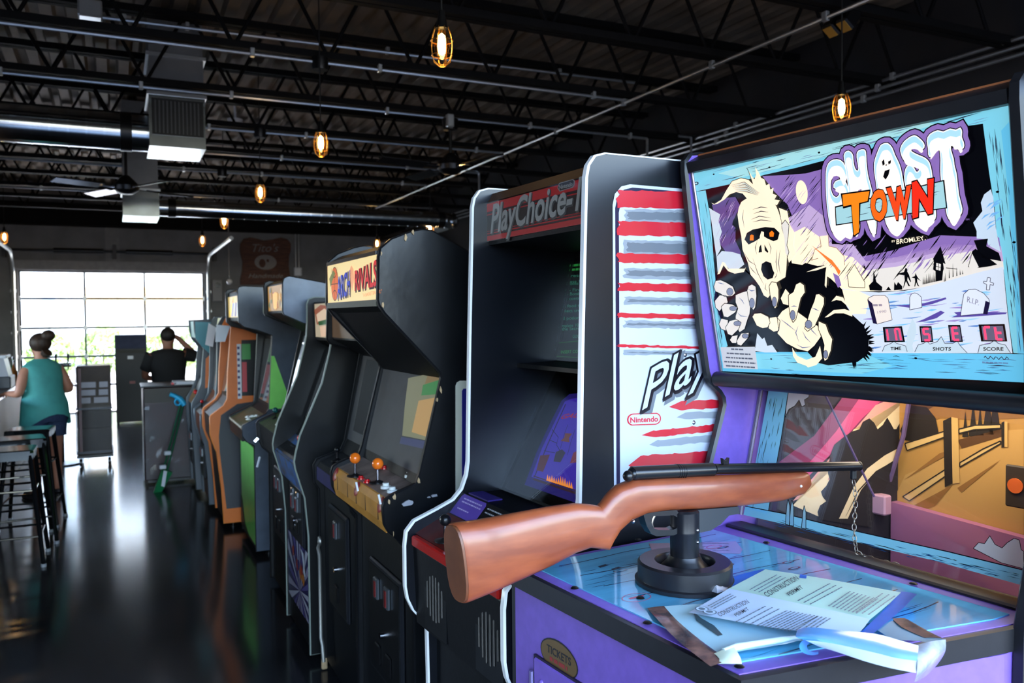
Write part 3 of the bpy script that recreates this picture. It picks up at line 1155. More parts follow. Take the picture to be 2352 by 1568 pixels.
for x, y in ((1297, 614), (1293, 624)):
    u, v = A.px((x, y))
    A.greek(GN2, u, v, .1, .007, 2)
A.line(flat(30, 110, 40, .5), [(1276, 788), (1345, 782)], .0015, 3, px=True)
A.line(flat(30, 110, 40, .5), [(1276, 818), (1345, 822)], .0015, 3, px=True)
A.done('screen_text', up)
# lower monitor
LA, LB = (.302, 1.107), (.503, 1.459)
lo = plate(pc, 'lower_screen', mat('crt_black', (0, 0, 0)), LA, LB, .02, .98, .02, PW - .02, .002)
A = seg_art(pc, LA, PW, LB, d=.0025)
BL = flat(66, 46, 178, .62)
BLD = flat(40, 28, 120, .5)
A.pp(BLD, [(1205, 1113), (1232, 1040), (1262, 975), (1290, 920), (1308, 905), (1352, 900), (1352, 1165)], 1)
A.pp(BL, [(1221, 1095), (1245, 1030), (1274, 970), (1298, 922), (1312, 916), (1352, 910), (1352, 1135)], 2)
BR = flat(70, 40, 50, .4)
A.line(BR, [(1226, 1100), (1352, 1142)], .006, 3, px=True)
A.line(BR, [(1226, 1093), (1352, 1136)], .003, 3, px=True)
A.line(flat(48, 30, 84, .4), [(1228, 1096), (1258, 1022), (1300, 928)], .005, 3, px=True)
A.textquad(flat(170, 40, 60, .55), 'GAUNT', [(1288, 962), (1362, 955), (1368, 944), (1296, 951)], shear=.3, offset=.02, L=3)
DK = flat(34, 22, 70, .3)
for p in ([(1268, 985), (1283, 1004), (1279, 1022), (1290, 1040)], [(1305, 975), (1296, 1000), (1288, 1030)], [(1322, 985), (1312, 1015), (1304, 1045)], [(1262, 1010), (1280, 1018)], [(1250, 1035), (1275, 1040)]):
    A.line(DK, p, .0018, 3, px=True)
A.pp(flat(120, 70, 60, .5), [(1299, 995), (1315, 996), (1308, 1006), (1309, 1016), (1288, 1013), (1297, 1005)], 4)          # barrel-like lump
A.pp(flat(60, 46, 70, .4), [(1278, 1038), (1292, 1032), (1300, 1040), (1288, 1062), (1272, 1060)], 4)                          # dark figure blot
A.pp(flat(130, 40, 50, .5), [(1318, 1040), (1336, 1030), (1345, 1060), (1310, 1064)], 4)
A.pp(flat(96, 44, 50, .45), [(1242, 1046), (1264, 1044), (1258, 1060), (1248, 1084), (1233, 1080)], 4)
FL = flat(236, 140, 50, .9)
rnd = random.Random(4)
for k in range(12):
    x = 1256 + k * 5
    y = 1098 + k * 1.6
    A.pp(FL, [(x, y + 6), (x + 3, y - 6 - rnd.random() * 10), (x + 6, y + 7)], 5)
A.done('picture_or_reflection', lo)
GLS = glass_mat('clear_sheet')
for P, Q, nm in ((GA, GB, 'upper_glass'), (LA, LB, 'lower_glass')):
    plate(pc, nm, GLS, P, Q, .0, 1., .02, PW - .02, .014, -.011)
# control panel
plate(pc, 'control_panel', mat('control_brown', rgb(92, 30, 26), .35, var=.3, scale=20), (.03, 1.013), (.13, 1.058), 0, 1, .02, PW - .02, .003)
MB().bev(.012, .032, .06, PW - .03, .985, 1.014, .004).build('control_lip', mat('lip_red', rgb(186, 30, 26), .3), pc)
bx = plate(pc, 'button_housing', BLKPL, (.13, 1.058), (.178, 1.112), .02, 1, .02, PW - .02, .002)
A = seg_art(pc, (.13, 1.058), PW, (.178, 1.112), d=.0025)
hgt = .0722
A.poly(flat(98, 74, 168), [(.008, .004), (.16, .004), (.16, .062), (.152, .07), (.016, .07), (.008, .062)], 1)
for k, v in enumerate((.056, .046, .024)):
    A.greek(flat(190, 176, 220), .03, v, (.11, .115, .07)[k], .004, 2)
for k, v in enumerate((.056, .044)):
    A.greek(flat(176, 180, 186), .175, v, (.12, .08)[k], .004, 2)
A.done('panel_lettering', bx)
for y in (.24, .2):
    MB().lathe([(0, .005), (.004, .005), (.005, 0)], (.2 + (y - .2) * .2, y, 1.111), 8).build('led', mat('led_red', rgb(255, 40, 30), .3, emit=1.5), pc)
MB().box(.185, .23, .44, .56, 1.112, 1.116).build('selector_plate', mat('purple_plate', rgb(54, 40, 120), .4), pc)
joystick(pc, .055, .435, 1.024, BLKPL, r=.016, h=.045)
for y in (.13, .17):
    button(pc, .07, y, 1.03, RED)
# speaker slots and coin entry
for yc in (.44, .13):
    spk = MB().box(.0255, .0285, yc - .07, yc + .07, .775, .97).build('speaker_panel', BLACK, pc)
    for k in range(6):
        h = .062 * sqrt(max(0, 1 - ((k - 2.5) / 3.1) ** 2))
        y = yc - .05 + k * .019
        MB().bev(.022, .0262, y, y + .006, .872 - h, .872 + h, .002).build('speaker_slot', mat('slot_grey', rgb(84, 80, 76), .6), spk)
ce = MB().bev(.06, .092, .1, .22, .6, .73, .005).build('coin_unit', DOORF, pc)
for y in (.115, .165):
    MB().bev(.05, .062, y, y + .04, .61, .72, .003).build('coin_entry', mat('coin_entry', (0, 0, 0)) if 'coin_entry' in MATS else mat('coin_entry', rgb(120, 126, 132), .3, metal=.8), ce)
    MB().box(.047, .052, y + .008, y + .03, .625, .705).build('coin_slot', mat('slot_dark', rgb(50, 14, 18), .3), ce)
MB().box(.745, .756, .02, PW - .02, .05, 1.95).build('back_panel', BLACK, pc)

# striped decal on the near side
M = ROOTM[pc.name]
A = Art(M @ Vector((.29, -.001, 1.2)), M.to_3x3() @ Vector((1, 0, 0)), (0, 0, 1), .0004)


def lo_px(a, z):
    return (a, z)


def dz(u0, u1, v0, v1):
    r = .05
    return [(u0, v0), (u1, v0), (u1, v1), (u0 + r, v1), (u0 + r * .5, v1 - r * .13), (u0 + r * .13, v1 - r * .5), (u0, v1 - r)]


u0, v1 = A.px((1409, 423))
WHD = mat('decal_white', rgb(205, 214, 226), .3, coat=.3)
NAV = mat('decal_navy', rgb(28, 22, 62), .3)
A.poly(WHD, dz(u0 - .003, .43, -.02, v1 + .003), 1)
A.poly(NAV, dz(u0 + .004, .43, -.02, v1 - .004), 2)
A.poly(WHD, dz(u0 + .014, .43, -.02, v1 - .014), 3)
CR_ = mat('decal_red', rgb(208, 34, 52), .3, coat=.3)
SHD = mat('decal_grey', rgb(150, 158, 168), .35, coat=.3)
SHD2 = mat('decal_grey_dark', rgb(112, 120, 130), .35, coat=.3)


def ragged(m, x0, x1, y0, y1, s0=0., L=4, amp=3, seed=1, taper=0):
    r = random.Random(seed)
    top, bot = [], []
    x = x0
    while x <= x1:
        top.append((x, y0 + s0 * (x - x0) + r.uniform(-amp, amp) * .5))
        bot.append((x, y1 + s0 * (x - x0) + r.uniform(-amp, amp) * .5))
        x += r.uniform(4, 14)
    lft = [(x0 + r.uniform(-4, 6), y0 + s0 * 0 + (y1 - y0) * q) for q in (.75, .5, .25)] if not taper else [(x0 - taper, (y0 + y1) / 2 + 3)]
    A.pp(m, top + bot[::-1] + lft, L)


for i, (y0, y1, g0, g1) in enumerate(((437, 476, 482, 508), (508, 540, 553, 583), (581, 603, 617, 637), (649, 667, 683, 697), (718, 729, 737, 750), (791, 797, 805, 812))):
    ragged(CR_, 1417, 1760, y0, y1, 0.02, 5, 3, i + 2)
    ragged(SHD, 1432, 1760, g0 - 2, g1 + 2, 0.02, 4, 3, i + 20)
    ragged(SHD2, 1440, 1760, g0 + 4, g1 - 4, 0.02, 5, 3, i + 30)
for i, (x0, y0, y1, s) in enumerate(((1563, 921, 941, -.045), (1500, 988, 1004, -.1), (1470, 1046, 1085, -.07))):
    ragged(CR_, x0, 1800, y0, y1, s, 5, 3, i + 40, taper=28)
    ragged(SHD, x0 + 10, 1800, y1 + 6, y1 + 22, s, 4, 3, i + 50, taper=20)
DK = flat(22, 20, 34)
for off, m, L, dx in ((.075, SHD2, 6, 7), (.06, DK, 7, 2), (.05, DK, 7, 0), (.008, mat('decal_white', (0, 0, 0)), 8, 0)):
    A.textquad(m, 'PlayChoice-10', [(1474 + dx, 940 + dx), (1990 + dx, 640 + dx), (1990 + dx, 555 + dx), (1474 + dx, 856 + dx)], shear=.3, offset=off, L=L)
for (x, y, w, h, m, L) in ((1478, 962, 39, 14, CR_, 6), (1478, 962, 36, 11.5, mat('decal_white', (0, 0, 0)), 7)):
    pts = []
    for k in range(24):
        a = 2 * pi * k / 24
        sx = (w - h) * (1 if cos(a) > 0 else -1)
        pts.append((x + sx + h * cos(a), y + h * sin(a) - (sx + h * cos(a)) * .04))
    A.pp(m, pts, L)
A.textquad(CR_, 'Nintendo', [(1446, 970), (1509, 967), (1509, 955), (1446, 958)], offset=.03, L=8)
A.done('side_decal', pc, label='silver decal with red ragged stripes')
for (x, y) in ((1573, 815), (1593, 970)):
    q = hit(x, y, A.O, A.n)
    MB().ball(q, .006, 10, 6, (1, .6, 1)).build('side_bolt', CHROME, pc, world=True)

# ------------------------------------------------------------------ basketball cabinet
ar = thing('arcade_cabinet', (.72, 2.42, 0), radians(.6), label='scuffed black arcade cabinet with basketball marquee and orange ball joysticks', cat='arcade cabinet')
HW = .66
prof = [(.1, .03), (.1, .87), (.05, .935), (.02, .965), (.009, .987), (.005, 1.04), (.012, 1.06), (.031, 1.073), (.112, 1.1), (.124, 1.13), (.193, 1.397),
        (.2, 1.425), (.196, 1.445), (.02, 1.63), (.002, 1.655), (-.002, 1.67), (.002, 1.8), (.008, 1.825), (.041, 1.853), (.104, 1.878), (.14, 1.886), (.17, 1.884), (.283, 1.828), (.74, 1.6), (.74, .03)]
HS = mat('scuffed_black', rgb(13, 15, 19), .32, var=.35, scale=14, bump=.12)
sides(ar, prof, HW, HS, TMB)
inner = [(.115, .03), (.115, .88), (.03, .95), (.02, .99), (.018, 1.035), (.03, 1.055), (.125, 1.085), (.135, 1.12), (.21, 1.42), (.03, 1.635), (.004, 1.652), (.004, 1.82),
         (.05, 1.845), (.15, 1.87), (.28, 1.815), (.73, 1.59), (.73, .03)]
body(ar, inner, HW, BLACKS)
MQ = flat(246, 222, 160, .9)
mq = plate(ar, 'marquee', MQ, (.004, 1.652), (.004, 1.82), .12, .93, .022, HW - .022, .004)
plate(ar, 'marquee_retainer', mat('retainer_olive', rgb(92, 94, 80), .4, metal=.3), (.004, 1.652), (.004, 1.82), 0, .12, .022, HW - .022, .008)
plate(ar, 'marquee_retainer', BLKPL, (.004, 1.652), (.004, 1.82), .93, 1, .022, HW - .022, .008)
A = seg_art(ar, (.004, 1.652), HW, (.004, 1.82), d=.0045)
ORB = flat(232, 110, 30, .8)
BK = flat(24, 20, 22)
c = A.px((769, 652))
A.ell(BK, c[0], c[1], .052, .061, 1, 28)
A.ell(ORB, c[0], c[1], .049, .058, 2, 28)
A.line(BK, [(c[0] - .049, c[1]), (c[0] + .049, c[1])], .003, 3)
A.line(BK, [(c[0], c[1] - .058), (c[0], c[1] + .058)], .003, 3)
for s in (-1, 1):
    A.line(BK, [(c[0] + .04 * cos(radians(a)), c[1] + s * .058 - s * .035 * sin(radians(a))) for a in range(0, 181, 20)], .003, 3)
A.pp(flat(120, 130, 50, .7), [(757, 640), (766, 620), (771, 628), (764, 645), (760, 660)], 3)
for off, m, L, d in ((.05, BK, 4, 2), (.02, flat(40, 60, 190, .9), 5, 0)):
    A.textquad(m, 'ARCH', [(776 + d, 686 + d), (804 + d, 676 + d), (805 + d, 620 + d), (776 + d, 637 + d)], offset=off, L=L)
for off, m, L, d in ((.05, BK, 4, 2), (.02, flat(206, 26, 36, .9), 5, 0)):
    A.textquad(m, 'RIVALS', [(816 + d, 667 + d), (866 + d, 655 + d), (866 + d, 596 + d), (816 + d, 622 + d)], offset=off, L=L)
A.pp(flat(240, 168, 120, .9), [(804, 620), (808, 609), (813, 618), (815, 640), (810, 668), (806, 650)], 4)
A.textquad(flat(236, 130, 60, .9), '"A BASKETBRAWL!"', [(834, 682), (878, 672), (878, 664), (834, 674)], L=3)
A.done('marquee_print', mq)
# monitor behind its smoked sheet
plate(ar, 'bezel', BEZ, (.135, 1.12), (.21, 1.42), 0, 1, .022, HW - .022, .002)
sc_ = plate(ar, 'screen', BEZ, (.135, 1.12), (.21, 1.42), .12, .97, .022, HW - .33, .003)
A = seg_art(ar, (.135, 1.12), HW, (.21, 1.42), d=.0036)
A.pp(flat(150, 150, 112, .35), [(938, 868), (1016, 852), (1006, 905), (985, 1012), (924, 1000), (930, 930)], 1)  # reflection in the screen, painted as faintly glowing colour patches
A.pp(flat(204, 160, 92, .5), [(962, 920), (1004, 912), (984, 1004), (946, 992)], 2)
A.pp(flat(46, 140, 66, .5), [(972, 884), (1010, 872), (1005, 905), (968, 908)], 2)
A.pp(flat(150, 120, 60, .4), [(984, 858), (1014, 852), (1010, 872), (976, 882)], 2)
A.pp(flat(28, 44, 110, .4), [(922, 1003), (985, 1014), (980, 1032), (918, 1018)], 2)
A.done('picture_or_reflection', sc_)
# controls
cp = plate(ar, 'control_panel', mat('worn_brown', rgb(132, 114, 106), .4, var=.5, scale=18), (.03, 1.055), (.125, 1.085), 0, 1, .022, HW - .022, .003)
OCH = mat('ochre_leather', rgb(206, 144, 58), .45, var=.25, scale=9)
fr = MB().prism([(.019, .955), (.012, .985), (.010, 1.036), (.024, 1.056), (.034, 1.058), (.03, .96)], .022, HW - .022).build('control_front', OCH, ar)
for yk in (.08, .22, .33, .44, .58):
    MB().box(.0095, .012, yk - .001, yk + .001, .985, 1.036).build('seam', flat(60, 36, 20), fr)
for yk in (.06, .33, .62):
    MB().lathe([(0, .004), (.02, .003), (.026, 0)], (.014, yk, 1.036), 14, Matrix.Rotation(radians(-70), 4, 'Y')).build('red_badge', mat('badge_red', rgb(150, 30, 30), .4), fr)


def zt(x):
    return 1.055 + (x - .03) / .095 * .03 + .003


def onp(px_, py_):
    q = at(px_, py_, 2, 1.074)
    q = ROOTM[ar.name].inverted() @ q
    x, y = q.x, q.y
    return x, y


for p in ((816, 1084), (868, 1104)):
    x, y = onp(*p)
    joystick(ar, x, y, zt(x), ORA, .0195, .05)
for p in ((829, 1091), (843, 1099), (882, 1085)):
    x, y = onp(*p)
    button(ar, x, y, zt(x), RED)
for p in ((886, 1116), (901, 1125), (941, 1109)):
    x, y = onp(*p)
    button(ar, x, y, zt(x), WBT, .0165, .018)
for p in ((822, 1108), (874, 1138)):
    x, y = onp(*p)
    MB().cyl((x, y, zt(x)), (x - .006, y, zt(x) + .03), .0035, n=8).build('small_lever', WHITE, ar)
coin_door(ar, .113, .14, .5, .35, .75, DOORF)
# worn edges: chipped board showing
for (x, y, s) in ((1012, 895, 5), (1003, 918, 4), (962, 1105, 5), (905, 1140, 5), (893, 1152, 4), (903, 1224, 4), (878, 700, 4), (875, 582, 3), (930, 545, 5), (948, 533, 4)):
    q = at(x, y, 1, 2.42 + .0015)
    r = random.Random(x)
    MB().prism([(q.x + s * .0007 * cos(k * pi / 3) * r.uniform(.3, 1.9), q.z + s * .0018 * sin(k * pi / 3) * r.uniform(.6, 1.6)) for k in range(6)], 2.4165, 2.424).build('chipped_edge', DARKW, ar, world=True)
for (x, y, s) in ((938, 1155, 5), (998, 1137, 3), (985, 1141, 2)):
    q = at(x, y, 1, 2.42 + .0015)
    r = random.Random(x)
    MB().prism([(q.x + s * .003 * cos(k * pi / 4) * r.uniform(.5, 1.6), q.z + s * .0016 * sin(k * pi / 4) * r.uniform(.5, 1.4)) for k in range(8)], 2.4165, 2.424).build('worn_patch', flat(170, 170, 176), ar, world=True)
# side decal: cream border with blue field
MA = ROOTM[ar.name]
A = Art(MA @ Vector((.24, -.0005, 1.03)), MA.to_3x3() @ Vector((1, 0, 0)), (0, 0, 1), .0004)
A.pp(flat(196, 196, 180), [(1046, 1150), (1160, 1150), (1160, 874), (1056, 874), (1049, 878), (1046, 886)], 1)
A.pp(flat(34, 34, 120), [(1061, 1150), (1160, 1150), (1160, 892), (1064, 892), (1061, 898)], 2)
A.done('side_decal', ar, label='cream bordered blue side decal')

# ------------------------------------------------------------------ cabinet with dark reflecting screen
g = thing('arcade_cabinet', (.825, 3.12, 0), 0, label='black arcade cabinet with dark reflecting screen and hanging lock bar beside the basketball cabinet', cat='arcade cabinet')
GW = .65
prof = [(0, .05), (0, .84), (-.02, .87), (-.025, .95), (-.01, .975), (.1, 1.01), (.12, 1.05), (.2, 1.46), (.06, 1.5), (.045, 1.52), (.05, 1.68), (.12, 1.72), (.7, 1.66), (.7, .05)]
sides(g, prof, GW, BLACK, TMB)
inner = [(.02, .05), (.02, .85), (-.008, .88), (-.012, .945), (0, .965), (.1, 1.0), (.13, 1.06), (.21, 1.44), (.07, 1.52), (.07, 1.68), (.15, 1.7), (.69, 1.64), (.69, .05)]
body(g, inner, GW, BLACKS)
plate(g, 'marquee', flat(120, 90, 60, .3), (.07, 1.52), (.07, 1.68), .05, .95, .022, GW - .022, .003)
plate(g, 'bezel', BEZ, (.13, 1.06), (.21, 1.44), 0, 1, .022, GW - .022, .002)
plate(g, 'screen', SCRN, (.13, 1.06), (.21, 1.44), .12, .96, .06, GW - .1, .004)
cpg = plate(g, 'control_panel', BLKPL, (0, .965), (.1, 1.0), 0, 1, .022, GW - .022, .003)
MB().box(-.014, -.006, .022, GW - .022, .885, .945).build('control_front', mat('deep_blue', rgb(34, 30, 96), .4, var=.3), g)
joystick(g, .05, .5, .985, BLKPL, .012, .04)
coin_door(g, .018, .18, .5, .36, .8, DOORF, 1)
lb = MB()
for p0 in ([(-.03, .52, .62), (-.035, .53, .60), (-.03, .525, .57), (-.028, .53, .54), (-.03, .52, .2), (-.028, .5, .17), (-.026, .49, .1)],):
    lb.tube(p0, .008, 8)
lb.tube([(-.03 + .0 * k, .52 + .016 * cos(2 * pi * k / 14), .632 + .016 * sin(2 * pi * k / 14)) for k in range(14)], .006, 7, closed=True)
lb.build('lock_bar', mat('dull_steel', rgb(150, 148, 142), .4, metal=.8), g)
MB().bev(-.004, .022, GW - .021, GW + .001, .005, .06, .004).build('chipped_foot', DARKW, g)

# ------------------------------------------------------------------ blue control panel cabinet
f_ = thing('arcade_cabinet', (.735, 3.86, 0), 0, label='black arcade cabinet with blue control panel, red ball joystick and starburst kick panel', cat='arcade cabinet')
FW = .6
prof = [(.06, .04), (.06, .6), (.045, .78), (.024, .851), (.004, .92), (0, .954), (.006, .99), (.028, 1.073), (.134, 1.311), (.17, 1.45), (.185, 1.52), (.19, 1.6), (.19, 1.69), (.2, 1.715), (.23, 1.725), (.62, 1.72), (.62, .04)]
sides(f_, prof, FW, BLACK, mat('moulding_pale', rgb(150, 160, 150), .3))
inner = [(.075, .04), (.075, .78), (.04, .8), (.012, .925), (.03, .945), (.12, 1.0), (.15, 1.05), (.30, 1.46), (.23, 1.5), (.225, 1.7), (.61, 1.71), (.61, .04)]
body(f_, inner, FW, BLACKS)
mq = plate(f_, 'marquee', flat(206, 190, 160, .6), (.23, 1.5), (.225, 1.7), .08, .95, .06, FW - .05, .004)
A = seg_art(f_, (.23, 1.5), FW, (.225, 1.7), d=.0045)
A.pp(flat(170, 92, 60, .6), [(722, 712), (736, 700), (752, 702), (764, 720), (758, 745), (728, 745)], 1)
A.pp(flat(236, 206, 176, .7), [(727, 722), (745, 708), (758, 716), (752, 735), (730, 740)], 2)
A.pp(flat(40, 100, 50, .5), [(731, 738), (764, 730), (766, 742), (733, 747)], 3)
A.pp(flat(240, 200, 170, .7), [(735, 750), (757, 746), (752, 772), (738, 773)], 3)
A.done('marquee_print', mq)
plate(f_, 'screen', SCRN, (.15, 1.05), (.30, 1.46), .1, .95, .06, FW - .06, .004)
CPB = mat('panel_blue', rgb(40, 104, 176), .35, var=.35, scale=16, var2=rgb(70, 60, 40))
plate(f_, 'control_panel', CPB, (.012, .925), (.12, 1.0), .02, 1, .022, FW - .022, .003)
cf = plate(f_, 'control_front', CPB, (.04, .8), (.012, .925), .05, 1, .022, FW - .022, .003)
A = seg_art(f_, (.012, .925), FW, (.12, 1.0), d=.0036)
for u in (.12, .26, .40):
    A.poly(BLKPL, [(u, .03), (u + .08, .03), (u + .1, .07), (u + .02, .07)], 1)
A.done('panel_print', cf)
joystick(f_, .07, .2, .968, RED, .02, .05)
coin_door(f_, .073, .14, .46, .5, .78, DOORF)
for k, y in enumerate((.38, .26)):
    MB().bev(.05, .07, y - .02, y + .02, .69, .76, .004).build('coin_cup', CHROME, f_)
MB().cyl((.055, .33, .58), (.07, .33, .58), .012, n=12).build('lock', CHROME, f_)
kp = MB().box(.068, .076, .024, FW - .024, .16, .5).build('kick_panel', flat(44, 40, 84), f_)
M = ROOTM[f_.name]
A = Art(M @ Vector((.0675, FW - .024, .16)), (0, -1, 0), (0, 0, 1), .0005)
rnd = random.Random(9)
for k in range(22):
    a0 = 2 * pi * k / 22
    a1 = a0 + .15
    c0 = (.3, .1)
    L_ = .2

    def lim(a):
        u = c0[0] + L_ * 2 * cos(a)
        v = c0[1] + L_ * 2 * sin(a)
        k_ = 1
        if u < 0: k_ = min(k_, c0[0] / (c0[0] - u))
        if u > .55: k_ = min(k_, (.55 - c0[0]) / (u - c0[0]))
        if v < 0: k_ = min(k_, c0[1] / (c0[1] - v))
        if v > .34: k_ = min(k_, (.34 - c0[1]) / (v - c0[1]))
        return (c0[0] + (u - c0[0]) * k_, c0[1] + (v - c0[1]) * k_)
    A.poly(flat(*((190, 186, 200), (90, 80, 140), (160, 150, 175))[k % 3]), [c0, lim(a0), lim(a1)], 1)
for k in range(9):
    u, v = .14 + rnd.random() * .26, .17 + rnd.random() * .13
    A.poly(flat(*((170, 50, 36), (200, 120, 40), (60, 56, 110), (150, 60, 60))[k % 4]), [(u + .045 * rnd.uniform(.4, 1) * cos(j * pi / 3), v + .04 * rnd.uniform(.4, 1) * sin(j * pi / 3)) for j in range(6)], 2 + k)
A.poly(flat(210, 212, 220), [(.36, .33), (.43, .32), (.47, .22), (.44, .21), (.40, .29)], 12)
A.done('kick_print', kp)

# ------------------------------------------------------------------ grey sided cabinet with green panel overlay
e_ = thing('arcade_cabinet', (.757, 4.52, 0), 0, label='grey sided arcade cabinet with gold marquee and green control panel overlay', cat='arcade cabinet')
EW = .64
prof = [(.07, .04), (.07, .8), (.03, .84), (.005, .9), (0, .985), (.012, 1.0), (.15, 1.06), (.175, 1.1), (.28, 1.545), (.156, 1.593), (.062, 1.636), (.056, 1.65), (.058, 1.808), (.066, 1.83), (.09, 1.84), (.27, 1.808), (.68, 1.72), (.68, .04)]
sides(e_, prof, EW, BLACK, TMB, near=GREYL)
inner = [(.085, .04), (.085, .82), (.03, .85), (.015, .985), (.15, 1.045), (.18, 1.1), (.29, 1.53), (.075, 1.645), (.072, 1.81), (.1, 1.83), (.67, 1.7), (.67, .04)]
body(e_, inner, EW, BLACKS)
mq = plate(e_, 'marquee', flat(200, 150, 70, .6), (.075, 1.645), (.072, 1.81), .08, .95, .03, EW - .08, .003)
A = seg_art(e_, (.075, 1.645), EW, (.072, 1.81), d=.0035)
rnd = random.Random(12)
for k in range(26):
    u, v = rnd.uniform(.1, .55), rnd.uniform(.02, .14)
    A.poly(flat(*((230, 180, 80), (150, 120, 80), (190, 90, 50), (220, 200, 150), (100, 120, 90))[k % 5], emit=.6), [(u + .03 * rnd.uniform(.4, 1.2) * cos(j * pi / 3), v + .025 * rnd.uniform(.4, 1.2) * sin(j * pi / 3)) for j in range(6)], 1 + k % 6)
A.poly(flat(245, 190, 70, .8), [(.26, .03), (.3, .02), (.36, .03), (.40, .11), (.33, .12), (.24, .11)], 8)
A.done('marquee_print', mq)
plate(e_, 'screen', SCRN, (.18, 1.1), (.29, 1.53), .05, .95, .06, EW - .06, .004)
plate(e_, 'control_panel', mat('panel_green', rgb(58, 84, 44), .4, var=.5, scale=12), (.015, .985), (.15, 1.045), 0, 1, .022, EW - .022, .004)
joystick(e_, .09, .5, 1.02, TEALB, .016, .04)
for x, y in ((.05, .2), (.07, .15), (.1, .22)):
    button(e_, x, y, 1.0 + x * .4, WBT)
for y in (.6, .56):
    MB().cyl((0, y, .9), (-.02, y, .88), .008, n=8).build('chrome_knob', CHROME, e_)
MB().cyl((-.003, .5, .8), (-.02, .5, .74), .006, n=8).build('white_lever', WHITE, e_)
coin_door(e_, .083, .15, .48, .35, .75, DOORF)

# ------------------------------------------------------------------ lime green cabinet
d_ = thing('arcade_cabinet', (.76, 5.75, 0), 0, label='lime green fronted arcade cabinet with black control box and bright yellow marquee', cat='arcade cabinet')
DW = .68
prof = [(.07, .04), (.07, .76), (.02, .79), (-.005, .83), (-.008, .885), (.0, .9), (.15, .97), (.17, 1.0), (.2, 1.5), (.1, 1.54), (.015, 1.561), (-.015, 1.591), (-.018, 1.806), (-.01, 1.823), (.01, 1.83), (.16, 1.825), (.65, 1.76), (.65, .04)]
LIME = mat('lime_laminate', rgb(146, 240, 112), .35, var=.06)
sides(d_, prof, DW, BLACK, TMB, near=GREYS)
inner = [(.075, .04), (.075, .77), (.015, .8), (.0, .885), (.15, .955), (.19, 1.0), (.26, 1.49), (.0, 1.6), (-.003, 1.8), (.03, 1.82), (.64, 1.75), (.64, .04)]
body(d_, inner, DW, BLACKS)
lf = MB().box(.066, .076, .02, DW - .02, .08, .74).build('front_panel', LIME, d_)
MB().prism([(.3, .08), (.62, .08), (.66, .08), (.66, .3), (.6, .27), (.56, .2), (.5, .13), (.4, .1)], .06, .067, 'x').build('dark_curve', mat('curve_olive', rgb(40, 46, 30), .5), lf)  # dark olive curved patch low on the lime front
mq = plate(d_, 'marquee', flat(240, 210, 130, .7), (.0, 1.6), (-.003, 1.8), .12, .86, .03, DW - .04, .003)
A = seg_art(d_, (.0, 1.6), DW, (-.003, 1.8), d=.0035)
A.poly(flat(252, 210, 30, .9), [(.06, .06), (.3, .16), (.36, .17), (.3, .1), (.1, .03)], 1)
A.poly(flat(240, 90, 40, .8), [(.26, .13), (.33, .17), (.3, .12)], 2)
for k, cc in enumerate(((120, 130, 200), (220, 226, 230), (90, 80, 160), (230, 235, 235))):
    A.poly(flat(*cc, emit=.7), [(.2 + k * .09, .03), (.26 + k * .09, .03), (.34 + k * .08, .12), (.28 + k * .08, .13)], 3 + k)
A.done('marquee_print', mq)
plate(d_, 'screen', SCRN, (.19, 1.0), (.26, 1.49), .05, .95, .06, DW - .06, .004)
plate(d_, 'control_panel', mat('panel_brown_green', rgb(96, 80, 52), .35, var=.5, scale=7, var2=rgb(64, 90, 50)), (.0, .885), (.15, .955), 0, 1, .022, DW - .022, .004)
MB().bev(-.012, .004, .03, DW - .03, .872, .888, .003).build('panel_edge', mat('cream_strip', rgb(200, 190, 170), .4), d_)
MB().box(-.006, .016, .022, DW - .022, .79, .872).build('control_front', BLACK, d_)
for x, y in ((.05, .12), (.08, .16), (.06, .22), (.1, .1)):
    button(d_, x, y, .9 + x * .45, WBT, .018)
A = Art((.76 + .17, 5.749, 1.0), (1, 0, 0), (0, 0, 1), .0005)
A.poly(LIME, [(.0, .0), (.13, .0), (.14, .05), (.04, .36), (.02, .36)], 1)
A.done('side_decal', d_)

# ------------------------------------------------------------------ orange cabinet
c_ = thing('arcade_cabinet', (.633, 6.62, 0), 0, label='orange arcade cabinet with dark side inset standing left of the lime green one', cat='arcade cabinet')
CW = .6
prof = [(.088, .05), (.075, .3), (.045, .6), (.015, .68), (0, .74), (0, .865), (.01, .885), (.1, .95), (.128, 1.0), (.135, 1.2), (.167, 1.553), (.2, 1.62), (.62, 1.62), (.62, .05)]
ORG = mat('orange_laminate', rgb(232, 120, 44), .35, var=.05)
sides(c_, prof, CW, ORG, mat('moulding_orange', rgb(240, 140, 60), .3))
inner = [(.1, .05), (.06, .6), (.02, .7), (.012, .86), (.11, .94), (.15, 1.0), (.24, 1.5), (.25, 1.6), (.61, 1.61), (.61, .05)]
body(c_, inner, CW, mat('brown_black', rgb(60, 40, 30), .5))
MB().prism([(.108, .16), (.095, .3), (.066, .6), (.062, .72), (.08, .88), (.2, .96), (.6, 1.0), (.6, .16)], -.003, .0).build('side_inset', mat('navy_inset', rgb(32, 36, 46), .4), c_)
MB().prism([(.22, 1.02), (.24, 1.45), (.6, 1.45), (.6, 1.02)], -.003, .0).build('side_inset', BLACK, c_)
A = Art((.633 + .205, 6.6165, 1.0), (1, 0, 0), (0, 0, 1), .0005)
A.rect(flat(226, 228, 232), 0, .03, 0, .42, 1)
for k in range(9):
    A.rect(flat(60, 60, 110), .002, .02, .02 + k * .045, .04 + k * .045, 2)
A.rect(flat(60, 150, 70), .035, .1, .3, .42, 1)
A.rect(flat(200, 60, 70), .035, .07, .05, .28, 1)
A.done('side_strip', c_)
MB().prism([(.05, 1.44), (.12, 1.44), (.16, 1.56), (.06, 1.57)], -.006, -.003).build('paper_tag', WHITE, c_)
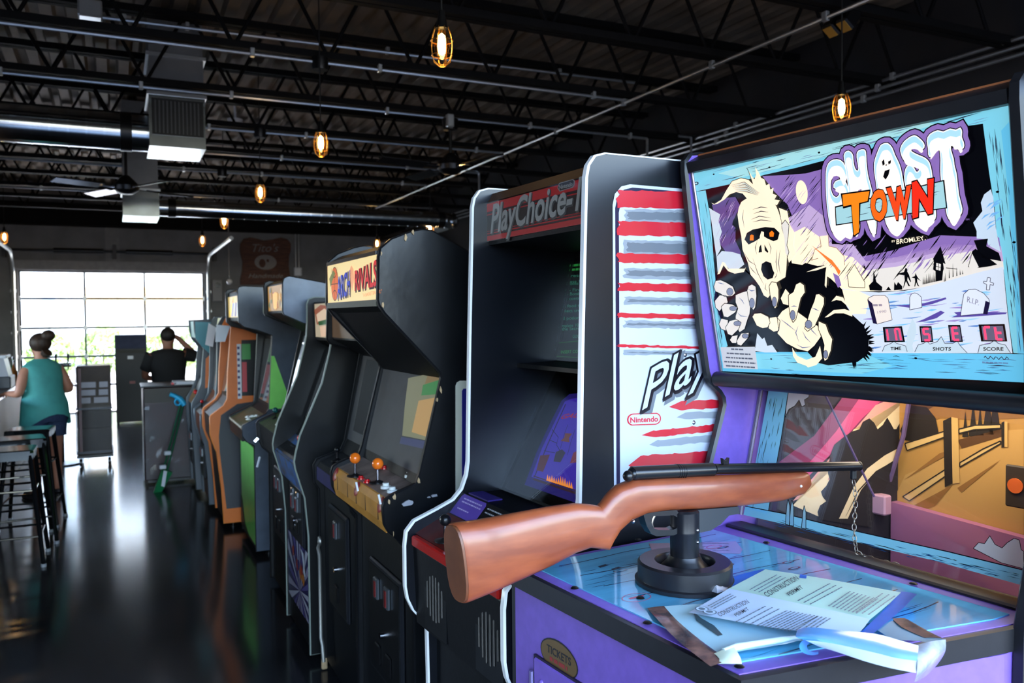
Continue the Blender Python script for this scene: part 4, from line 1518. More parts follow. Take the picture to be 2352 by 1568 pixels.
plate(c_, 'marquee', flat(150, 120, 60, .4), (.24, 1.5), (.25, 1.6), .0, 1, .022, CW - .022, .004)
plate(c_, 'screen', SCRN, (.15, 1.0), (.24, 1.5), .05, .95, .05, CW - .05, .004)
plate(c_, 'control_panel', BLACK, (.012, .86), (.11, .94), 0, 1, .022, CW - .022, .004)
MB().bev(.02, .06, .1, .2, .66, .74, .008).build('coin_box', CHROME, c_)

# ------------------------------------------------------------------ slate cabinet with brown control box
b_ = thing('arcade_cabinet', (.623, 7.3, 0), 0, label='slate grey arcade cabinet with brown control box between the orange and teal cabinets', cat='arcade cabinet')
BW = .6
prof = [(.06, .06), (.05, .3), (.03, .57), (.005, .65), (0, .7), (0, .81), (.015, .83), (.09, .88), (.12, .95), (.135, 1.1), (.152, 1.56), (.19, 1.63), (.62, 1.65), (.62, .06)]
SLATE = mat('slate_laminate', rgb(58, 68, 80), .35, var=.1)
sides(b_, prof, BW, SLATE, TMG)
inner = [(.075, .06), (.045, .57), (.014, .68), (.012, .8), (.1, .88), (.15, .96), (.2, 1.5), (.22, 1.62), (.61, 1.63), (.61, .06)]
body(b_, inner, BW, mat('brown_panel', rgb(120, 66, 42), .45, var=.2))
plate(b_, 'marquee', flat(220, 230, 200, .6), (.2, 1.5), (.22, 1.62), .0, 1, .022, BW - .022, .004)
plate(b_, 'screen', SCRN, (.15, .96), (.2, 1.5), .05, .95, .05, BW - .05, .004)
plate(b_, 'control_panel', BLACK, (.012, .8), (.1, .88), 0, 1, .022, BW - .022, .004)
joystick(b_, .05, .4, .84, RED, .015, .04)
MB().prism([(.05, 1.4), (.11, 1.38), (.14, 1.54), (.08, 1.58)], -.006, -.003).build('paper_tag', WHITE, b_)
coin_door(b_, .05, .15, .45, .25, .55, DOORF)

# ------------------------------------------------------------------ teal and orange cabinet
a_ = thing('arcade_cabinet', (.61, 8.0, 0), 0, label='teal headed arcade cabinet with orange side, last of the row by the glazed door', cat='arcade cabinet')
AW = .6
prof = [(.03, .06), (.01, .5), (0, .8), (.005, .853), (.05, .93), (.085, 1.02), (.1, 1.2), (.115, 1.35), (.06, 1.42), (.04, 1.5), (.035, 1.6), (.6, 1.62), (.6, .06)]
sides(a_, prof, AW, SLATE, TMG)
inner = [(.05, .06), (.03, .5), (.02, .82), (.08, .95), (.12, 1.05), (.15, 1.35), (.06, 1.44), (.05, 1.59), (.59, 1.6), (.59, .06)]
body(a_, inner, AW, BLACK)
MB().prism([(.045, 1.44), (.1, 1.36), (.16, 1.3), (.2, 1.58), (.045, 1.59)], -.004, .0).build('teal_decal', mat('teal_laminate', rgb(78, 158, 176), .4), a_)
MB().prism([(.12, .98), (.3, 1.05), (.3, 1.5), (.18, 1.3), (.13, 1.25)], -.003, .0).build('orange_decal', ORG, a_)
plate(a_, 'marquee', flat(90, 150, 160, .4), (.06, 1.44), (.05, 1.59), .0, 1, .022, AW - .022, .004)
plate(a_, 'screen', SCRN, (.12, 1.05), (.15, 1.35), .05, .95, .05, AW - .05, .004)
plate(a_, 'control_panel', mat('panel_tan', rgb(150, 110, 70), .4), (.02, .82), (.08, .95), 0, .9, .022, AW - .022, .004)
joystick(a_, .05, .15, .88, RED, .02, .045)
coin_door(a_, .03, .15, .45, .25, .6, DOORF)

# levelling feet under every cabinet of the row
for root, wd, zb, dp_ in ((pc, PW, .03, .75), (ar, HW, .03, .74), (g, GW, .05, .7), (f_, FW, .04, .62), (e_, EW, .04, .68), (d_, DW, .04, .65), (c_, CW, .05, .62), (b_, BW, .06, .62), (a_, AW, .06, .6)):
    for x in (.16, dp_ - .08):
        for y in (.06, wd - .06):
            MB().lathe([(0, 0), (.02, 0), (.02, .012), (.008, .014), (.008, zb + .01), (0, zb + .01)], (x, y, 0), 12).build('levelling_foot', BLKMT, root)
# ================================================================== the shooting game
GQ = Vector((.79, .917, 0))
GA_ = radians(5.5)
gt = thing('shooting_game', GQ, GA_, label='purple ghost-town rifle shooting game with illustrated backglass in the right foreground', cat='arcade game')
GM = ROOTM[gt.name]
G3 = GM.to_3x3()
PUR = mat('purple_laminate', rgb(122, 93, 190), .38, var=.08, scale=40, bump=.03)
TRIM = mat('black_trim', rgb(24, 24, 28), .38, var=.15, scale=30, bump=.04)
YF_, YN_ = .625, -.11
ZD = 1.1

# side panels
prof = [(.02, .02), (.02, 1.06), (.30, 1.065), (.528, 1.1), (.573, 1.25), (.612, 1.364), (.622, 1.395), (.619, 1.415), (.606, 1.432), (.576, 1.455), (.566, 1.48), (.543, 1.6), (.497, 1.955),
        (.497, 1.98), (.51, 1.995), (.54, 2.0), (1.2, 2.0), (1.2, .02)]
pn = [(.50, .02)] + prof[3:-1] + [(1.2, .02)]
n = len(prof)


def ghost_side(P, y0, y1, nm='side_panel'):
    n = len(P)
    p = MB().prism(P, y0, y1).build(nm, PUR, gt)
    o1, o2 = offset_poly(P, .006), offset_poly(P, -.001)
    vs = [(a, y0 - .002, z) for a, z in o2] + [(a, y0 + .003, z) for a, z in o1] + [(a, y1 - .003, z) for a, z in o1] + [(a, y1 + .002, z) for a, z in o2]
    b = MB()
    for r in range(3):
        b.add(vs, [(r * n + i, r * n + (i + 1) % n, (r + 1) * n + (i + 1) % n, (r + 1) * n + i) for i in range(n)], True)
    b.build('edge_moulding', TRIM, p)
    return p


ghost_side(prof, YF_, YF_ + .02)
ghost_side(pn, YN_ - .022, YN_)
# base cabinet: narrower at the front
base = [(.012, 0.0), (.012, YF_), (1.19, YF_), (1.19, YN_), (.5, YN_)]
MB().prism(base, .02, .9, 'z').build('base_cabinet', PUR, gt)
MB().prism([(.012, 0.0), (.012, YF_), (.68, YF_), (.68, YN_), (.5, YN_)], .9, 1.06, 'z').build('base_cabinet', PUR, gt)
MB().box(1.15, 1.19, YN_, YF_, .9, 1.47).build('rear_panel', TRIM, gt)
deck = [(0, -.012), (0, YF_), (.685, YF_), (.685, YN_), (.53, YN_ - .005)]
dk = MB().prism(deck, 1.061, 1.0985, 'z').build('deck_board', TRIM, gt)
inset = [(.012, 0.003), (.012, YF_ - .006), (.68, YF_ - .004), (.68, YN_ + .004), (.54, YN_ + .008)]
MB().prism(inset, 1.098, 1.1, 'z').build('deck_top', PUR, gt)
# printed plank sheet under acrylic
OV = [(.04, .03), (.035, YF_ - .025), (.555, YF_ - .02), (.575, YN_ + .032), (.53, YN_ + .034)]
BLU = mat('plank_blue', rgb(92, 178, 216), .12, var=.18, scale=3, stretch=(1, 9, 1), coat=1.)
ov = MB().prism(OV, 1.0995, 1.1022, 'z').build('deck_overlay', BLU, gt)
A = Art(GM @ Vector((0, 0, 1.1023)), G3 @ Vector((1, 0, 0)), G3 @ Vector((0, 1, 0)), .00015)
DKL = mat('plank_ink', rgb(30, 54, 84), .12, coat=1.)
rnd = random.Random(3)
MB.ovw = None


def inside(u, v):
    return .05 < u < .54 and (.03 + (-.105 if u > .0 else 0) * max(0, (u - .04) / .5)) < v < YF_ - .04


for k in range(9):
    v0 = -.06 + k * .078
    pts = [(u, v0 + .004 * sin(u * 23 + k) + rnd.uniform(-.001, .001)) for u in [.05 + i * .03 for i in range(19)]]
    pts = [p for p in pts if inside(*p)]
    if len(pts) > 2:
        A.line(DKL, pts, .0028, 1)
for k in range(130):
    u, v = rnd.uniform(.05, .56), rnd.uniform(-.06, .58)
    l = rnd.uniform(.02, .09)
    if inside(u, v) and inside(u + l, v):
        A.stroke(DKL, [(u, v), (u + l * .5, v + rnd.uniform(-.002, .002)), (u + l, v)], rnd.uniform(.0008, .0024), 2, px=False)
for k in range(7):
    u, v = rnd.uniform(.1, .5), rnd.uniform(.05, .5)
    A.ell(DKL, u, v, .018, .006, 3, 14)
    A.ell(BLU, u, v, .012, .003, 4, 12)
for (x, y) in ((1385, 1300), (1415, 1306), (1615, 1282)):
    p = A.px((x, y))
    A.poly(DKL, [(p[0] - .012, p[1] - .006), (p[0] + .014, p[1] - .002), (p[0] + .012, p[1] + .008), (p[0] - .01, p[1] + .004)], 3)
for (x, y) in ((1650, 1286), (1678, 1296)):
    p = A.px((x, y))
    A.ell(flat(60, 50, 48), p[0], p[1], .009, .006, 4, 12)
# instruction sticker and red rubber stamp
A.pp(flat(150, 160, 190, rough=.12, coat=1), [(1600, 1246), (1690, 1243), (1706, 1262), (1700, 1272), (1600, 1269)], 3)
p = A.px((1640, 1256))
A.ell(flat(190, 80, 90, rough=.12, coat=1), p[0], p[1], .022, .012, 5, 18)
A.ell(flat(150, 160, 190, rough=.12, coat=1), p[0], p[1], .019, .009, 6, 18)
for k in range(3):
    a = A.px((1602, 1248 + k * 8))
    A.greek(flat(110, 100, 150), a[0], a[1], .07, .003, 5, ang=-.6)
A.pp(flat(176, 150, 170, rough=.12, coat=1), [(1490, 1248), (1538, 1247), (1540, 1266), (1497, 1264)], 3)
p = A.px((1462, 1372))
A.line(flat(200, 80, 110), [(p[0] + .03 * cos(k * pi / 8), p[1] + .02 * sin(k * pi / 8)) for k in range(17)], .0015, 3)
A.greek(flat(200, 80, 110), p[0] - .016, p[1] - .002, .034, .006, 3)
A.done('plank_print', ov)
for (x, y) in ((1466, 1239), (1487, 1430), (1320, 1350), (1471, 1373), (1698, 1530), (1760, 1246), (2098, 1340), (1610, 1180)):
    q = at(x, y, 2, ZD + .003)
    MB().lathe([(0, .003), (.005, .0025), (.008, 0)], q, 12).build('deck_screw', BLKMT, gt, world=True)

# front panel fittings
dq = GM.inverted() @ hit(1226, 1508, GM @ Vector((.004, 0, 0)), G3 @ Vector((1, 0, 0)))
tk = MB().bev(.003, .012, dq.y - .38, dq.y, dq.z - .45, dq.z, .003).build('ticket_door', PUR, gt)
MB().box(.0065, .0118, dq.y - .384, dq.y + .004, dq.z - .454, dq.z + .004).build('door_gap', mat('gap_dark', rgb(30, 22, 52), .6), tk)
MB().cyl((.002, dq.y + .006, dq.z - .03), (.002, dq.y + .006, dq.z - .42), .005, n=8).build('door_hinge', mat('hinge_purple', rgb(150, 140, 190), .3, metal=.6), tk)
for z, y in ((dq.z - .04, dq.y - .03), (dq.z - .045, dq.y - .07)):
    MB().ball((.004, y, z), .006, 10, 6).build('rivet', PUR, tk)
A = Art(GM @ Vector((.0115, .5, .95)), G3 @ Vector((0, -1, 0)), (0, 0, 1), .0004)
c = A.px((1284, 1511))
stk = MB()
A.ell(flat(24, 20, 22), c[0], c[1], .064, .034, 2, 28)
A.ell(mat('tarnished_gold', rgb(120, 92, 52), .3, metal=.5), c[0], c[1], .061, .031, 3, 28)
A.text(flat(20, 18, 20), 'TICKETS', c[0] - .04, c[1] + .0, .015, L=4, fit=.082, offset=.02)
A.greek(flat(150, 40, 36), c[0] - .03, c[1] - .014, .06, .008, 4)
A.done('ticket_sticker', gt, label='oval gold TICKETS sticker')

# marquee box
MT, MBm = Vector((.497, 1.965)), Vector((.598, 1.478))
MB().prism([(.625, 1.47), (1.19, 1.47), (1.19, 1.99), (.54, 1.99), (.53, 1.955)], YN_, YF_).build('backbox', TRIM, gt)
mb = MB().prism([(.606, 1.478), (.509, 1.958), (.517, 1.96), (.614, 1.48)], YN_ + .002, YF_ - .002).build('backglass', BLKPL, gt)
MB().tube([(.588, YN_ + .004, 1.462), (.588, YF_ - .004, 1.462)], .018, 14).build('lower_bumper', TRIM, gt)
MB().prism([(.497, 1.952), (.492, 1.975), (.53, 1.995), (.56, 1.99), (.53, 1.95)], YN_ + .002, YF_ - .002).build('top_header', TRIM, gt)
MB().box(.53, 1.19, YN_, YF_, 1.992, 1.9985).build('roof_board', mat('raw_board', rgb(150, 84, 44), .7), gt)
MB().cyl((.60, YF_ - .006, 1.48), (.505, YF_ - .006, 1.955), .004, n=8).build('glass_channel', mat('channel_steel', rgb(170, 160, 180), .25, metal=.8), gt)

O = GM @ Vector((.606, YF_, 1.478))
A = Art(O, G3 @ Vector((0, -1, 0)), G3 @ Vector((-.097, 0, .48)), .00022)
A.O = A.O + A.n * .0006
EM = 1.0


def I(r, g, b, k=1.):
    return flat(r, g, b, emit=EM * k, rough=.12)


def c1(*P): return [(1560 + x * .1913, 150 + y * .1913) for x, y in P]
def c2(*P): return [(1952 + x * .1913, 150 + y * .1913) for x, y in P]
def c3(*P): return [(1560 + x * .1913, 400 + y * .1913) for x, y in P]
def c4(*P): return [(1560 + x * .1913, 640 + y * .1913) for x, y in P]
def c5(*P): return [(1952 + x * .1913, 400 + y * .1913) for x, y in P]
def c6(*P): return [(1952 + x * .1913, 640 + y * .1913) for x, y in P]


K = flat(10, 9, 14, rough=.12)
CRM, CRD = I(250, 232, 200), I(222, 214, 206)
WB, WBD, WBL = I(120, 196, 216), I(96, 184, 220), I(158, 210, 214)
PU, PUD, LAV = I(134, 104, 170), I(92, 72, 130), I(186, 160, 200)
NVY = I(34, 26, 66, .6)
# black field, then wood posts
A.pp(K, [(1586, 398), (2322, 200), (2350, 560), (2352, 880), (1655, 856)], 1)
band_t = [(1584, 398), (1700, 365), (1790, 342), (1900, 312), (1952, 299), (2080, 262), (2200, 226), (2320, 197), (2325, 230), (2327, 262), (2325, 268), (2258, 284), (2222, 289), (2100, 318), (1980, 346), (1891, 369), (1830, 385), (1757, 401), (1690, 420), (1592, 441)]
A.pp(WB, band_t, 2)
A.pp(WBL, [(1650, 398), (1800, 355), (1950, 312), (2100, 275), (2150, 285), (2000, 332), (1850, 372), (1700, 408)], 3)
A.pp(WBD, [(1700, 366), (1800, 340), (1952, 299), (2080, 262), (2200, 226), (2320, 197), (2321, 206), (2200, 240), (2080, 275), (1952, 308), (1800, 347), (1700, 374)], 3)
A.pp(WB, [(1592, 441), (1621, 437), (1632, 500), (1640, 600), (1645, 660), (1655, 730), (1675, 792), (1656, 805), (1652, 850), (1640, 780), (1620, 620), (1604, 520)], 2)
A.pp(WB, [(2258, 284), (2327, 267), (2338, 360), (2347, 450), (2350, 560), (2352, 700), (2352, 812), (2328, 810), (2319, 748), (2313, 690), (2307, 630), (2298, 563), (2289, 534), (2285, 476), (2272, 395)], 2)
A.pp(WBD, [(2300, 300), (2327, 270), (2338, 360), (2347, 450), (2350, 560), (2352, 812), (2338, 811), (2328, 600), (2315, 430)], 3)
A.pp(WBD, [(1654, 806), (1730, 808), (1990, 808), (2200, 811), (2352, 813), (2352, 878), (2200, 870), (1950, 864), (1656, 852)], 2)
A.pp(WB, [(1720, 812), (1990, 812), (2050, 840), (1980, 858), (1720, 845)], 3)
rnd = random.Random(11)
# wood grain
for k in range(70):
    s = rnd.random()
    x = 1595 + s * 700
    y0, y1 = 398 - (x - 1585) * .27 + 5, 441 - (x - 1592) * .236 - 4
    y = y0 + (y1 - y0) * rnd.random()
    l = rnd.uniform(15, 70)
    if x + l < 2318:
        A.stroke(NVY if rnd.random() < .55 else I(110, 120, 170, .8), [(x, y), (x + l * .5, y - l * .128 + rnd.uniform(-1, 1)), (x + l, y - l * .262)], rnd.uniform(.0006, .0017), 4)
for k in range(46):
    q = rnd.random()
    y = 445 + q * 320
    xa = 1594 + (y - 441) * .155
    x = xa + rnd.uniform(3, 24 if y < 700 else 14)
    l = rnd.uniform(15, 60)
    A.stroke(NVY, [(x, y), (x + l * .07, y + l * .5), (x + l * .15, y + l)], rnd.uniform(.0006, .0016), 4)
for k in range(46):
    y = 285 + rnd.random() * 480
    xa = 2259 + (y - 284) * .13 + 6
    x = xa + rnd.uniform(2, 34)
    l = rnd.uniform(20, 70)
    if x < 2342:
        A.stroke(NVY, [(x, y), (x + l * .06, y + l * .5), (x + l * .12, y + l)], rnd.uniform(.0006, .0018), 4)
for k in range(60):
    x, y = rnd.uniform(1750, 2300), rnd.uniform(815, 858)
    l = rnd.uniform(15, 60)
    A.stroke(I(60, 80, 140, .7) if k % 2 else NVY, [(x, y), (x + l * .5, y + rnd.uniform(-2, 2)), (x + l, y + 1)], rnd.uniform(.0005, .0015), 4)
for (x, y) in ((1768, 384), (1640, 400), (2158, 266), (2288, 234), (1882, 350), (2292, 440), (2330, 556), (2104, 822), (1772, 824)):
    p = A.px((x, y))
    A.ell(K, p[0], p[1], .003, .002, 5, 8)
for (x, y) in ((1600, 421), (2292, 235)):
    p = A.px((x, y))
    A.ell(NVY, p[0], p[1], .008, .004, 5, 10)
    A.ell(WBL, p[0], p[1], .004, .002, 6, 8)
# purple sky
A.pp(PU, [(1752, 404), (1800, 402), (1852, 398), (1890, 388), (1895, 440), (1905, 520), (1912, 552), (1900, 600), (1858, 600), (1830, 520), (1810, 470), (1780, 440)], 6)
A.pp(PUD, [(1636, 470), (1660, 455), (1690, 452), (1700, 470), (1696, 540), (1705, 600), (1690, 610), (1655, 560), (1645, 500)], 6)
A.pp(LAV, [(1812, 500), (1860, 470), (1898, 500), (1912, 560), (1960, 560), (1990, 600), (1950, 650), (1900, 610), (1850, 600), (1822, 560)], 7)
A.pp(CRM, [(1812, 540), (1850, 520), (1886, 545), (1915, 580), (1960, 590), (1990, 620), (2010, 668), (1940, 668), (1910, 640), (1870, 612), (1820, 604)], 8)
A.pp(CRD, [(1990, 620), (2060, 612), (2150, 590), (2240, 575), (2305, 600), (2307, 618), (2230, 632), (2150, 655), (2060, 668), (2005, 668)], 7)
A.pp(LAV, [(1985, 600), (2060, 590), (2170, 560), (2300, 565), (2306, 600), (2240, 590), (2150, 602), (2060, 622), (1992, 626)], 6)
A.pp(PU, [(1975, 590), (2050, 575), (2160, 540), (2296, 545), (2300, 575), (2170, 575), (2060, 602), (1985, 610)], 6)
for k in range(150):
    x, y = rnd.uniform(1850, 2290), rnd.uniform(520, 640)
    l = rnd.uniform(12, 48)
    if y + l * 1.2 > 660 - abs(x - 2010) * .15 or y < 530 + abs(x - 2100) * .04:
        continue
    m = (K, PU, LAV, K)[k % 4]
    A.stroke(m, [(x, y), (x - l * .35, y + l * .5), (x - l * .75, y + l)], rnd.uniform(.001, .003), 9)
for k in range(70):
    x, y = rnd.uniform(1765, 1890), rnd.uniform(400, 520)
    l = rnd.uniform(12, 44)
    if x - l * .7 < 1772:
        continue
    A.stroke((K, LAV, PUD)[k % 3], [(x, y), (x - l * .35, y + l * .45), (x - l * .7, y + l * .9)], rnd.uniform(.0008, .0026), 9)
for k in range(26):
    x, y = rnd.uniform(1660, 1695), rnd.uniform(455, 560)
    l = rnd.uniform(10, 34)
    A.stroke((K, LAV)[k % 2], [(x, y), (x - l * .3, y + l * .5), (x - l * .5, y + l)], rnd.uniform(.0008, .0022), 9)
A.pp(I(196, 206, 216), c3((365, 400), (410, 430), (500, 480), (480, 560), (520, 690), (490, 780), (510, 890), (455, 990), (440, 900), (400, 600)), 9)
A.pp(I(196, 206, 216), c3((455, 990), (520, 920), (640, 930), (740, 960), (790, 1080), (700, 1150), (600, 1130), (530, 1050), (470, 1180)), 9)
mo = A.px((1843, 441))
A.ell(CRM, mo[0], mo[1], .0145, .0245, 10, 26)
for d in (-3, 4):
    A.stroke(LAV, [(1852 + d, 434), (1842 + d, 446), (1834 + d, 460)], .0012, 11)
# right cloud
A.pp(I(190, 206, 222), c5((1620, 240), (1700, 180), (1730, 280), (1740, 420), (1760, 640), (1790, 800), (1820, 930), (1760, 900), (1670, 850), (1650, 780), (1530, 770), (1530, 680), (1490, 580), (1600, 440), (1580, 340)), 9)
for k in range(10):
    x, y = rnd.uniform(2255, 2290), rnd.uniform(460, 560)
    A.stroke(I(110, 170, 220), [(x, y), (x + 8, y - 8), (x + 20, y - 14)], .003, 10)
# ground
A.pp(I(204, 212, 226), [(1936, 662), (1975, 668), (2020, 671), (2080, 667), (2140, 655), (2200, 638), (2260, 622), (2306, 612), (2310, 660), (2316, 720), (2327, 810), (1995, 810), (1997, 780), (1985, 745), (1958, 725), (1945, 700)], 10)
A.pp(CRM, [(1936, 664), (1975, 668), (2000, 680), (1990, 720), (1960, 720), (1944, 695)], 11)
for k in range(80):
    x, y = rnd.uniform(1960, 2270), rnd.uniform(668, 800)
    if y < 672 - (x - 2050) * .25 or x < 1996 and y > 735:
        continue
    l = rnd.uniform(15, 60)
    if x + l > 2306:
        continue
    A.stroke((I(120, 186, 226), I(150, 130, 190), I(90, 130, 190), I(150, 200, 226))[k % 4], [(x, y), (x + l * .5, y - l * .02), (x + l, y - l * .1)], rnd.uniform(.0012, .0042), 11)
for q in (c6((800, 520), (900, 480), (1100, 380), (1150, 400), (1050, 470), (900, 510)), c6((560, 320), (900, 290), (1160, 220), (1170, 240), (1000, 300), (760, 350)), c6((1230, 460), (1300, 430), (1260, 400), (1350, 390), (1900, 400), (1880, 420), (1500, 450))):
    A.pp(I(86, 70, 150), q, 12)
# skyline
for q in (c5((-20, 1210), (65, 1080), (190, 1290), (190, 1360), (0, 1350)),):
    A.pp(CRM, q, 12)
    A.line(K, [A.px(p) for p in q] + [A.px(q[0])], .0012, 13)
for q in (c5((240, 1330), (290, 1280), (295, 1150), (330, 1290), (400, 1350), (395, 1395), (250, 1390)), c5((440, 1390), (475, 1345), (510, 1390)), c5((540, 1390), (545, 1290), (570, 1330), (590, 1290), (640, 1340), (640, 1380)),
          c5((1010, 1010), (1100, 860), (1160, 1075), (1130, 1060), (1140, 1130), (1130, 1160), (1120, 1270), (1040, 1285), (1040, 1160), (1010, 1140), (1020, 1050)),
          c5((1430, 1110), (1480, 920), (1520, 890), (1700, 1020), (1780, 1080), (1700, 1100), (1560, 1120)), c5((1500, 790), (1670, 770), (1650, 860), (1800, 940), (1830, 1040), (1600, 1000), (1540, 900)),
          # two walking figures
          c5((660, 1170), (680, 1120), (700, 1130), (700, 1165), (720, 1200), (745, 1280), (740, 1295), (705, 1230), (700, 1270), (735, 1340), (715, 1340), (685, 1280), (660, 1350), (650, 1370), (655, 1340), (670, 1270), (665, 1210), (600, 1200), (580, 1225), (590, 1190)),
          c5((790, 1220), (800, 1180), (812, 1210), (830, 1240), (865, 1280), (820, 1250), (820, 1290), (845, 1345), (825, 1335), (808, 1295), (795, 1345), (785, 1345), (795, 1280), (790, 1245), (750, 1235))):
    A.pp(K, q, 13)
A.pp(CRD, c5((1050, 1060), (1105, 1075), (1100, 1155), (1045, 1140)), 14)
A.line(K, [A.px(p) for p in c5((1078, 1066), (1072, 1148))], .001, 15)
A.line(K, [A.px(p) for p in c5((1048, 1100), (1102, 1115))], .001, 15)
A.pp(CRD, c5((1440, 1100), (1480, 950), (1560, 1110), (1470, 1150)), 14)
for k in range(14):
    x = 885 + k * 13 if k < 12 else 1140 + (k - 12) * 14
    h = rnd.uniform(60, 130)
    A.pp(K, c5((x, 1320 - k * 3), (x + 5, 1320 - h - k * 3), (x + 11, 1318 - k * 3)), 13)
for x, h in ((1200, 120), (1245, 170), (1290, 110), (1330, 70), (1360, 50)):
    A.pp(K, c5((x, 1245 - (x - 1200) * .3), (x + 3, 1245 - h - (x - 1200) * .3), (x + 12, 1242 - (x - 1200) * .3)), 13)
A.line(K, [A.px(p) for p in c5((1165, 1120), (1300, 1135))], .0012, 13)
# gravestones
for q, tx in ((c6((230, 230), (300, 195), (430, 195), (470, 230), (520, 490), (340, 540), (290, 520)), 1), (c6((730, 370), (730, 220), (750, 180), (790, 165), (830, 180), (870, 215), (878, 340)), 0), (c6((1340, 440), (1360, 290), (1380, 180), (1440, 125), (1520, 120), (1620, 170), (1680, 240), (1690, 290), (1660, 420), (1600, 415)), 2),
              (c6((1650, 130), (1655, 65), (1615, 45), (1620, 25), (1655, 30), (1665, -20), (1700, -15), (1695, 35), (1740, 50), (1735, 75), (1695, 65), (1690, 130)), 0)):
    A.pp(I(214, 218, 230) if tx != 1 else I(232, 218, 208), q, 13)
    A.line(NVY, [A.px(p) for p in q] + [A.px(q[0])], .001, 14)
A.pp(NVY, c6((220, 240), (280, 290), (340, 540), (290, 530)), 14)
A.pp(NVY, c6((1640, 260), (1690, 280), (1665, 420), (1610, 420)), 14)
A.textquad(I(120, 116, 140), 'R.I.P.', c6((1420, 275), (1560, 315), (1570, 255), (1425, 205)), L=15)
p = c6((290, 325), (455, 305), (455, 262), (290, 280))
A.greek(I(150, 136, 150), *A.px(p[0]), .022, .004, 15)
A.textquad(I(150, 136, 150), '1990', c6((345, 415), (450, 400), (450, 365), (342, 385)), L=15)
# digit windows with lit segments
SEG = I(255, 70, 110, 1.3)
for q, ds in ((((2030, 750), (2074, 748), (2081, 784), (2034, 785)), '1n'), (((2114, 748), (2142, 748), (2146, 784), (2118, 785)), 'S'), (((2180, 745), (2208, 745), (2214, 784), (2185, 784)), 'E'), (((2250, 744), (2310, 743), (2316, 783), (2256, 783)), 'rt')):
    A.pp(K, q, 15)
    (x0, y0), (x1, y1), (x2, y2), (x3, y3) = q

    def Q(s, t_, q=q):
        a = (q[0][0] * (1 - s) + q[1][0] * s, q[0][1] * (1 - s) + q[1][1] * s)
        c = (q[3][0] * (1 - s) + q[2][0] * s, q[3][1] * (1 - s) + q[2][1] * s)
        return (a[0] * (1 - t_) + c[0] * t_, a[1] * (1 - t_) + c[1] * t_)
    A.pp(I(112, 104, 128, .7), [Q(.1, .1), Q(.92, .1), Q(.92, .93), Q(.1, .93)], 16)
    nd = len(ds)
    for i, ch in enumerate(ds):
        s0, s1 = .1 + .82 * i / nd, .1 + .82 * (i + 1) / nd
        w = s1 - s0
        a, b_ = s0 + w * .25, s0 + w * .78
        segs = {'1': 'fe', 'n': 'aefbc', 'S': 'afgcd', 'E': 'afged', 'r': 'aef', 't': 'fegd'}[ch]
        geo = {'a': ((a, .16), (b_, .16)), 'f': ((a, .16), (a, .5)), 'b': ((b_, .16), (b_, .5)), 'g': ((a, .5), (b_, .5)), 'e': ((a, .5), (a, .88)), 'c': ((b_, .5), (b_, .88)), 'd': ((a, .88), (b_, .88))}
        for sname in segs:
            A.line(SEG, [A.px(Q(*geo[sname][0])), A.px(Q(*geo[sname][1]))], .0042, 17)
for s, q, sh in (('TIME', ((2048, 803), (2072, 802), (2072, 795), (2048, 796)), c6((400, 870), (430, 800), (510, 770), (540, 740), (570, 770), (680, 800), (700, 870))),
                 ('SHOTS', ((2145, 804), (2186, 804), (2187, 796), (2145, 796)), c6((790, 875), (830, 790), (900, 770), (935, 740), (970, 780), (1060, 750), (1110, 690), (1150, 770), (1250, 770), (1300, 740), (1330, 790), (1420, 885))),
                 ('SCORE', ((2261, 804), (2307, 804), (2307, 796), (2261, 796)), c6((1550, 885), (1570, 795), (1650, 780), (1700, 770), (1745, 730), (1790, 770), (1880, 790), (1940, 885)))):
    A.pp(I(190, 206, 216), sh, 13)
    A.line(NVY, [A.px(p) for p in sh], .001, 14)
    A.textquad(K, s, q, L=15, offset=.02)
A.pp(I(190, 206, 216), c6((680, 880), (700, 640), (760, 470), (800, 540), (810, 640), (760, 800), (780, 880)), 12)
# ghoul: coat, hands, head
A.pp(K, [(1648, 640), (1662, 610), (1690, 622), (1712, 620), (1740, 645), (1765, 680), (1800, 660), (1812, 610), (1838, 612), (1852, 603), (1880, 610), (1903, 608), (1897, 655), (1920, 665), (1926, 690), (1945, 700), (1960, 722), (1985, 745), (1998, 775), (1996, 812), (1972, 830), (1905, 838), (1880, 832), (1850, 800), (1800, 800), (1740, 806), (1700, 806), (1675, 800), (1660, 740), (1642, 690)], 14)
for k in range(24):
    a = rnd.uniform(-.9, 1.6)
    cx_, cy_ = 1960, 785
    x, y = cx_ + 38 * cos(a), cy_ + 44 * sin(a)
    A.pp(K, [(x - 3 * sin(a), y + 3 * cos(a)), (cx_ + 52 * cos(a), cy_ + 62 * sin(a)), (x + 3 * sin(a), y - 3 * cos(a))], 14)


def shape(m, q, L, w=.0016):
    A.pp(m, q, L)
    A.line(K, [A.px(p) for p in q] + [A.px(q[0])], w, L + 1)


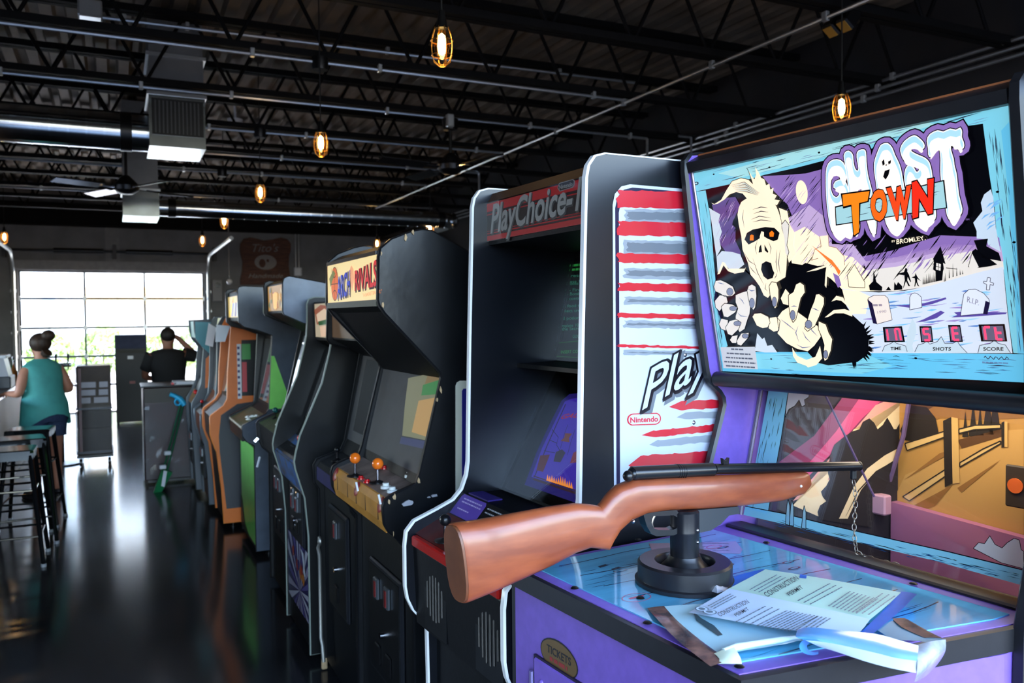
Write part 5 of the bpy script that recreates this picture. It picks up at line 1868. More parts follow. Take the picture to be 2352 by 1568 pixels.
for q in (c3((470, 1200), (530, 1050), (560, 1060), (600, 1130), (800, 1130), (815, 1110), (790, 1170), (680, 1190), (600, 1160), (545, 1090), (500, 1190)),
          c3((1540, 1170), (1640, 1130), (1800, 1080), (1830, 1120), (1790, 1230), (1780, 1360), (1760, 1330), (1770, 1180), (1780, 1110), (1660, 1150)),
          c4((1760, 460), (1870, 370), (2000, 360), (2091, 390), (2091, 450), (1990, 410), (1880, 410), (1800, 455)), c4((1840, 270), (1900, 200), (1980, 220), (2040, 330), (1960, 260), (1900, 250))):
    A.pp(CRM, q, 16)
for q in (c4((430, 90), (450, 20), (510, 10), (580, 40), (660, 90), (690, 170), (650, 205), (560, 210), (500, 170), (450, 150)),
          c4((440, 260), (500, 190), (580, 200), (600, 280), (540, 330), (500, 390), (450, 340)), c4((490, 540), (520, 470), (600, 490), (600, 560), (570, 620), (520, 600)), c4((620, 730), (650, 680), (720, 670), (700, 770), (650, 770)),
          c4((690, 190), (760, 160), (830, 140), (850, 250), (870, 340), (860, 420), (830, 500), (800, 600), (740, 640), (690, 560), (690, 440), (720, 350), (690, 280))):
    shape(CRD, q, 17)
for q in (c4((520, 330), (560, 290), (650, 300), (720, 340), (690, 400), (600, 460), (550, 450)), c4((570, 580), (620, 500), (700, 480), (760, 520), (730, 600), (650, 680), (600, 660)), c4((705, 740), (760, 650), (855, 640), (840, 710), (760, 800), (715, 785)),
          c4((830, 140), (850, 80), (890, 60), (935, 90), (945, 200), (930, 340), (905, 375), (880, 330), (850, 250))):
    shape(CRD, q, 19)
shape(CRM, c4((1190, 460), (1250, 380), (1330, 330), (1450, 400), (1560, 480), (1680, 560), (1720, 690), (1640, 800), (1560, 870), (1430, 840), (1300, 770), (1190, 650), (1210, 600)), 17)
for q in (c4((1100, 460), (1180, 450), (1225, 500), (1210, 620), (1150, 635), (1085, 590)), c4((1230, 230), (1290, 110), (1340, 170), (1330, 320), (1260, 300))):
    shape(CRM, q, 17)
for q in (c4((895, 450), (920, 410), (1000, 405), (1090, 450), (1110, 520), (1080, 580), (1020, 590), (950, 560)), c4((1330, 190), (1390, 150), (1420, 60), (1470, 35), (1520, 70), (1530, 160), (1480, 230), (1450, 360), (1420, 480), (1385, 520), (1350, 440), (1335, 330)),
          c4((1660, 180), (1700, 175), (1760, 220), (1760, 300), (1700, 450), (1650, 560), (1560, 625), (1525, 590), (1560, 480), (1590, 380), (1640, 260)), c4((1690, 500), (1780, 540), (1815, 640), (1860, 720), (1840, 860), (1800, 960), (1765, 985), (1745, 920), (1760, 790), (1730, 690), (1690, 600))):
    shape(CRM, q, 22)
A.pp(CRM, c4((1370, 820), (1430, 920), (1540, 970), (1650, 930), (1705, 800), (1730, 950), (1660, 1030), (1560, 1060), (1540, 1040), (1430, 1000), (1380, 920)), 17)
A.pp(I(196, 206, 216), c4((920, 860), (950, 650), (1010, 720), (1035, 700), (1070, 800), (1130, 790), (1190, 880), (1040, 880)), 16)
# head
hair = c3((385, 330), (440, 350), (520, 300), (580, 190), (650, 80), (760, 40), (850, 60), (900, 110), (850, -40), (830, -77), (890, 20), (920, 60), (940, 0), (930, -87), (980, -10), (1000, 40), (1040, 60), (1060, 130), (1100, 110), (1110, 180), (1150, 160), (1140, 230), (1190, 250), (1160, 300), (1225, 310), (1190, 370), (1100, 340), (1000, 280), (900, 300), (830, 290), (780, 230), (700, 210), (620, 240), (560, 300), (480, 350), (430, 360))
A.pp(CRM, c3((1210, 400), (1310, 440), (1340, 600), (1400, 700), (1380, 850), (1420, 950), (1330, 1060), (1310, 980), (1290, 800)), 15)
A.pp(CRM, c3((760, 330), (820, 290), (900, 300), (1000, 240), (1100, 290), (1180, 380), (1210, 450), (1240, 560), (1245, 640), (1290, 800), (1290, 900), (1310, 980), (1300, 1150), (1290, 1230), (1190, 1290), (1110, 1440), (1080, 1480), (1030, 1450), (980, 1340), (930, 1270), (870, 1200), (840, 1060), (800, 960), (775, 900), (760, 740), (730, 600), (715, 480), (730, 400)), 18)
A.pp(K, c3((700, 470), (720, 440), (735, 600), (765, 740), (780, 900), (810, 970), (780, 1000), (740, 900), (690, 800), (690, 640), (650, 600)), 17)
A.pp(CRD, c3((1245, 600), (1290, 540), (1335, 600), (1330, 700), (1310, 850), (1330, 930), (1320, 980), (1290, 940), (1280, 780)), 19)
A.line(K, [A.px(p) for p in c3((1245, 600), (1290, 545), (1335, 605), (1330, 700), (1310, 850), (1335, 930), (1315, 990))], .0014, 20)
A.pp(CRM, hair, 20)
A.line(K, [A.px(p) for p in hair[:10]], .0014, 21)
for k in range(9):
    t_ = k / 8
    A.stroke(I(150, 180, 190) if k % 2 else NVY, c3((640 + 60 * t_, 130 + 70 * t_), (800 + 40 * t_, 90 + 120 * t_), (980 - 20 * t_, 220 + 30 * t_)), .0014, 22)
A.pp(K, c3((800, 780), (830, 700), (900, 660), (1050, 630), (1160, 640), (1222, 700), (1200, 780), (1150, 800), (1080, 770), (1030, 740), (990, 760), (930, 800), (850, 840)), 20)
A.pp(CRM, c3((985, 740), (1005, 680), (1035, 690), (1035, 770), (985, 775)), 21)
EYE = I(250, 120, 20)
A.pp(EYE, c3((865, 790), (870, 730), (890, 718), (912, 730), (910, 790)), 22)
A.pp(EYE, c3((1105, 745), (1100, 700), (1130, 672), (1158, 700), (1150, 747)), 22)
for q in (c3((1000, 838), (1012, 930), (970, 937), (980, 870)), c3((1040, 838), (1088, 925), (1080, 940), (1045, 910))):
    A.pp(K, q, 21)
A.pp(K, c3((1010, 1070), (1060, 1040), (1120, 1060), (1140, 1140), (1160, 1180), (1140, 1240), (1080, 1260), (1030, 1220), (1000, 1140)), 21)
INK = NVY
for q in (((960, 780), (930, 880), (950, 960)), ((1090, 800), (1120, 880), (1110, 960)), ((800, 940), (860, 1040), (940, 1090)), ((900, 1000), (960, 1180), (1040, 1330)), ((1190, 900), (1180, 1050), (1200, 1180)),
          ((1230, 900), (1210, 1060), (1230, 1190)), ((880, 540), (980, 500), (1120, 520)), ((900, 570), (1000, 545), (1130, 560)), ((900, 420), (1000, 390), (1080, 400)), ((910, 470), (1000, 440), (1090, 450)),
          ((790, 420), (780, 520), (800, 640)), ((850, 1080), (900, 1150), (950, 1200)), ((1060, 1300), (1050, 1370), (1080, 1400)), ((1160, 1250), (1180, 1220), (1190, 1180))):
    A.stroke(INK, c3(*q), .0018, 22)
# the beckoning finger over the chin
shape(CRM, c4((1100, 80), (1130, 30), (1190, 40), (1215, 120), (1215, 230), (1190, 330), (1170, 355), (1140, 300), (1110, 180)), 24)
NL = I(120, 126, 150)
for cxn, cyn, rx, ry in ((630, 150, 40, 45), (670, 350, 45, 28), (720, 530, 45, 30), (815, 680, 40, 28), (895, 285, 32, 60), (1165, 270, 28, 60), (1385, 430, 32, 60), (1575, 540, 42, 50), (1780, 900, 28, 50)):
    A.pp(NL, c4(*[(cxn + rx * cos(k * pi / 7), cyn + ry * sin(k * pi / 7)) for k in range(14)]), 26)
    A.line(K, [A.px(p) for p in c4(*[(cxn + rx * cos(k * pi / 7), cyn + ry * sin(k * pi / 7)) for k in range(15)])], .0009, 27)
for q in (((480, 40), (520, 50), (560, 60)), ((1450, 560), (1420, 640), (1460, 760)), ((1500, 620), (1540, 700), (1600, 760)), ((1240, 480), (1320, 540), (1420, 620)), ((1560, 540), (1620, 620), (1680, 680)),
          ((1430, 780), (1500, 820), (1600, 810)), ((740, 220), (780, 260), (800, 300)), ((720, 400), (760, 440), (840, 450)), ((1360, 330), (1400, 320), (1440, 330)), ((1610, 340), (1660, 360), (1700, 380)), ((850, 120), (890, 140), (930, 130))):
    A.stroke(I(96, 110, 150), c4(*q), .0024, 25)
# rifleman in the distance
A.pp(CRM, c3((1700, 740), (1800, 730), (1810, 860), (1900, 880), (1990, 980), (2000, 1090), (1930, 1110), (1800, 1060), (1680, 1010), (1600, 1040), (1640, 900), (1730, 880)), 13)
A.line(I(150, 110, 90), [A.px(p) for p in c3((1700, 740), (1715, 860), (1640, 900), (1600, 1030), (1680, 1005))], .0012, 14)
A.line(I(150, 110, 90), [A.px(p) for p in c3((1800, 730), (1810, 860), (1900, 880), (1990, 980), (2000, 1090))], .0012, 14)
A.pp(I(236, 120, 50), c3((1600, 850), (1710, 930), (1850, 1030), (1950, 1160), (1930, 1210), (1880, 1120), (1780, 1020), (1690, 930)), 15)
A.pp(PU, c3((1860, 1180), (1930, 1220), (1960, 1330), (1920, 1360), (1890, 1300)), 15)
# title
def cat(P, k=2):
    """closed smooth curve through traced points"""
    n_ = len(P)
    out = []
    for i in range(n_):
        p0, p1, p2, p3 = [Vector(P[(i + d) % n_]) for d in (-1, 0, 1, 2)]
        for s_ in range(k):
            t_ = s_ / k
            q = .5 * ((2 * p1) + (p2 - p0) * t_ + (2 * p0 - 5 * p1 + 4 * p2 - p3) * t_ ** 2 + (3 * p1 - p0 - 3 * p2 + p3) * t_ ** 3)
            out.append((q.x, q.y))
    return out


TT = c2((990, 830), (1080, 785), (1150, 800), (1230, 765), (1300, 780), (1350, 755), (1365, 800), (1362, 860), (1388, 930), (1385, 980), (1340, 1000), (1310, 955), (1270, 960), (1250, 915), (1230, 935), (1235, 1020), (1265, 1120), (1272, 1190), (1300, 1300), (1310, 1400), (1330, 1560), (1368, 1717), (1345, 1790), (1280, 1880), (1220, 1830), (1190, 1740), (1180, 1600), (1150, 1500), (1132, 1380), (1122, 1250), (1125, 1130), (1112, 995), (1090, 970), (1060, 1000), (1000, 1080), (978, 1065), (975, 990), (960, 900))
SS = c2((650, 1060), (642, 990), (680, 920), (740, 870), (800, 845), (850, 870), (908, 930), (912, 980), (880, 1000), (850, 985), (825, 960), (775, 955), (750, 990), (765, 1035), (850, 1080), (920, 1110), (972, 1160), (1000, 1260), (1015, 1380), (1030, 1480), (1050, 1740), (1045, 1830), (980, 1890), (945, 1950), (870, 1910), (800, 1850), (775, 1770), (720, 1500), (692, 1390), (692, 1280), (720, 1210), (755, 1200), (795, 1235), (820, 1280), (855, 1272), (868, 1225), (840, 1190), (770, 1165), (690, 1140))
OO = c2((390, 980), (420, 948), (480, 938), (530, 990), (560, 1070), (600, 1150), (630, 1230), (650, 1330), (670, 1450), (690, 1560), (702, 1850), (650, 1955), (590, 2005), (510, 1960), (465, 1880), (440, 1760), (362, 1500), (345, 1380), (330, 1290), (326, 1170), (350, 1080))
HH = c2((-40, 1080), (-10, 1032), (30, 1038), (58, 1080), (66, 1170), (86, 1240), (118, 1270), (138, 1230), (122, 1140), (116, 1060), (140, 1022), (190, 1012), (213, 1040), (220, 1160), (235, 1300), (260, 1400), (288, 1510), (300, 1620), (338, 1800), (330, 2010), (285, 1990), (240, 1860), (190, 1700), (172, 1470), (150, 1440), (118, 1480), (108, 1620), (140, 1920), (112, 2010), (70, 1960), (24, 1540), (0, 1350), (-20, 1200))
GG = [(1903, 398), (1908, 376), (1920, 367), (1935, 368), (1945, 380), (1950, 400), (1944, 418), (1937, 411), (1931, 397), (1920, 396), (1913, 412), (1912, 432), (1918, 448), (1927, 453), (1934, 445), (1931, 434), (1921, 429), (1924, 417), (1940, 412), (1948, 420), (1954, 440), (1958, 470), (1960, 500), (1965, 530), (1957, 541), (1946, 536), (1936, 545), (1926, 540), (1915, 525), (1908, 490), (1904, 450)]
for q in (GG, HH, OO, SS, TT):
    q = cat([A.px(p) for p in q])
    for d, m, L in ((.0135, K, 28), (.0112, PU, 29), (.0032, K, 30), (.0016, I(240, 232, 234), 31)):
        A.poly(m, offset_poly(q, d), L)
    A.poly(I(168, 212, 234), offset_poly(q, -.0004), 32)
    A.poly(I(248, 236, 228), [(u, v - .009) for u, v in offset_poly(q, -.0022)], 33)
for q in (c2((415, 1150), (440, 1120), (450, 1180), (425, 1200)), c2((490, 1150), (525, 1130), (520, 1170), (495, 1185)), c2((450, 1190), (480, 1180), (470, 1200)), c2((430, 1330), (450, 1260), (510, 1240), (495, 1310), (460, 1365))):
    A.pp(K, q, 35)


def wob(ph):
    return lambda s, t_: (s + .03 * sin(t_ * 17 + ph), t_ + .018 * sin(s * 15 + ph))


A.pp(K, c5((-150, 380), (1165, 60), (1200, 400), (-140, 610)), 35)
A.pp(I(158, 200, 206), c5((-138, 395), (1150, 78), (1185, 390), (-128, 595)), 36)
for k in range(18):
    s = rnd.random()
    x, y = -120 + s * 1200, 400 - s * 290 + rnd.uniform(15, 170)
    A.stroke(NVY, c5((x, y), (x + 50, y - 10), (x + 100, y - 22)), .001, 37)
tl = (('T', ((1957, 540), (1988, 520), (1996, 444), (1946, 452)), (246, 130, 24)), ('O', ((2010, 502), (2042, 497), (2040, 434), (2008, 441)), (246, 100, 24)), ('W', ((2056, 500), (2094, 492), (2096, 428), (2048, 434)), (240, 70, 26)), ('N', ((2107, 492), (2146, 482), (2148, 412), (2106, 420)), (236, 44, 24)))
for i, (ch, q, cc) in enumerate(tl):
    A.textquad(K, ch, q, offset=.09, L=38, warp=wob(i + 3))
    A.textquad(I(*cc), ch, q, offset=.06, L=39, warp=wob(i + 3))
A.textquad(CRM, 'BROMLEY.', ((2065, 559), (2132, 549), (2128, 540), (2065, 548)), L=35, offset=.015)
A.textquad(CRM, 'BY', ((2054, 555), (2062, 554), (2062, 549), (2054, 550)), L=35, offset=.01)
A.textquad(PU, 'TM', ((2223, 505), (2232, 504), (2232, 500), (2223, 501)), L=35)
sg_ = A.px((2262, 820))
A.line(NVY, [(sg_[0] + k * .0028, sg_[1] + .003 * sin(k * 1.9)) for k in range(16)], .0012, 12)
A.greek(I(90, 120, 160), *A.px((2258, 832)), .045, .0022, 12)
A.done('backglass_print', mb, label='lit illustration of a ghoul, a graveyard and dripping title lettering')
# instruction sticker, with a glow put in for the backlight coming through
A2 = Art(A.O + A.n * .009, A.e1, A.e2, .0003)
A2.pp(flat(206, 208, 214, .8), [(1655, 797), (1734, 796), (1741, 848), (1662, 845)], 1)
for k, (x0, x1) in enumerate(((1680, 1708), (1670, 1724), (1668, 1730), (1664, 1736), (1668, 1734))):
    y = 803 + k * 9.5
    a, c = A2.px((x0, y)), A2.px((x1, y))
    A2.greek(flat(110, 110, 118), a[0], a[1], c[0] - a[0], .0035, 2)
A2.done('instruction_sticker', gt, label='white instruction sticker on the backglass corner')

# ---- target window below the backglass
WT, WBt = Vector((.745, 1.45)), Vector((.6665, 1.1005))
MB().prism([(.606, 1.1), (.606, 1.104), (.612, 1.107), (.660, 1.107), (.666, 1.105), (.666, 1.1)], YN_ + .003, YF_ - .015).build('window_sill', TRIM, gt)
MB().cyl((WBt.x, YF_ - .004, 1.12), (WT.x, YF_ - .004, 1.445), .006, n=8).build('window_channel', mat('channel_steel', (0, 0, 0)), gt)
MB().prism([(.62, 1.445), (.606, 1.462), (.76, 1.46), (.76, 1.445)], YN_, YF_).build('soffit', PUR, gt)
wg = MB().prism([(WBt.x, WBt.y), (WT.x, WT.y), (WT.x + .004, WT.y), (WBt.x + .004, WBt.y)], YN_ + .003, YF_ - .003).build('target_window', glass_mat('window_acrylic'), gt)
O = GM @ Vector((WBt.x, YF_, WBt.y))
A = Art(O, G3 @ Vector((0, -1, 0)), G3 @ Vector((WT.x - WBt.x, 0, WT.y - WBt.y)), .0003)
A.O = A.O + A.n * .0008
PB, PK = ink_film(140, 218, 246), ink_film(14, 20, 34)
A.pp(PB, [(1766, 893), (1812, 895), (1796, 1000), (1778, 1100), (1764, 1180), (1716, 1168), (1738, 1050)], 1)
A.pp(PB, [(1712, 1162), (1800, 1180), (1900, 1205), (2000, 1228), (2180, 1268), (2352, 1310), (2352, 1345), (2150, 1288), (1960, 1243), (1820, 1208), (1708, 1182)], 2)
for k in range(40):
    y = 900 + rnd.random() * 240
    x = 1770 - (y - 893) * .2 + rnd.uniform(2, 38)
    l = rnd.uniform(10, 45)
    A.stroke(PK, [(x, y), (x - l * .1, y + l * .5), (x - l * .2, y + l)], rnd.uniform(.0008, .0022), 3)
for k in range(70):
    x = rnd.uniform(1740, 2330)
    y = 1172 + (x - 1716) * .228 + rnd.uniform(4, 22)
    l = rnd.uniform(10, 50)
    if x + l < 2350:
        A.stroke(ink_film(30, 90, 150) if k % 3 else PK, [(x, y), (x + l * .5, y + l * .12), (x + l, y + l * .24)], rnd.uniform(.0006, .0018), 3)
A.line(PK, [(1712, 1162), (1800, 1179), (1900, 1204), (2000, 1227), (2180, 1267), (2352, 1309)], .002, 3, px=True)
A.line(PK, [(1812, 895), (1796, 1000), (1778, 1100), (1766, 1172)], .002, 3, px=True)
CW_ = ink_film(206, 214, 218)
for q in ([(1812, 893), (1860, 896), (1858, 912), (1848, 918), (1850, 930), (1842, 934), (1836, 918), (1826, 932), (1812, 940), (1804, 958), (1808, 920)], [(2118, 906), (2230, 914), (2218, 926), (2205, 934), (2196, 938), (2184, 930), (2165, 934), (2150, 920), (2128, 926)],
          [(2236, 1259), (2248, 1246), (2262, 1248), (2274, 1230), (2286, 1250), (2302, 1258), (2314, 1246), (2330, 1236), (2342, 1240), (2346, 1262), (2352, 1266), (2352, 1306), (2300, 1292)]):
    A.pp(CW_, q, 2)
    A.line(PK, [A.px(p) for p in q] + [A.px(q[0])], .0012, 3)
for x in (1805, 1814, 1842):
    h = 0 if x < 1840 else 6
    y = 1192 + (x - 1805) * .23
    q = [(x, y + 12), (x + 3, y - 30 + h), (x + 6, y - 46 + h), (x + 10, y - 30 + h), (x + 10, y + 14)]
    A.pp(ink_film(160, 206, 222), q, 4)
    A.line(PK, [A.px(p) for p in q] + [A.px(q[0])], .0016, 5)
A.done('window_print', wg)

# inside the target box
XB = 1.12
cb = thing
B0 = G3 @ Vector((1, 0, 0))


def hb(x, y, xl=XB):
    q = hit(x, y, GM @ Vector((xl, 0, 0)), B0)
    return GM.inverted() @ q


ct, cb_ = hb(2091, 902), hb(2036, 1128)
MB().prism([(.686, .9), (1.15, .9), (1.15, .91), (.686, .91)], YN_, YF_).build('target_floor', mat('box_black', rgb(24, 22, 24), .7), gt)
bw = MB().box(XB, XB + .02, YN_ - .0, YF_, .91, 1.46).build('scenery_back', mat('scene_tan', rgb(190, 142, 72), .7), gt)
A = Art(GM @ Vector((XB - .0005, YF_, 1.12)), G3 @ Vector((0, -1, 0)), (0, 0, 1), .0006)
TN, TD, TB, TK = flat(204, 158, 88, rough=.7), flat(150, 104, 50, rough=.7), flat(92, 58, 26, rough=.7), flat(32, 24, 18, rough=.7)
A.pp(TD, [(2096, 905), (2352, 918), (2352, 960), (2240, 965), (2160, 960), (2085, 990)], 1)
A.pp(TB, [(2096, 905), (2200, 912), (2150, 930), (2100, 960), (2070, 1020), (2085, 940)], 2)
A.pp(TN, [(2150, 1060), (2290, 990), (2352, 985), (2352, 1240), (2046, 1160), (2080, 1090)], 2)
A.pp(TK, [(2092, 930), (2130, 935), (2150, 960), (2158, 1000), (2130, 1020), (2080, 1010), (2068, 990)], 3)
for x, h in ((2218, 60), (2236, 85), (2252, 70), (2270, 110), (2286, 112)):
    yb = 1003 - (x - 2218) * .1
    A.pp(TK, [(x - h * .12, yb), (x - h * .05, yb - h * .5), (x, yb - h), (x + h * .05, yb - h * .5), (x + h * .12, yb)], 3)
A.pp(TB, [(2200, 1010), (2300, 985), (2310, 1000), (2210, 1030)], 3)
for q in ([(2080, 1018), (2180, 987), (2180, 1000), (2085, 1034)], [(2204, 985), (2240, 976), (2300, 974), (2300, 983), (2240, 986), (2204, 995)], [(2075, 1140), (2175, 1076), (2180, 1088), (2090, 1150)], [(2206, 1062), (2260, 1030), (2300, 1012), (2300, 1018), (2206, 1072)]):
    A.pp(flat(222, 184, 116, rough=.7), q, 4)
    A.line(TK, [A.px(p) for p in q] + [A.px(q[0])], .003, 5)
A.pp(TK, [(2168, 966), (2187, 957), (2190, 1110), (2172, 1118)], 6)
A.pp(flat(214, 172, 100, rough=.7), [(2187, 957), (2202, 960), (2206, 1108), (2190, 1110)], 6)
A.pp(TK, [(2302, 970), (2309, 967), (2309, 1026), (2302, 1028)], 6)
A.pp(flat(214, 172, 100, rough=.7), [(2309, 967), (2316, 968), (2316, 1026), (2309, 1026)], 6)
for q in ([(2160, 1040), (2200, 1030), (2080, 1100), (2040, 1130)], [(2200, 1120), (2300, 1055), (2210, 1130)], [(2100, 1160), (2190, 1112), (2150, 1160), (2120, 1172)]):
    A.pp(TD, q, 4)
A.done('scenery_print', bw)
b = MB()
pf = [Vector((.70, YF_ - .012, .91)), Vector((cb_.x, cb_.y, .91)), Vector((ct.x, (ct.y + cb_.y) / 2, 1.46)), Vector((.765, YF_ - .012, 1.46))]
pf[1].y = pf[2].y = (ct.y + cb_.y) / 2
fw = MB().add([p for p in pf] + [p + Vector((0, .006, 0)) for p in pf], [(0, 1, 2, 3), (7, 6, 5, 4), (0, 3, 7, 4), (1, 5, 6, 2)]).build('scenery_side', mat('scene_dark', rgb(40, 36, 42), .7), gt)
e1 = G3 @ (pf[1] - pf[0])
A = Art(GM @ pf[0], e1, (0, 0, 1), .0006)
A.O = A.O + A.n * .0005
PK1, PK2, PK3 = flat(196, 70, 120, rough=.7), flat(226, 160, 150, rough=.7), flat(240, 216, 170, rough=.7)
A.pp(flat(120, 44, 84, rough=.7), [(1940, 905), (2060, 905), (1990, 990), (1900, 1050), (1820, 1110), (1780, 1140), (1790, 1060), (1870, 1000)], 1)
A.pp(PK1, [(1980, 905), (2040, 905), (1980, 960), (1910, 1040), (1830, 1120), (1800, 1130), (1860, 1060), (1920, 990)], 2)
A.pp(PK2, [(2010, 930), (2070, 905), (2090, 905), (2030, 980), (1975, 1000), (1920, 1060), (1900, 1120), (1820, 1150), (1880, 1080)], 3)
A.pp(PK3, [(2040, 940), (2092, 905), (2080, 960), (2072, 985), (2030, 985), (1960, 985), (1900, 1100), (1915, 1110), (1905, 1140), (1890, 1190), (1820, 1160), (1870, 1110)], 4)
tree = [(2072, 985), (2064, 972), (2054, 990), (2046, 975), (2036, 958), (2026, 975), (2014, 985), (2006, 970), (1995, 960), (1980, 968), (1972, 985), (1956, 990), (1940, 1000), (1915, 1020), (1905, 1045), (1900, 1085), (1904, 1100), (1896, 1115), (1884, 1128), (1888, 1140), (1896, 1150), (1882, 1160), (1876, 1175), (1880, 1192), (2000, 1210), (2030, 1130), (2050, 1060)]
A.pp(flat(34, 30, 32, rough=.7), tree, 5)
rail = [(1925, 1190), (1960, 1115), (1990, 1075), (2030, 1045), (2062, 1028), (2058, 1052), (2010, 1082), (1975, 1125), (1945, 1190)]
A.pp(PK3, rail, 6)
A.stroke(TK, [(1940, 1185), (1970, 1125), (2010, 1082), (2050, 1058)], .004, 7)
A.done('scenery_print', fw)
# strut, ledge and bracket
STR = mat('strut_purple', rgb(110, 90, 130), .4)
MB().tube([hb(1888, 890, .78), hb(2008, 1140, .90)], .003, 6).build('strut', STR, gt)
MB().tube([hb(2091, 902, 1.1), hb(2075, 1000, 1.1), hb(2036, 1128, 1.1)], .006, 6).build('corner_bead', STR, gt)
PINK = mat('ledge_pink', rgb(176, 112, 150), .6)
led = [hb(x, y, 1.09) for x, y in ((2046, 1152), (2352, 1236))]
ye = hb(2352, 1236, 1.09).y
zl = led[0].z + (led[1].z - led[0].z) * (YN_ + .004 - led[0].y) / (ye - led[0].y)
MB().add([(1.09, led[0].y, .91), (1.09, YN_ + .004, .91), (1.09, YN_ + .004, zl), (1.09, led[0].y, led[0].z), (1.116, led[0].y, .91), (1.116, YN_ + .004, .91), (1.116, YN_ + .004, zl), (1.116, led[0].y, led[0].z)],
         [(0, 1, 2, 3), (4, 7, 6, 5), (3, 2, 6, 7), (0, 3, 7, 4)]).build('target_ledge', PINK, gt)
bk = hb(2022, 1158, 1.05)
MB().bev(1.04, 1.07, bk.y - .02, bk.y + .02, bk.z - .026, bk.z + .026, .004).build('bracket_block', mat('bracket_pink', rgb(206, 160, 180), .6), gt)
tg = hb(2345, 1115, 1.06)
MB().bev(1.05, 1.06, tg.y - .06, tg.y + .03, tg.z - .05, tg.z + .045, .003).build('target_card', mat('card_dark', rgb(60, 48, 36), .6), gt)
MB().lathe([(0, .003), (.017, .003), (.017, 0)], (1.049, tg.y + .006, tg.z), 16, Matrix.Rotation(radians(-90), 4, 'Y')).build('target_disc', mat('target_orange', rgb(236, 110, 40), .5), gt)
l = bpy.data.lights.new('box_lamp_light', 'AREA')
l.shape = 'RECTANGLE'
l.size, l.size_y = .2, .5
l.energy = 2.2
l.color = (1, .86, .66)
lo_ = bpy.data.objects.new('box_lamp_light', l)
COL.objects.link(lo_)
lo_.parent = gt
lo_.location = (.95, .26, 1.443)
MB().cyl((.95, -.02, 1.452), (.95, .54, 1.452), .008, n=8).build('box_lamp', mat('lamp_tube', (1, .9, .7), .4, emit=2.0), gt)

# ================================================================== rifle on its post
RY = 1.283
rf = thing('mounted_rifle', (.976, RY, ZD + .002), label='wooden stocked black barrelled rifle mounted on a post over the blue deck', cat='rifle')
WOOD = mat('gunstock_wood', rgb(150, 78, 46), .34, var=.3, scale=15, stretch=(.8, 2, 3.2), var2=rgb(122, 58, 34), coat=.22, detail=9.)
st = [((1040, 1203), (1060, 1384), .0255), ((1046, 1200), (1068, 1381), .028), ((1100, 1193), (1130, 1357), .0275), ((1180, 1178), (1200, 1326), .025), ((1260, 1163), (1265, 1297), .021), ((1320, 1155), (1318, 1269), .0195), ((1355, 1157), (1352, 1257), .0185), ((1374, 1161), (1396, 1262), .018),
      ((1382, 1153), (1404, 1245), .018), ((1396, 1134), (1420, 1218), .0185), ((1416, 1115), (1445, 1194), .0205), ((1450, 1101), (1480, 1178), .0225), ((1500, 1098), (1530, 1170), .023), ((1600, 1092), (1610, 1167), .023), ((1700, 1088), (1700, 1160), .0225), ((1790, 1085), (1790, 1149), .021),
      ((1836, 1083), (1838, 1134), .018), ((1850, 1084), (1857, 1116), .011)]
rings = []
for i, (a, c, w) in enumerate(st):
    U, L_ = at(a[0], a[1], 1, RY), at(c[0], c[1], 1, RY)
    m_, h_ = (U + L_) / 2, (U - L_) / 2
    ring = []
    for k in range(20):
        t_ = 2 * pi * k / 20
        cs, sn = cos(t_), sin(t_)
        e = .72
        ring.append(m_ + h_ * (abs(sn) ** e * (1 if sn > 0 else -1)) + Vector((0, w, 0)) * (abs(cs) ** e * (1 if cs > 0 else -1)))
    if i < 2:
        ring = [p + Vector((-(p.y - RY) * .3, 0, 0)) for p in ring]
    rings.append(ring)
MB().loft(rings, caps=True).build('stock', WOOD, rf, world=True)
# butt plate
r0 = rings[0]
cen = sum(r0, Vector()) / 20
MB().loft([[cen + (p - cen) * .97 + Vector((-.004, 0, -.0004)) for p in r0], [cen + (p - cen) * .985 + Vector((.001, 0, 0)) for p in r0]], caps=True).build('butt_plate', mat('butt_brown', rgb(104, 60, 36), .4, var=.2, scale=25), rf, world=True)
# nicks in the varnish
for (x, y) in ((1230, 1291), (1240, 1288), (1247, 1284)):
    q = at(x, y, 1, RY - .0115)
    MB().bev(q.x - .0035, q.x + .0035, q.y - .0015, q.y + .002, q.z - .003, q.z + .003, .001).build('varnish_nick', mat('bare_wood', rgb(220, 170, 120), .6), rf, world=True)
GUN = mat('gun_black', rgb(20, 22, 26), .3, metal=.35, coat=.2)
p0, p1, p2, p3 = at(1452, 1087, 1, RY), at(1636, 1078, 1, RY), at(1640, 1077, 1, RY), at(1972, 1070, 1, RY)
MB().cyl(p0, p1, .0135, .0135, 18).build('receiver', GUN, rf, world=True)
MB().cyl(p2, p3, .0105, .0098, 18).build('barrel', GUN, rf, world=True)
MB().ball(p3, .0105, 12, 8).build('muzzle_cap', GUN, rf, world=True)
q = at(1443, 1093, 1, RY - .008)
MB().ball(q, .0105, 14, 9).build('bolt_knob', BLKPL, rf, world=True)
MB().ball(at(1456, 1088, 1, RY), .0135, 14, 9).build('receiver_cap', GUN, rf, world=True)
for x in (1554, 1559, 1564, 1569):
    q = at(x, 1082, 1, RY)
    MB().cyl(q - Vector((.0007, 0, 0)), q + Vector((.0007, 0, 0)), .0142, n=18).build('receiver_ring', GUN, rf, world=True)
q = at(1665, 1072, 1, RY)
MB().prism([(q.x - .006, q.z), (q.x - .008, q.z + .018), (q.x - .002, q.z + .013), (q.x + .002, q.z + .013), (q.x + .008, q.z + .018), (q.x + .006, q.z)], RY - .004, RY + .004).build('rear_sight', GUN, rf, world=True)
q = at(1960, 1092, 1, RY)
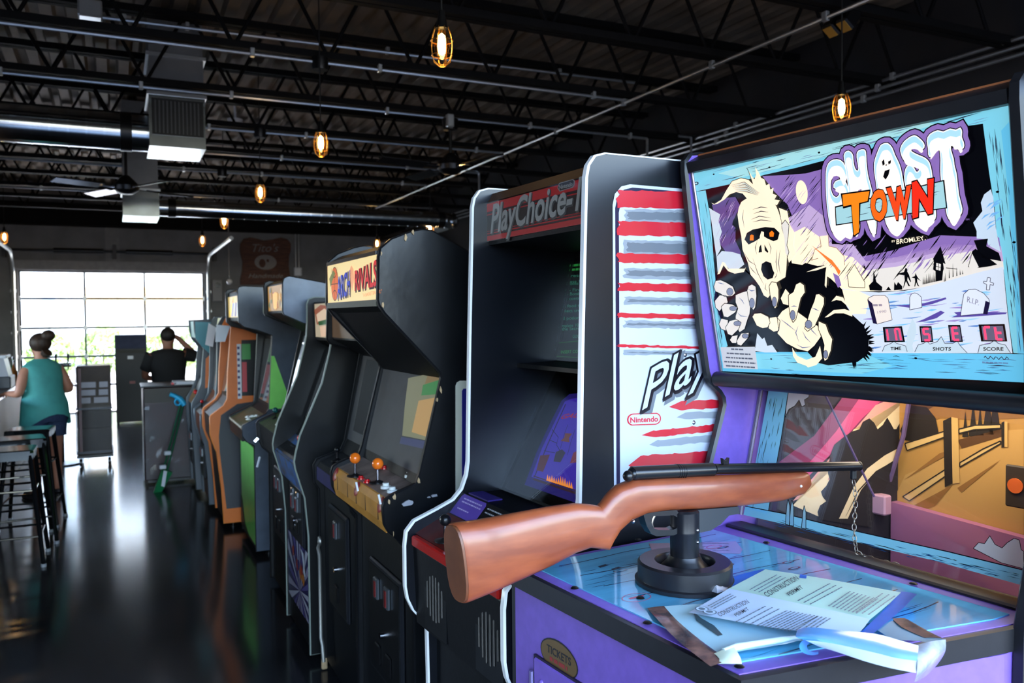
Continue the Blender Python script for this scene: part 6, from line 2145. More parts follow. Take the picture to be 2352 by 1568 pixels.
MB().bev(q.x - .006, q.x + .006, RY - .005, RY + .005, q.z - .008, q.z + .012, .002).build('chain_lug', GUN, rf, world=True)
q = at(1840, 1116, 1, RY - .0195)
MB().ball(q, .0028, 8, 6).build('stock_pin', WHITE, rf, world=True)


def pz(x, y):
    q = at(x, y, 1, RY)
    return (q.x, q.z)


# trigger group
outer = [pz(*p) for p in ((1470, 1178), (1500, 1172), (1545, 1168), (1556, 1180), (1558, 1200), (1552, 1220), (1540, 1226), (1500, 1228), (1488, 1222), (1478, 1205))]
inner_ = [pz(*p) for p in ((1492, 1182), (1505, 1182), (1540, 1180), (1549, 1186), (1551, 1198), (1546, 1210), (1536, 1214), (1505, 1214), (1494, 1210), (1488, 1196))]
b = MB()
n = 10
for y0, y1 in ((RY - .011, RY + .011),):
    vs = [(x, y0, z) for x, z in outer] + [(x, y0, z) for x, z in inner_] + [(x, y1, z) for x, z in outer] + [(x, y1, z) for x, z in inner_]
    for i in range(n):
        j = (i + 1) % n
        b.add(vs, [(i, j, n + j, n + i), (2 * n + i, 3 * n + i, 3 * n + j, 2 * n + j), (i, 2 * n + i, 2 * n + j, j), (n + i, n + j, 3 * n + j, 3 * n + i)])
b.build('trigger_guard', GUN, rf, world=True)
MB().tube([at(x, y, 1, RY) for x, y in ((1504, 1182), (1499, 1192), (1497, 1202), (1500, 1213))], [.0032, .003, .0026, .002], 8).build('trigger', mat('trigger_steel', rgb(150, 140, 130), .3, metal=.8), rf, world=True)
MB().ball(at(1455, 1197, 1, RY), .004, 8, 6).build('safety_button', CHROME, rf, world=True)
MB().prism([pz(*p) for p in ((1590, 1168), (1686, 1160), (1688, 1176), (1664, 1180), (1645, 1200), (1622, 1214), (1600, 1219), (1590, 1218))], RY - .014, RY + .014).build('mount_cheek', mat('mount_grey', rgb(36, 42, 48), .45), rf, world=True)
# post
PX = .976 + .006
PST = mat('post_black', rgb(30, 32, 38), .28, metal=.4, var=.2, scale=40)
zt_ = at(1580, 1168, 1, RY).z
MB().lathe([(.0, ZD + .05), (.028, ZD + .05), (.028, ZD + .1), (.0285, ZD + .102), (.028, ZD + .104), (.028, zt_ - .004), (.024, zt_), (0, zt_)], (PX, RY, 0), 24).build('post', PST, rf, world=True)
for z in (.085, .108):
    q = Vector((PX - .012 + .022, RY - .0255, ZD + z))
    MB().ball(q, .0035, 8, 6).build('post_screw', CHROME, rf, world=True)
MB().lathe([(0, ZD + .004), (.05, ZD + .004), (.052, ZD + .02), (.046, ZD + .034), (.034, ZD + .046), (.03, ZD + .056), (0, ZD + .056)], (PX, RY, 0), 28).build('swivel_boot', BLKPL, rf, world=True)
MB().lathe([(.056, ZD + .003), (.095, ZD + .003), (.096, ZD + .01), (.09, ZD + .012), (.09, ZD + .042), (.086, ZD + .046), (.058, ZD + .046), (.055, ZD + .042), (.056, ZD + .003)], (PX, RY, 0), 40).build('base_ring', mat('ring_black', rgb(26, 26, 30), .35), rf, world=True)
# chain from the muzzle lug to the deck
lk = MB().tube([(.0042 * cos(2 * pi * k / 12), 0, .0075 * sin(2 * pi * k / 12)) for k in range(12)], .0011, 6, closed=True).mesh('chain_link')
lk.materials.append(mat('chain_steel', rgb(150, 140, 125), .3, metal=.9))
ch = thing('security_chain', at(1960, 1100, 1, RY), label='thin steel chain hanging from the rifle muzzle onto the deck', cat='chain')
top, bot = at(1960, 1102, 1, RY), at(1967, 1268, 2, ZD + .012)
N = int((top - bot).length / .0115)
pts = [top.lerp(bot, i / N) + Vector((.004 * sin(i * .5), 0, 0)) for i in range(N + 1)]
e_pt = at(2068, 1292, 2, ZD + .006)
N2 = int((e_pt - bot).length / .0115)
pts += [bot.lerp(e_pt, i / N2) + Vector((0, .006 * sin(i * 1.1), -.006 * min(1, i / 3))) for i in range(1, N2 + 1)]
for i in range(len(pts) - 1):
    o = bpy.data.objects.new('chain_link', lk)
    COL.objects.link(o)
    o.parent = ch
    d = (pts[i + 1] - pts[i]).normalized()
    rot = d.to_track_quat('Z', 'Y').to_matrix().to_4x4() @ Matrix.Rotation(pi / 2 * (i % 2), 4, 'Z')
    o.matrix_local = Matrix.Translation((pts[i] + pts[i + 1]) / 2 - ch.location) @ rot


# ================================================================== papers on the deck
def sheet(rows, nm, m, parent=None, label=None, cat=None, group=None, sub=3):
    """a sheet through a grid of (px, py, height above the deck); finely subdivided"""
    R_ = [[at(x, y, 2, ZD + .0035 + h) for x, y, h in r] for r in rows]

    def interp(P, k):
        n_ = len(P)
        out = []
        for i in range(n_ - 1):
            a, b_, c, d = P[max(i - 1, 0)], P[i], P[i + 1], P[min(i + 2, n_ - 1)]
            for s in range(k):
                t_ = s / k
                out.append(.5 * ((2 * b_) + (c - a) * t_ + (2 * a - 5 * b_ + 4 * c - d) * t_ ** 2 + (3 * b_ - a - 3 * c + d) * t_ ** 3))
        out.append(P[-1])
        return out
    R2 = [interp(r, sub) for r in R_]
    colz = [interp([r[j] for r in R2], sub) for j in range(len(R2[0]))]
    nr, nc = len(colz[0]), len(colz)
    vs = [colz[j][i] for i in range(nr) for j in range(nc)]
    th = Vector((0, 0, -.0004))
    b = MB()
    b.add(vs, [(i * nc + j, i * nc + j + 1, (i + 1) * nc + j + 1, (i + 1) * nc + j) for i in range(nr - 1) for j in range(nc - 1)], True)
    loc = None
    if parent is None:
        loc = Vector((vs[0].x, vs[0].y, ZD + .003))
    return b.build(nm, m, parent, world=True, loc=loc, label=label, cat=cat, group=group, norm=False)


TURQ = mat('poster_back', rgb(176, 218, 228), .5, var=.06)
GLO = mat('glossy_brown_print', rgb(150, 110, 96), .12, var=.6, scale=26, var2=rgb(60, 56, 60))
ps = thing('torn_poster', at(1600, 1460, 2, ZD), label='torn pale blue poster lying under the permits with a glossy brown printed border', cat='poster')
sheet([[(1522, 1392, .002), (1640, 1388, .003), (1780, 1420, .003), (1900, 1452, .003)], [(1556, 1425, .003), (1660, 1430, .004), (1790, 1455, .004), (1880, 1468, .004)], [(1610, 1472, .003), (1680, 1470, .005), (1780, 1470, .006), (1850, 1472, .006)], [(1662, 1510, .002), (1690, 1497, .008), (1770, 1484, .012), (1832, 1468, .012)]], 'poster_sheet', TURQ, ps)
sheet([[(1486, 1396, .002), (1505, 1393, .002), (1525, 1391, .003)], [(1510, 1422, .006), (1532, 1416, .006), (1556, 1425, .005)], [(1556, 1470, .004), (1590, 1462, .006), (1612, 1472, .005)], [(1632, 1530, .004), (1655, 1522, .005), (1672, 1514, .005)]], 'printed_border', GLO, ps)
sheet([[(1640, 1500, .006), (1660, 1492, .012), (1686, 1485, .014)], [(1652, 1512, .006), (1680, 1500, .012), (1700, 1508, .008)], [(1650, 1524, .004), (1680, 1524, .004), (1704, 1524, .002)]], 'folded_corner', mat('poster_inside', rgb(208, 220, 196), .5), ps)
b = MB()
b.tube([at(x, y, 2, ZD + .014) for x, y in ((1662, 1494), (1690, 1486), (1740, 1478), (1800, 1470), (1836, 1464))], [.004, .006, .0055, .006, .004], 10)
b.build('curled_edge', mat('paper_white_blue', rgb(206, 230, 236), .5), ps, world=True)
MB().prism([tuple(at(x, y, 2, ZD)[:2]) for x, y in ((1592, 1416), (1612, 1432), (1640, 1448), (1660, 1470), (1650, 1472), (1622, 1452), (1600, 1436))], ZD + .0085, ZD + .009, 'z').build('tear_line', flat(60, 80, 84), ps, world=True)

GRN = mat('permit_green', rgb(190, 226, 208), .55, var=.04)
PBL = mat('permit_blue', rgb(200, 222, 246), .55, var=.04)
TAPE = mat('blue_tape', rgb(36, 112, 216), .5, var=.12, scale=20)
pm = thing('permit_sheet', at(1800, 1400, 2, ZD + .01), label='creased construction permit with pale green top half taped to the deck', cat='paper')
sheet([[(1758, 1307, .012), (1850, 1321, .016), (1960, 1340, .014), (2070, 1360, .012)], [(1716, 1329, .013), (1820, 1348, .017), (1940, 1371, .016), (2035, 1392, .014)], [(1672, 1352, .013), (1790, 1377, .017), (1900, 1400, .016), (1999, 1422, .014)]], 'sheet', GRN, pm)
pm2 = thing('permit_sheet', at(1700, 1420, 2, ZD + .01), label='pale blue construction permit in front of the green one, with two round seals', cat='paper')
sheet([[(1674, 1351, .0145), (1790, 1376, .0185), (1900, 1399, .0175), (1999, 1421, .0155)], [(1630, 1378, .014), (1740, 1403, .018), (1870, 1425, .018), (1985, 1440, .015)], [(1582, 1406, .013), (1700, 1428, .017), (1840, 1449, .018), (1968, 1458, .016)]], 'sheet', PBL, pm2)
IN, IN2 = flat(46, 66, 74), flat(96, 120, 134)
A = Art(at(1700, 1400, 2, ZD + .0222), (1, 0, 0), (0, 1, 0), .0002)
A.textquad(IN, 'CONSTRUCTION', ((1763, 1371), (1836, 1330), (1826, 1321), (1752, 1362)), offset=.005)
A.textquad(IN, 'PERMIT', ((1814, 1369), (1846, 1350), (1838, 1343), (1806, 1362)), offset=.005)


def greekpx(a, c, n_, gap, m, h=.0026):
    for k in range(n_):
        p, q = A.px((a[0] + gap[0] * k, a[1] + gap[1] * k)), A.px((c[0] + gap[0] * k, c[1] + gap[1] * k))
        A.greek(m, p[0], p[1], math.hypot(q[0] - p[0], q[1] - p[1]), h, ang=atan2(q[1] - p[1], q[0] - p[0]), seed=k)


greekpx((1724, 1354), (1786, 1320), 3, (10, 3), IN2)
greekpx((1834, 1380), (1908, 1340), 3, (14, 4), IN2)
greekpx((1905, 1392), (1955, 1358), 8, (9, 2.4), IN2)
greekpx((1968, 1406), (2030, 1362), 3, (14, 3), IN2)
A.done('permit_print', pm)
A = Art(at(1700, 1410, 2, ZD + .0236), (1, 0, 0), (0, 1, 0), .0002)
A.textquad(IN, 'CONSTRUCTION', ((1654, 1416), (1722, 1384), (1714, 1376), (1646, 1408)), offset=.005)
A.textquad(IN, 'PERMIT', ((1692, 1416), (1722, 1400), (1715, 1394), (1685, 1410)), offset=.005)
for x, y in ((1612, 1398), (1630, 1405)):
    p = A.px((x, y))
    A.ell(IN2, p[0], p[1], .012, .012, 1, 16)
    A.ell(PBL, p[0], p[1], .0095, .0095, 2, 16)
    A.ell(IN2, p[0], p[1], .006, .006, 3, 12)
greekpx((1628, 1392), (1680, 1364), 3, (6, 3), IN2)
greekpx((1692, 1428), (1760, 1392), 3, (16, 3), IN2)
greekpx((1740, 1437), (1810, 1402), 9, (9, 1.6), IN2)
greekpx((1830, 1447), (1880, 1415), 4, (10, 1.5), IN2)
A.done('permit_print', pm2)
sheet([[(2070, 1358, .012), (2090, 1360, .014), (2106, 1364, .02)], [(2030, 1400, .012), (2050, 1402, .014), (2066, 1404, .016)], [(1972, 1456, .012), (1990, 1458, .013), (2004, 1456, .014)]], 'tape_strip', TAPE, pm, label='blue masking tape')
sheet([[(1668, 1330, .006), (1710, 1316, .008), (1756, 1306, .010)], [(1676, 1342, .007), (1712, 1326, .009), (1752, 1311, .011)], [(1684, 1349, .008), (1718, 1330, .010), (1757, 1312, .011)]], 'tape_strip', TAPE, pm, label='blue masking tape')
sheet([[(1838, 1318, .016), (1853, 1321, .016)], [(1836, 1326, .017), (1852, 1328, .017)]], 'tape_strip', TAPE, pm)

# plastic sleeve rolled over the near edge
RS = mat('sleeve_film', rgb(150, 200, 246), .18, var=.25, scale=6, coat=.4, var2=rgb(96, 170, 236))
SLV = mat('sleeve_white', rgb(226, 240, 250), .25)
rl = thing('plastic_sleeve', at(1900, 1470, 2, ZD + .006), label='rolled pale blue plastic sleeve with clear end hanging over the near deck edge', cat='plastic sleeve')
sheet([[(1832, 1446, .03), (1860, 1440, .034), (1930, 1447, .036), (2010, 1455, .034), (2060, 1468, .032), (2110, 1482, .03)], [(1828, 1462, .028), (1870, 1462, .034), (1940, 1466, .036), (2010, 1480, .034), (2060, 1496, .032), (2108, 1504, .03)], [(1850, 1470, .024), (1890, 1474, .03), (1960, 1488, .032), (2020, 1502, .03), (2060, 1512, .028), (2106, 1518, .026)]], 'film', RS, rl)
sheet([[(1850, 1470, .024), (1890, 1473, .0305), (1960, 1487, .0325), (2020, 1501, .0305), (2060, 1511, .0285), (2106, 1517, .0265)], [(1880, 1484, .02), (1920, 1496, .026), (1980, 1516, .028), (2030, 1530, .026), (2066, 1538, .024), (2104, 1545, .02)]], 'white_edge', SLV, rl)
b = MB()
loop = []
for k in range(11):
    t_ = k / 10
    a = pi * (.35 + 1.25 * t_)
    loop.append((1866 + 30 * cos(a), 1484 + 20 * sin(a)))
sheet([[(x, y, .004 + .02 * sin(pi * i / 10)) for i, (x, y) in enumerate(loop)], [((x * .6 + 1880 * .4), (y * .6 + 1486 * .4), .003 + .01 * sin(pi * i / 10)) for i, (x, y) in enumerate(loop)]], 'tape_loop', mat('tape_loop_blue', rgb(60, 150, 240), .35), rl, label='curled blue tape loop')
CLR = mat('clear_bag', rgb(190, 196, 204), .12, var=.5, scale=18, metal=.0, coat=.6, var2=rgb(96, 98, 110))
sheet([[(2108, 1480, .03), (2140, 1472, .032), (2172, 1468, .026)], [(2107, 1510, .028), (2142, 1500, .026), (2172, 1492, .012)], [(2106, 1545, .02), (2135, 1528, .012), (2160, 1516, -.01)], [(2100, 1566, .005), (2118, 1558, -.005), (2136, 1545, -.03)]], 'clear_end', CLR, rl)
sheet([[(2004, 1440, .012), (2040, 1428, .013), (2072, 1420, .014), (2100, 1432, .013)], [(2030, 1456, .014), (2070, 1446, .015), (2110, 1448, .014), (2150, 1460, .014)], [(2050, 1472, .02), (2090, 1470, .02), (2140, 1475, .02), (2172, 1470, .022)]], 'printed_flap', mat('flap_blue', rgb(120, 168, 190), .4, var=.3, scale=9), rl)
sheet([[(2050, 1420, .015), (2078, 1419, .016), (2100, 1432, .015)], [(2072, 1440, .0165), (2110, 1440, .0165), (2150, 1458, .0165)], [(2124, 1464, .0185), (2150, 1464, .0185), (2172, 1467, .0185)]], 'brown_border', GLO, rl)
# crumpled foil by the base ring
b = MB()
q = at(1645, 1352, 2, ZD + .012)
b.ball(q, .022, 9, 6, (1, .8, .55))
rr = random.Random(5)
b.v = [q + (p - q) * rr.uniform(.7, 1.25) for p in b.v]
b.sm = [False] * len(b.sm)
b.build('crumpled_tape', mat('foil_clear', rgb(170, 172, 182), .2, metal=.4), None, world=True, loc=Vector((q.x, q.y, ZD + .003)), label='small crumpled clump of clear tape beside the rifle base', cat='tape')
# ================================================================== far end of the room
# ---- bar stools
def stool():
    s = thing('bar_stool', (0, 0, 0), cat='stool', group='black metal bar stools at the counter')
    STM = mat('stool_black', rgb(24, 25, 28), .2, metal=.55, coat=.4)
    MB().bev(-.155, .155, -.155, .155, .74, .765, .02).build('seat', STM, s)
    MB().prism([(-.15, .70), (.15, .70), (.155, .745), (-.155, .745)], -.15, .15).build('seat_skirt', STM, s)
    for sx in (-1, 1):
        for sy in (-1, 1):
            MB().tube([(sx * .135, sy * .135, .73), (sx * .165, sy * .165, .4), (sx * .2, sy * .2, .012)], [.018, .016, .013], 8).build('leg', STM, s)
            MB().cyl((sx * .2, sy * .2, 0), (sx * .2, sy * .2, .02), .017, n=10).build('foot_cap', mat('foot_grey', rgb(150, 152, 155), .4), s)
    for z, r in ((.2, .183), (.5, .155)):
        for a, b_ in (((-r, -r), (r, -r)), ((r, -r), (r, r)), ((r, r), (-r, r)), ((-r, r), (-r, -r))):
            MB().tube([(*a, z), (*b_, z)], .008, 7).build('foot_rail', STM, s)
    return s


s0 = stool()
note_children(s0)
s0.location = (-.655, 6.38, 0)
s0['label'] = 'nearest black metal bar stool at the left edge'
copy_at(s0, (-.64, 6.95, 0), .15, 'middle black metal bar stool, between the nearest stool and the woman')
copy_at(s0, (-.62, 7.52, 0), -.1, 'farthest of the three black bar stools, just in front of the woman')

# ---- counter
ctr = thing('bar_counter', (-1.35, 8.6, 0), label='dark bar counter along the left edge', cat='counter')
MB().box(-1.75, -.98, 4.8, 12.4, .0, .9).build('counter_front', mat('counter_dark', rgb(40, 30, 28), .5, var=.3, scale=6), ctr, world=True)
MB().bev(-1.8, -.93, 4.75, 12.45, .9, .94, .008).build('worktop', mat('worktop_wood', rgb(86, 58, 40), .25, var=.3, scale=5, stretch=(6, 1, 1)), ctr, world=True)
q = at(18, 850, 1, 9.6)
rg = thing('cash_register', (-1.1, 9.7, .94), label='grey cash register with white lid on the counter', cat='register')
MB().bev(-.16, .16, -.2, .2, 0, .12, .01).build('drawer', mat('register_grey', rgb(60, 62, 68), .4), rg)
MB().prism([(-.14, .12), (.14, .12), (.1, .3), (-.1, .3)], -.17, .17).build('register_body', mat('register_light', rgb(150, 152, 160), .35), rg)
MB().bev(-.13, .13, -.19, .19, .3, .33, .01).build('lid', WHITE, rg)
for k, (y, h, cc, lb) in enumerate(((10.2, .24, (120, 70, 30), 'brown bottle on the counter behind the register'), (10.45, .27, (60, 90, 60), 'green bottle farthest along the counter'), (9.2, .2, (150, 40, 36), 'short red bottle on the counter before the register'))):
    bt = thing('bottle', (-.98 - .03 * k, y, .94), label=lb, cat='bottle', group='bottles on the counter')
    MB().lathe([(0, 0), (.034, 0), (.035, h * .55), (.013, h * .75), (.012, h), (0, h)], n=14).build('glass_body', mat('bottle_%d' % k, rgb(*cc), .1, coat=.5), bt)
    MB().lathe([(0, h + .012), (.014, h + .01), (.014, h - .01)], n=12).build('cap', CHROME, bt)
bxs = thing('cardboard_tray', (-1.05, 8.75, .94), label='open cardboard tray on the counter under the woman\'s hand', cat='tray')
CARD = mat('cardboard', rgb(176, 140, 96), .8, var=.15)
MB().box(-.1, .08, -.12, .12, 0, .008).build('tray_base', CARD, bxs)
for a in ((-.1, -.092, -.12, .12), (.072, .08, -.12, .12), (-.1, .08, -.12, -.112), (-.1, .08, .112, .12)):
    MB().box(*a, 0, .05).build('tray_side', CARD, bxs)

# ---- high table with chrome tap by the counter end
ht = thing('high_table', (-.54, 10.5, 0), label='small black high table behind the woman, left of the wrapped cartons', cat='table')
MB().bev(-.16, .1, -.28, .28, .86, .9, .008).build('table_top', BLKMT, ht)
MB().cyl((-.03, 0, .02), (-.03, 0, .86), .03).build('column', BLKMT, ht)
MB().lathe([(0, 0), (.2, 0), (.2, .015), (.04, .03), (0, .03)], (-.03, 0, 0), 20).build('base', BLKMT, ht)
tp = thing('tap_tower', (-.54, 10.5, .9), label='chrome beverage tap tower on the small high table', cat='tap')
MB().cyl((0, 0, 0), (0, 0, .2), .022).build('column', CHROME, tp)
MB().cyl((-.09, 0, .21), (.09, 0, .21), .024).build('crossbar', CHROME, tp)
for x in (-.06, .06):
    MB().tube([(x, -.02, .21), (x, -.06, .2), (x, -.07, .16)], .008, 8).build('spout', CHROME, tp)
    MB().lathe([(0, .34), (.014, .33), (.009, .24), (0, .24)], (x, -.03, 0), 10).build('handle', BLKPL, tp)
for k, z in enumerate((.9, .93, .985)):
    MB().lathe([(0, 0), (.045, 0), (.05, .018), (0, .02)], (0, 0, 0), 16).build('glass_dish', CHROME, loc=Vector((-.5, 10.3 - k * .0, z)), label=('lowest', 'middle', 'topmost')[k] + ' shiny dish in the small stack on the high table', cat='dish', group='stacked shiny dishes')

# ---- wrapped cartons on a dolly
wc = thing('carton_stack', (-.225, 10.35, 0), label='tall stack of plastic wrapped cartons with white lettering on a low dolly', cat='cartons')
WRP = glass_mat('stretch_wrap', (.92, .92, .95), refl=.2, rough=.12)
for k, (z0, z1, cc) in enumerate(((.13, .42, (66, 60, 56)), (.42, .62, (60, 54, 52)), (.64, .92, (78, 68, 56)), (.92, 1.1, (66, 54, 42)))):
    MB().bev(-.17, .17, -.2, .2, z0, z1, .008).build('carton', mat('carton_%d' % k, rgb(*cc), .7, var=.2, scale=5), wc)
for z in (.15, .63):
    MB().box(-.178, .178, -.208, .208, z, z + .02).build('strap', mat('strap_navy', rgb(40, 46, 60), .4), wc)
MB().box(-.15, -.12, -.204, -.2, .15, 1.08).build('red_stripe', flat(90, 26, 26), wc)
A = Art((-.225 - .13, 10.35 - .2015, .7), (1, 0, 0), (0, 0, 1), .0008)
for k in range(3):
    A.greek(flat(176, 176, 184), 0, .0 + k * .085, .27, .062, 1, seed=k + 2)
A.done('carton_lettering', wc)
MB().box(-.185, .185, -.215, .215, .14, 1.112).build('stretch_wrap', WRP, wc)
MB().box(-.18, .18, -.21, .21, .1, .13).build('dolly_deck', BLKMT, wc)
for sx in (-.14, .14):
    for sy in (-.17, .17):
        MB().cyl((sx - .015, sy, .05), (sx + .015, sy, .05), .045, n=14).build('caster', BLKPL, wc)
        MB().box(sx - .02, sx + .02, sy - .01, sy + .01, .05, .1).build('caster_fork', CHROME, wc)

# ---- black cabinet seen from behind, in front of the door
bc = thing('upright_cabinet', (.215, 14.05, 0), label='black upright cabinet with its back to us in front of the glazed door', cat='arcade cabinet')
MB().prism([(-.02, .03), (-.02, 1.16), (.06, 1.37), (.5, 1.37), (.5, .03)], -.225, .225, 'x').build('cabinet_body', mat('cabinet_black', rgb(20, 20, 22), .5), bc)
MB().prism([(-.024, 1.165), (.056, 1.373), (.062, 1.368), (-.018, 1.16)], -.22, .22, 'x').build('sloped_top', mat('slate_top', rgb(70, 78, 104), .3, var=.2), bc)
MB().box(-.2, .2, -.03, -.018, 1.09, 1.14).build('vent', mat('vent_dark', rgb(46, 46, 40), .6), bc)
MB().box(-.05, .03, -.024, -.018, 1.0, 1.05).build('label_sticker', WHITE, bc)
MB().box(-.03, .05, -.024, -.018, .62, .66).build('red_sticker', flat(130, 30, 20), bc)
for x in (-.2, .2):
    MB().cyl((x, .02, 0), (x, .02, .035), .02, n=10).build('foot', BLKPL, bc)

# ---- wrapped cabinet, papers and dust pan
wk = thing('wrapped_cabinet', (.46, 8.95, 0), label='dark cabinet wrapped in clear plastic beside the row, with a dustpan leaning on it', cat='cabinet')
MB().bev(-.23, .3, -.2, .3, .04, .95, .012).build('cabinet_body', mat('wrapped_dark', rgb(24, 20, 22), .4, var=.5, scale=4, var2=rgb(52, 14, 16)), wk)
MB().box(-.22, .29, -.204, -.2, .8, .94).build('top_panel', mat('panel_taupe', rgb(58, 54, 48), .5), wk)
MB().bev(-.245, .315, -.215, .315, .95, .965, .004).build('top_board', BLKMT, wk)
rw = random.Random(2)
b = MB()
for i in range(9):
    for j in range(13):
        pass
vs, fs = [], []
for j in range(15):
    for i in range(11):
        vs.append((-.235 + .54 * i / 10, -.212 - rw.uniform(0, .03) * (1 if 0 < i < 10 else 0), .05 + .74 * j / 14))
for j in range(14):
    for i in range(10):
        fs.append((j * 11 + i, j * 11 + i + 1, (j + 1) * 11 + i + 1, (j + 1) * 11 + i))
b.add(vs, fs, False)
b.build('plastic_wrap', WRP, wk, norm=False)
MB().prism([(-.2, .02), (.28, .02), (.28, .045), (-.2, .045)], -.19, .29).build('plinth', BLKMT, wk)
q = at(425, 884, 2, .967)
pst = thing('paper_stack', (.62, 8.9, .966), label='small stack of white papers on top of the wrapped cabinet', cat='paper')
for k, (dx, dy, cc) in enumerate(((0, 0, (222, 224, 232)), (.015, .01, (200, 204, 214)), (-.01, .02, (226, 228, 232)))):
    MB().box(-.1 + dx, .09 + dx, -.12 + dy, .12 + dy, k * .009, k * .009 + .008).build('sheet', flat(*cc), pst)
MB().box(-.13, -.105, -.1, -.02, 0, .02).build('red_clip', RED, pst)

GRP = mat('handle_green', rgb(24, 92, 62), .35)
LGR = mat('pan_green', rgb(20, 120, 70), .4)
BLG = mat('grip_blue', rgb(40, 176, 224), .35)
dp = thing('dustpan_set', at(358, 1135, 1, 8.3), label='green handled dustpan and broom set with bright blue grip leaning upright', cat='dustpan')


def at8(x, y, yy=8.35):
    return at(x, y, 1, yy)


MB().tube([at8(414, 930, 8.6), at8(374, 1085, 8.45)], .009, 8).build('handle', GRP, dp, world=True)
MB().tube([at8(420, 934, 8.62), at8(384, 1080, 8.47)], .009, 8).build('handle', GRP, dp, world=True)
MB().tube([at8(390, 905, 8.6), at8(400, 908, 8.6), at8(414, 916, 8.6), at8(424, 930, 8.6)], [.022, .02, .028, .026], 10).build('grip', BLG, dp, world=True)
q = at8(409, 923, 8.585)
MB().tube([q + Vector((.028 * cos(2 * pi * k / 14), 0, .03 * sin(2 * pi * k / 14))) for k in range(14)], .009, 7, closed=True).build('grip_ring', BLG, dp, world=True)
for x, y in ((385, 1040), (374, 1072)):
    q = at8(x, y, 8.44)
    MB().bev(q.x - .03, q.x + .03, q.y - .02, q.y + .02, q.z - .018, q.z + .018, .006).build('clip', WHITE, dp, world=True)
pan = [at8(372, 1078, 8.46), at8(396, 1085, 8.46), at8(378, 1120, 8.4), at8(366, 1138, 8.33), at8(352, 1134, 8.33), at8(360, 1110, 8.4)]
MB().loft([[p for p in pan], [p + Vector((0, .05, .004)) for p in pan]], smooth=False).build('pan', LGR, dp, world=True)
MB().loft([[at8(376, 1080, 8.43), at8(384, 1082, 8.43), at8(378, 1118, 8.38), at8(370, 1116, 8.38)], [at8(376, 1080, 8.42), at8(384, 1082, 8.42), at8(378, 1118, 8.37), at8(370, 1116, 8.37)]], smooth=False).build('white_label', WHITE, dp, world=True)


# ================================================================== people
def skin_mesh(name, J, E, m, parent, sub=2, root=0):
    me = bpy.data.meshes.new(name)
    keys = list(J)
    me.from_pydata([J[k][0] for k in keys], [(keys.index(a), keys.index(b_)) for a, b_ in E], [])
    o = bpy.data.objects.new(name, me)
    COL.objects.link(o)
    md = o.modifiers.new('skin', 'SKIN')
    md.use_smooth_shade = True
    if not me.skin_vertices:
        bpy.context.view_layer.objects.active = o
    sv = me.skin_vertices[0].data if me.skin_vertices else None
    if sv is None:
        dg = bpy.context.evaluated_depsgraph_get()
        sv = me.skin_vertices[0].data
    for i, k in enumerate(keys):
        r = J[k][1]
        sv[i].radius = r if isinstance(r, tuple) else (r, r)
        sv[i].use_root = (i == root)
    s2 = o.modifiers.new('sub', 'SUBSURF')
    s2.levels = s2.render_levels = sub
    dg = bpy.context.evaluated_depsgraph_get()
    nm = bpy.data.meshes.new_from_object(o.evaluated_get(dg))
    nm.name = name
    nm.materials.clear()
    nm.materials.append(m)
    for p in nm.polygons:
        p.use_smooth = True
    bpy.data.objects.remove(o)
    ob = bpy.data.objects.new(name, nm)
    COL.objects.link(ob)
    ob.parent = parent
    ROOTM[ob.name] = ROOTM[parent.name]
    return ob


def hand(J, E, key, wrist, dirv, side, thumb):
    """palm and five bent fingers growing from a wrist joint"""
    w, d, s = Vector(wrist), Vector(dirv).normalized(), Vector(side).normalized()
    dn = Vector((0, 0, -1))
    J[key + 'palm'] = (tuple(w + d * .05), (.034, .018))
    E.append((key, key + 'palm'))
    for i, (off, ln) in enumerate(((-.028, .06), (-.01, .072), (.009, .067), (.027, .052))):
        a = w + d * .085 + s * off
        J['%sf%d' % (key, i)] = (tuple(a), .0095)
        J['%sg%d' % (key, i)] = (tuple(a + d * ln * .5 + dn * .01), .0085)
        J['%sh%d' % (key, i)] = (tuple(a + d * ln * .8 + dn * .032), .0075)
        E.extend([(key + 'palm', '%sf%d' % (key, i)), ('%sf%d' % (key, i), '%sg%d' % (key, i)), ('%sg%d' % (key, i), '%sh%d' % (key, i))])
    a = w + d * .03 + s * thumb * .034
    J[key + 't0'] = (tuple(a), .011)
    J[key + 't1'] = (tuple(a + d * .035 + s * thumb * .018), .009)
    E.extend([(key + 'palm', key + 't0'), (key + 't0', key + 't1')])


def ring(c, rx, ry, n=20, dz=None):
    return [Vector((c[0] + rx * cos(2 * pi * k / n), c[1] + ry * sin(2 * pi * k / n), c[2] + (dz(2 * pi * k / n) if dz else 0))) for k in range(n)]


SKIN = mat('skin', rgb(186, 128, 104), .5, var=.06)
SKIN2 = mat('skin_deep', rgb(150, 100, 80), .5, var=.06)
HAIR = mat('hair_brown', rgb(58, 40, 30), .55, var=.4, scale=40, stretch=(1, 1, .2), bump=.4)

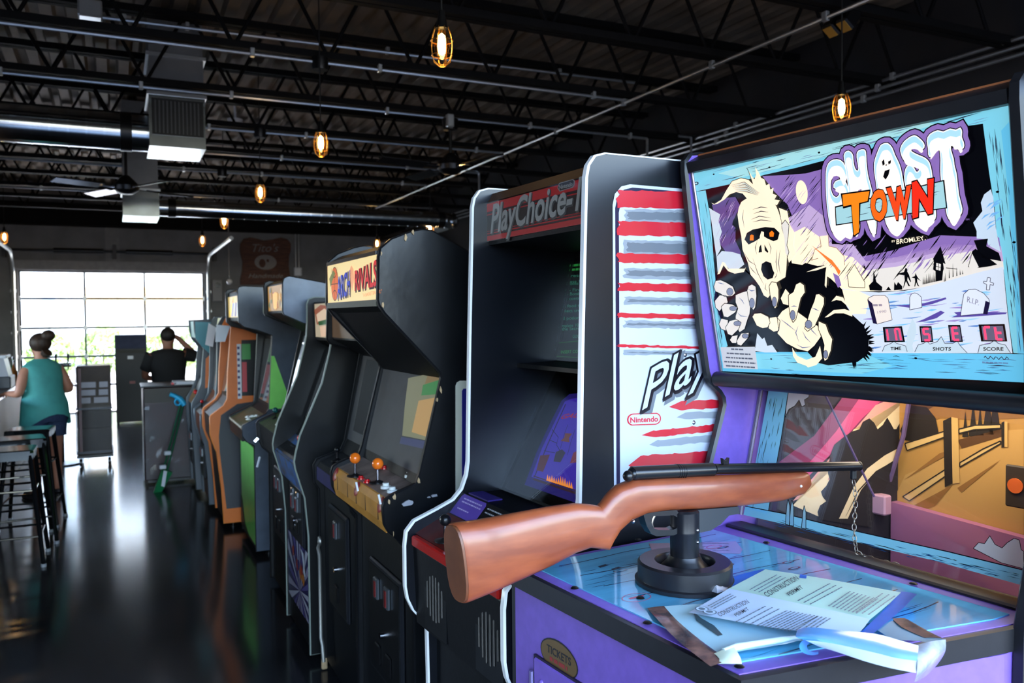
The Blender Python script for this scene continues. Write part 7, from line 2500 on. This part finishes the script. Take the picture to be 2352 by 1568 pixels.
wm = thing('person', (-.6, 8.62, 0), radians(-56), label='person in teal sleeveless blouse and denim shorts with hair bun at the counter', cat='person')
J = {'pelvis': ((.02, 0, .8), (.14, .11)), 'belly': ((.02, 0, .93), (.12, .095)), 'chest': ((-.01, 0, 1.1), (.13, .1)), 'collar': ((-.02, 0, 1.2), (.07, .06)), 'neck': ((-.035, 0, 1.28), (.047, .047)),
     'skull': ((-.05, 0, 1.375), (.075, .085)), 'crown': ((-.045, 0, 1.44), (.062, .068)), 'jaw': ((-.095, -.005, 1.335), (.042, .042)), 'nose': ((-.142, -.008, 1.36), (.012, .014)),
     'hl': ((.02, -.085, .76), .095), 'kl': ((.0, -.09, .42), .058), 'al': ((.02, -.09, .08), .036), 'tl': ((-.13, -.1, .028), (.034, .024)),
     'hr': ((.02, .085, .76), .095), 'kr': ((.0, .1, .42), .058), 'ar': ((.02, .1, .08), .036), 'tr': ((-.13, .12, .028), (.034, .024)),
     'sl': ((-.01, -.155, 1.18), .052), 'el': ((.03, -.235, .96), .04), 'wl': ((-.2, -.2, .955), .026), 'sr': ((-.01, .155, 1.18), .052), 'er': ((.03, .24, .96), .04), 'wr': ((-.2, .2, .965), .026)}
E_ = [('pelvis', 'belly'), ('belly', 'chest'), ('chest', 'collar'), ('collar', 'neck'), ('neck', 'skull'), ('skull', 'crown'), ('skull', 'jaw'), ('skull', 'nose'),
      ('pelvis', 'hl'), ('hl', 'kl'), ('kl', 'al'), ('al', 'tl'), ('pelvis', 'hr'), ('hr', 'kr'), ('kr', 'ar'), ('ar', 'tr'), ('chest', 'sl'), ('sl', 'el'), ('el', 'wl'), ('chest', 'sr'), ('sr', 'er'), ('er', 'wr')]
hand(J, E_, 'wl', J['wl'][0], (-1, .1, -.1), (0, 1, 0), 1)
hand(J, E_, 'wr', J['wr'][0], (-1, -.1, -.1), (0, 1, 0), -1)
skin_mesh('body', J, E_, SKIN, wm)
b = MB()
b.ball((-.03, 0, 1.41), .098, 18, 12, (1.0, .92, .92))
b.v = [p if not (p.x < -.09 and p.z < 1.43) else Vector((-.075, p.y, max(p.z, 1.37))) for p in b.v]
b.ball((.065, .02, 1.475), .058, 14, 9, (1, 1, .9))
b.tube([(.06, .01, 1.33), (.03, .0, 1.3), (.02, 0, 1.29)], [.05, .035, .015], 10)
b.build('hair', HAIR, wm)
TOP = mat('teal_blouse', rgb(74, 166, 160), .7, var=.18, scale=7, bump=.1)
pts = lambda a: -.07 * (abs(sin(a)) ** 3) + .05 * abs(cos(a)) ** 4
rs = [ring((-.02, 0, 1.265), .055, .062), ring((-.015, 0, 1.235), .085, .125), ring((-.01, 0, 1.2), .105, .172), ring((-.01, 0, 1.1), .135, .175), ring((.0, 0, .98), .14, .168), ring((.015, 0, .86), .172, .2), ring((.02, 0, .72), .186, .216, dz=pts)]
b = MB()
b.loft(rs, caps=False)
b.build('blouse', TOP, wm, norm=False)
DEN = mat('denim', rgb(44, 60, 92), .8, var=.25, scale=60)
b = MB()
b.loft([ring((.02, 0, .9), .145, .165), ring((.02, 0, .8), .16, .19), ring((.02, 0, .7), .15, .195)], caps=False)
for s in (-1, 1):
    b.loft([ring((.02, s * .088, .74), .115, .1), ring((.015, s * .092, .6), .1, .088), ring((.012, s * .092, .56), .102, .09)], caps=False)
b.build('shorts', DEN, wm, norm=False)
for s in (-1, 1):
    MB().loft([[Vector((x, s * .1 + y, z)) for x, y in ((-.17, 0), (-.14, -.045), (.0, -.04), (.065, -.03), (.075, 0), (.065, .03), (0, .04), (-.14, .045))] for z in (.004, .03)] + [[Vector((x, s * .1 + y, .06)) for x, y in ((-.13, 0), (-.1, -.035), (.0, -.036), (.06, -.028), (.07, 0), (.06, .028), (0, .036), (-.1, .035))]]).build('shoe', mat('shoe_dark', rgb(40, 40, 46), .6), wm)

# man in black, back to the camera, hand raised to his head
mq_ = at(386, 800, 1, 10.6)
mn = thing('person', (mq_.x, 10.6, 0), 0, label='person in a black t-shirt seen from behind with one hand raised to the head', cat='person')
zs_ = lambda y: at(386, y, 1, 10.6).z
zt_ = zs_(752)
J = {'pelvis': ((0, 0, zt_ - .72), (.15, .12)), 'belly': ((0, .0, zt_ - .58), (.15, .11)), 'chest': ((0, .0, zt_ - .4), (.17, .11)), 'collar': ((0, .0, zt_ - .29), (.08, .065)), 'neck': ((0, .01, zt_ - .23), (.052, .052)),
     'skull': ((.0, .02, zt_ - .12), (.07, .085)), 'crown': ((0, .015, zt_ - .06), (.06, .07)), 'nose': ((0, .115, zt_ - .13), (.012, .014)), 'ear': ((.08, .02, zt_ - .13), (.01, .018)), 'ear2': ((-.08, .02, zt_ - .13), (.01, .018)),
     'hl': ((-.09, 0, zt_ - .78), .1), 'kl': ((-.1, .05, .42), .062), 'al': ((-.1, .02, .09), .04), 'tl': ((-.11, .17, .03), (.038, .026)), 'hr': ((.09, 0, zt_ - .78), .1), 'kr': ((.1, .05, .42), .062), 'ar': ((.1, .02, .09), .04), 'tr': ((.11, .17, .03), (.038, .026)),
     'sl': ((-.2, 0, zt_ - .32), .06), 'el': ((-.26, .06, zt_ - .58), .044), 'wl': ((-.16, .26, zt_ - .62), .03), 'sr': ((.2, 0, zt_ - .32), .06), 'er': ((.33, .04, zt_ - .36), .046), 'wr': ((.12, .05, zt_ - .13), .03)}
E_ = [('pelvis', 'belly'), ('belly', 'chest'), ('chest', 'collar'), ('collar', 'neck'), ('neck', 'skull'), ('skull', 'crown'), ('skull', 'nose'), ('skull', 'ear'), ('skull', 'ear2'), ('pelvis', 'hl'), ('hl', 'kl'), ('kl', 'al'), ('al', 'tl'), ('pelvis', 'hr'), ('hr', 'kr'), ('kr', 'ar'), ('ar', 'tr'),
      ('chest', 'sl'), ('sl', 'el'), ('el', 'wl'), ('chest', 'sr'), ('sr', 'er'), ('er', 'wr')]
hand(J, E_, 'wl', J['wl'][0], (.3, 1, -.1), (1, 0, 0), 1)
hand(J, E_, 'wr', J['wr'][0], (-.7, .3, .5), (0, 1, .2), 1)
skin_mesh('body', J, E_, SKIN2, mn)
b = MB()
b.ball((0, -.002, zt_ - .085), .092, 18, 12, (.92, 1.0, .95))
b.build('hair', mat('hair_black', rgb(26, 22, 20), .6, var=.3, scale=40, bump=.4), mn)
TS = mat('black_tshirt', rgb(20, 20, 23), .85, var=.2, scale=9, bump=.1)
b = MB()
b.loft([ring((0, .0, zt_ - .25), .075, .068), ring((0, 0, zt_ - .275), .17, .1), ring((0, 0, zt_ - .31), .215, .118), ring((0, 0, zt_ - .42), .205, .132), ring((0, 0, zt_ - .6), .185, .135), ring((0, 0, zt_ - .8), .19, .14)], caps=False)
for s, e in ((-1, Vector((-.245, .04, zt_ - .5))), (1, Vector((.3, .03, zt_ - .35)))):
    a = Vector((s * .17, 0, zt_ - .32))
    b.tube([a, a.lerp(e, .5), e], [.085, .078, .072], 14, caps=False)
b.build('tshirt', TS, mn, norm=False)
b = MB()
b.loft([ring((0, 0, zt_ - .74), .165, .125), ring((0, 0, zt_ - .84), .185, .14)], caps=False)
for s in (-1, 1):
    b.loft([ring((s * .09, 0, zt_ - .78), .105, .12), ring((s * .1, .05, .42), .078, .085), ring((s * .1, .02, .07), .07, .08)], caps=False)
b.build('trousers', mat('dark_trousers', rgb(34, 36, 44), .8), mn, norm=False)
for s in (-1, 1):
    MB().loft([[Vector((s * .105 + x, y, z)) for x, y in ((0, .22), (-.05, .17), (-.045, .0), (-.035, -.06), (.035, -.06), (.045, 0), (.05, .17))] for z in (.004, .06)]).build('shoe', mat('shoe_dark', (0, 0, 0)), mn)
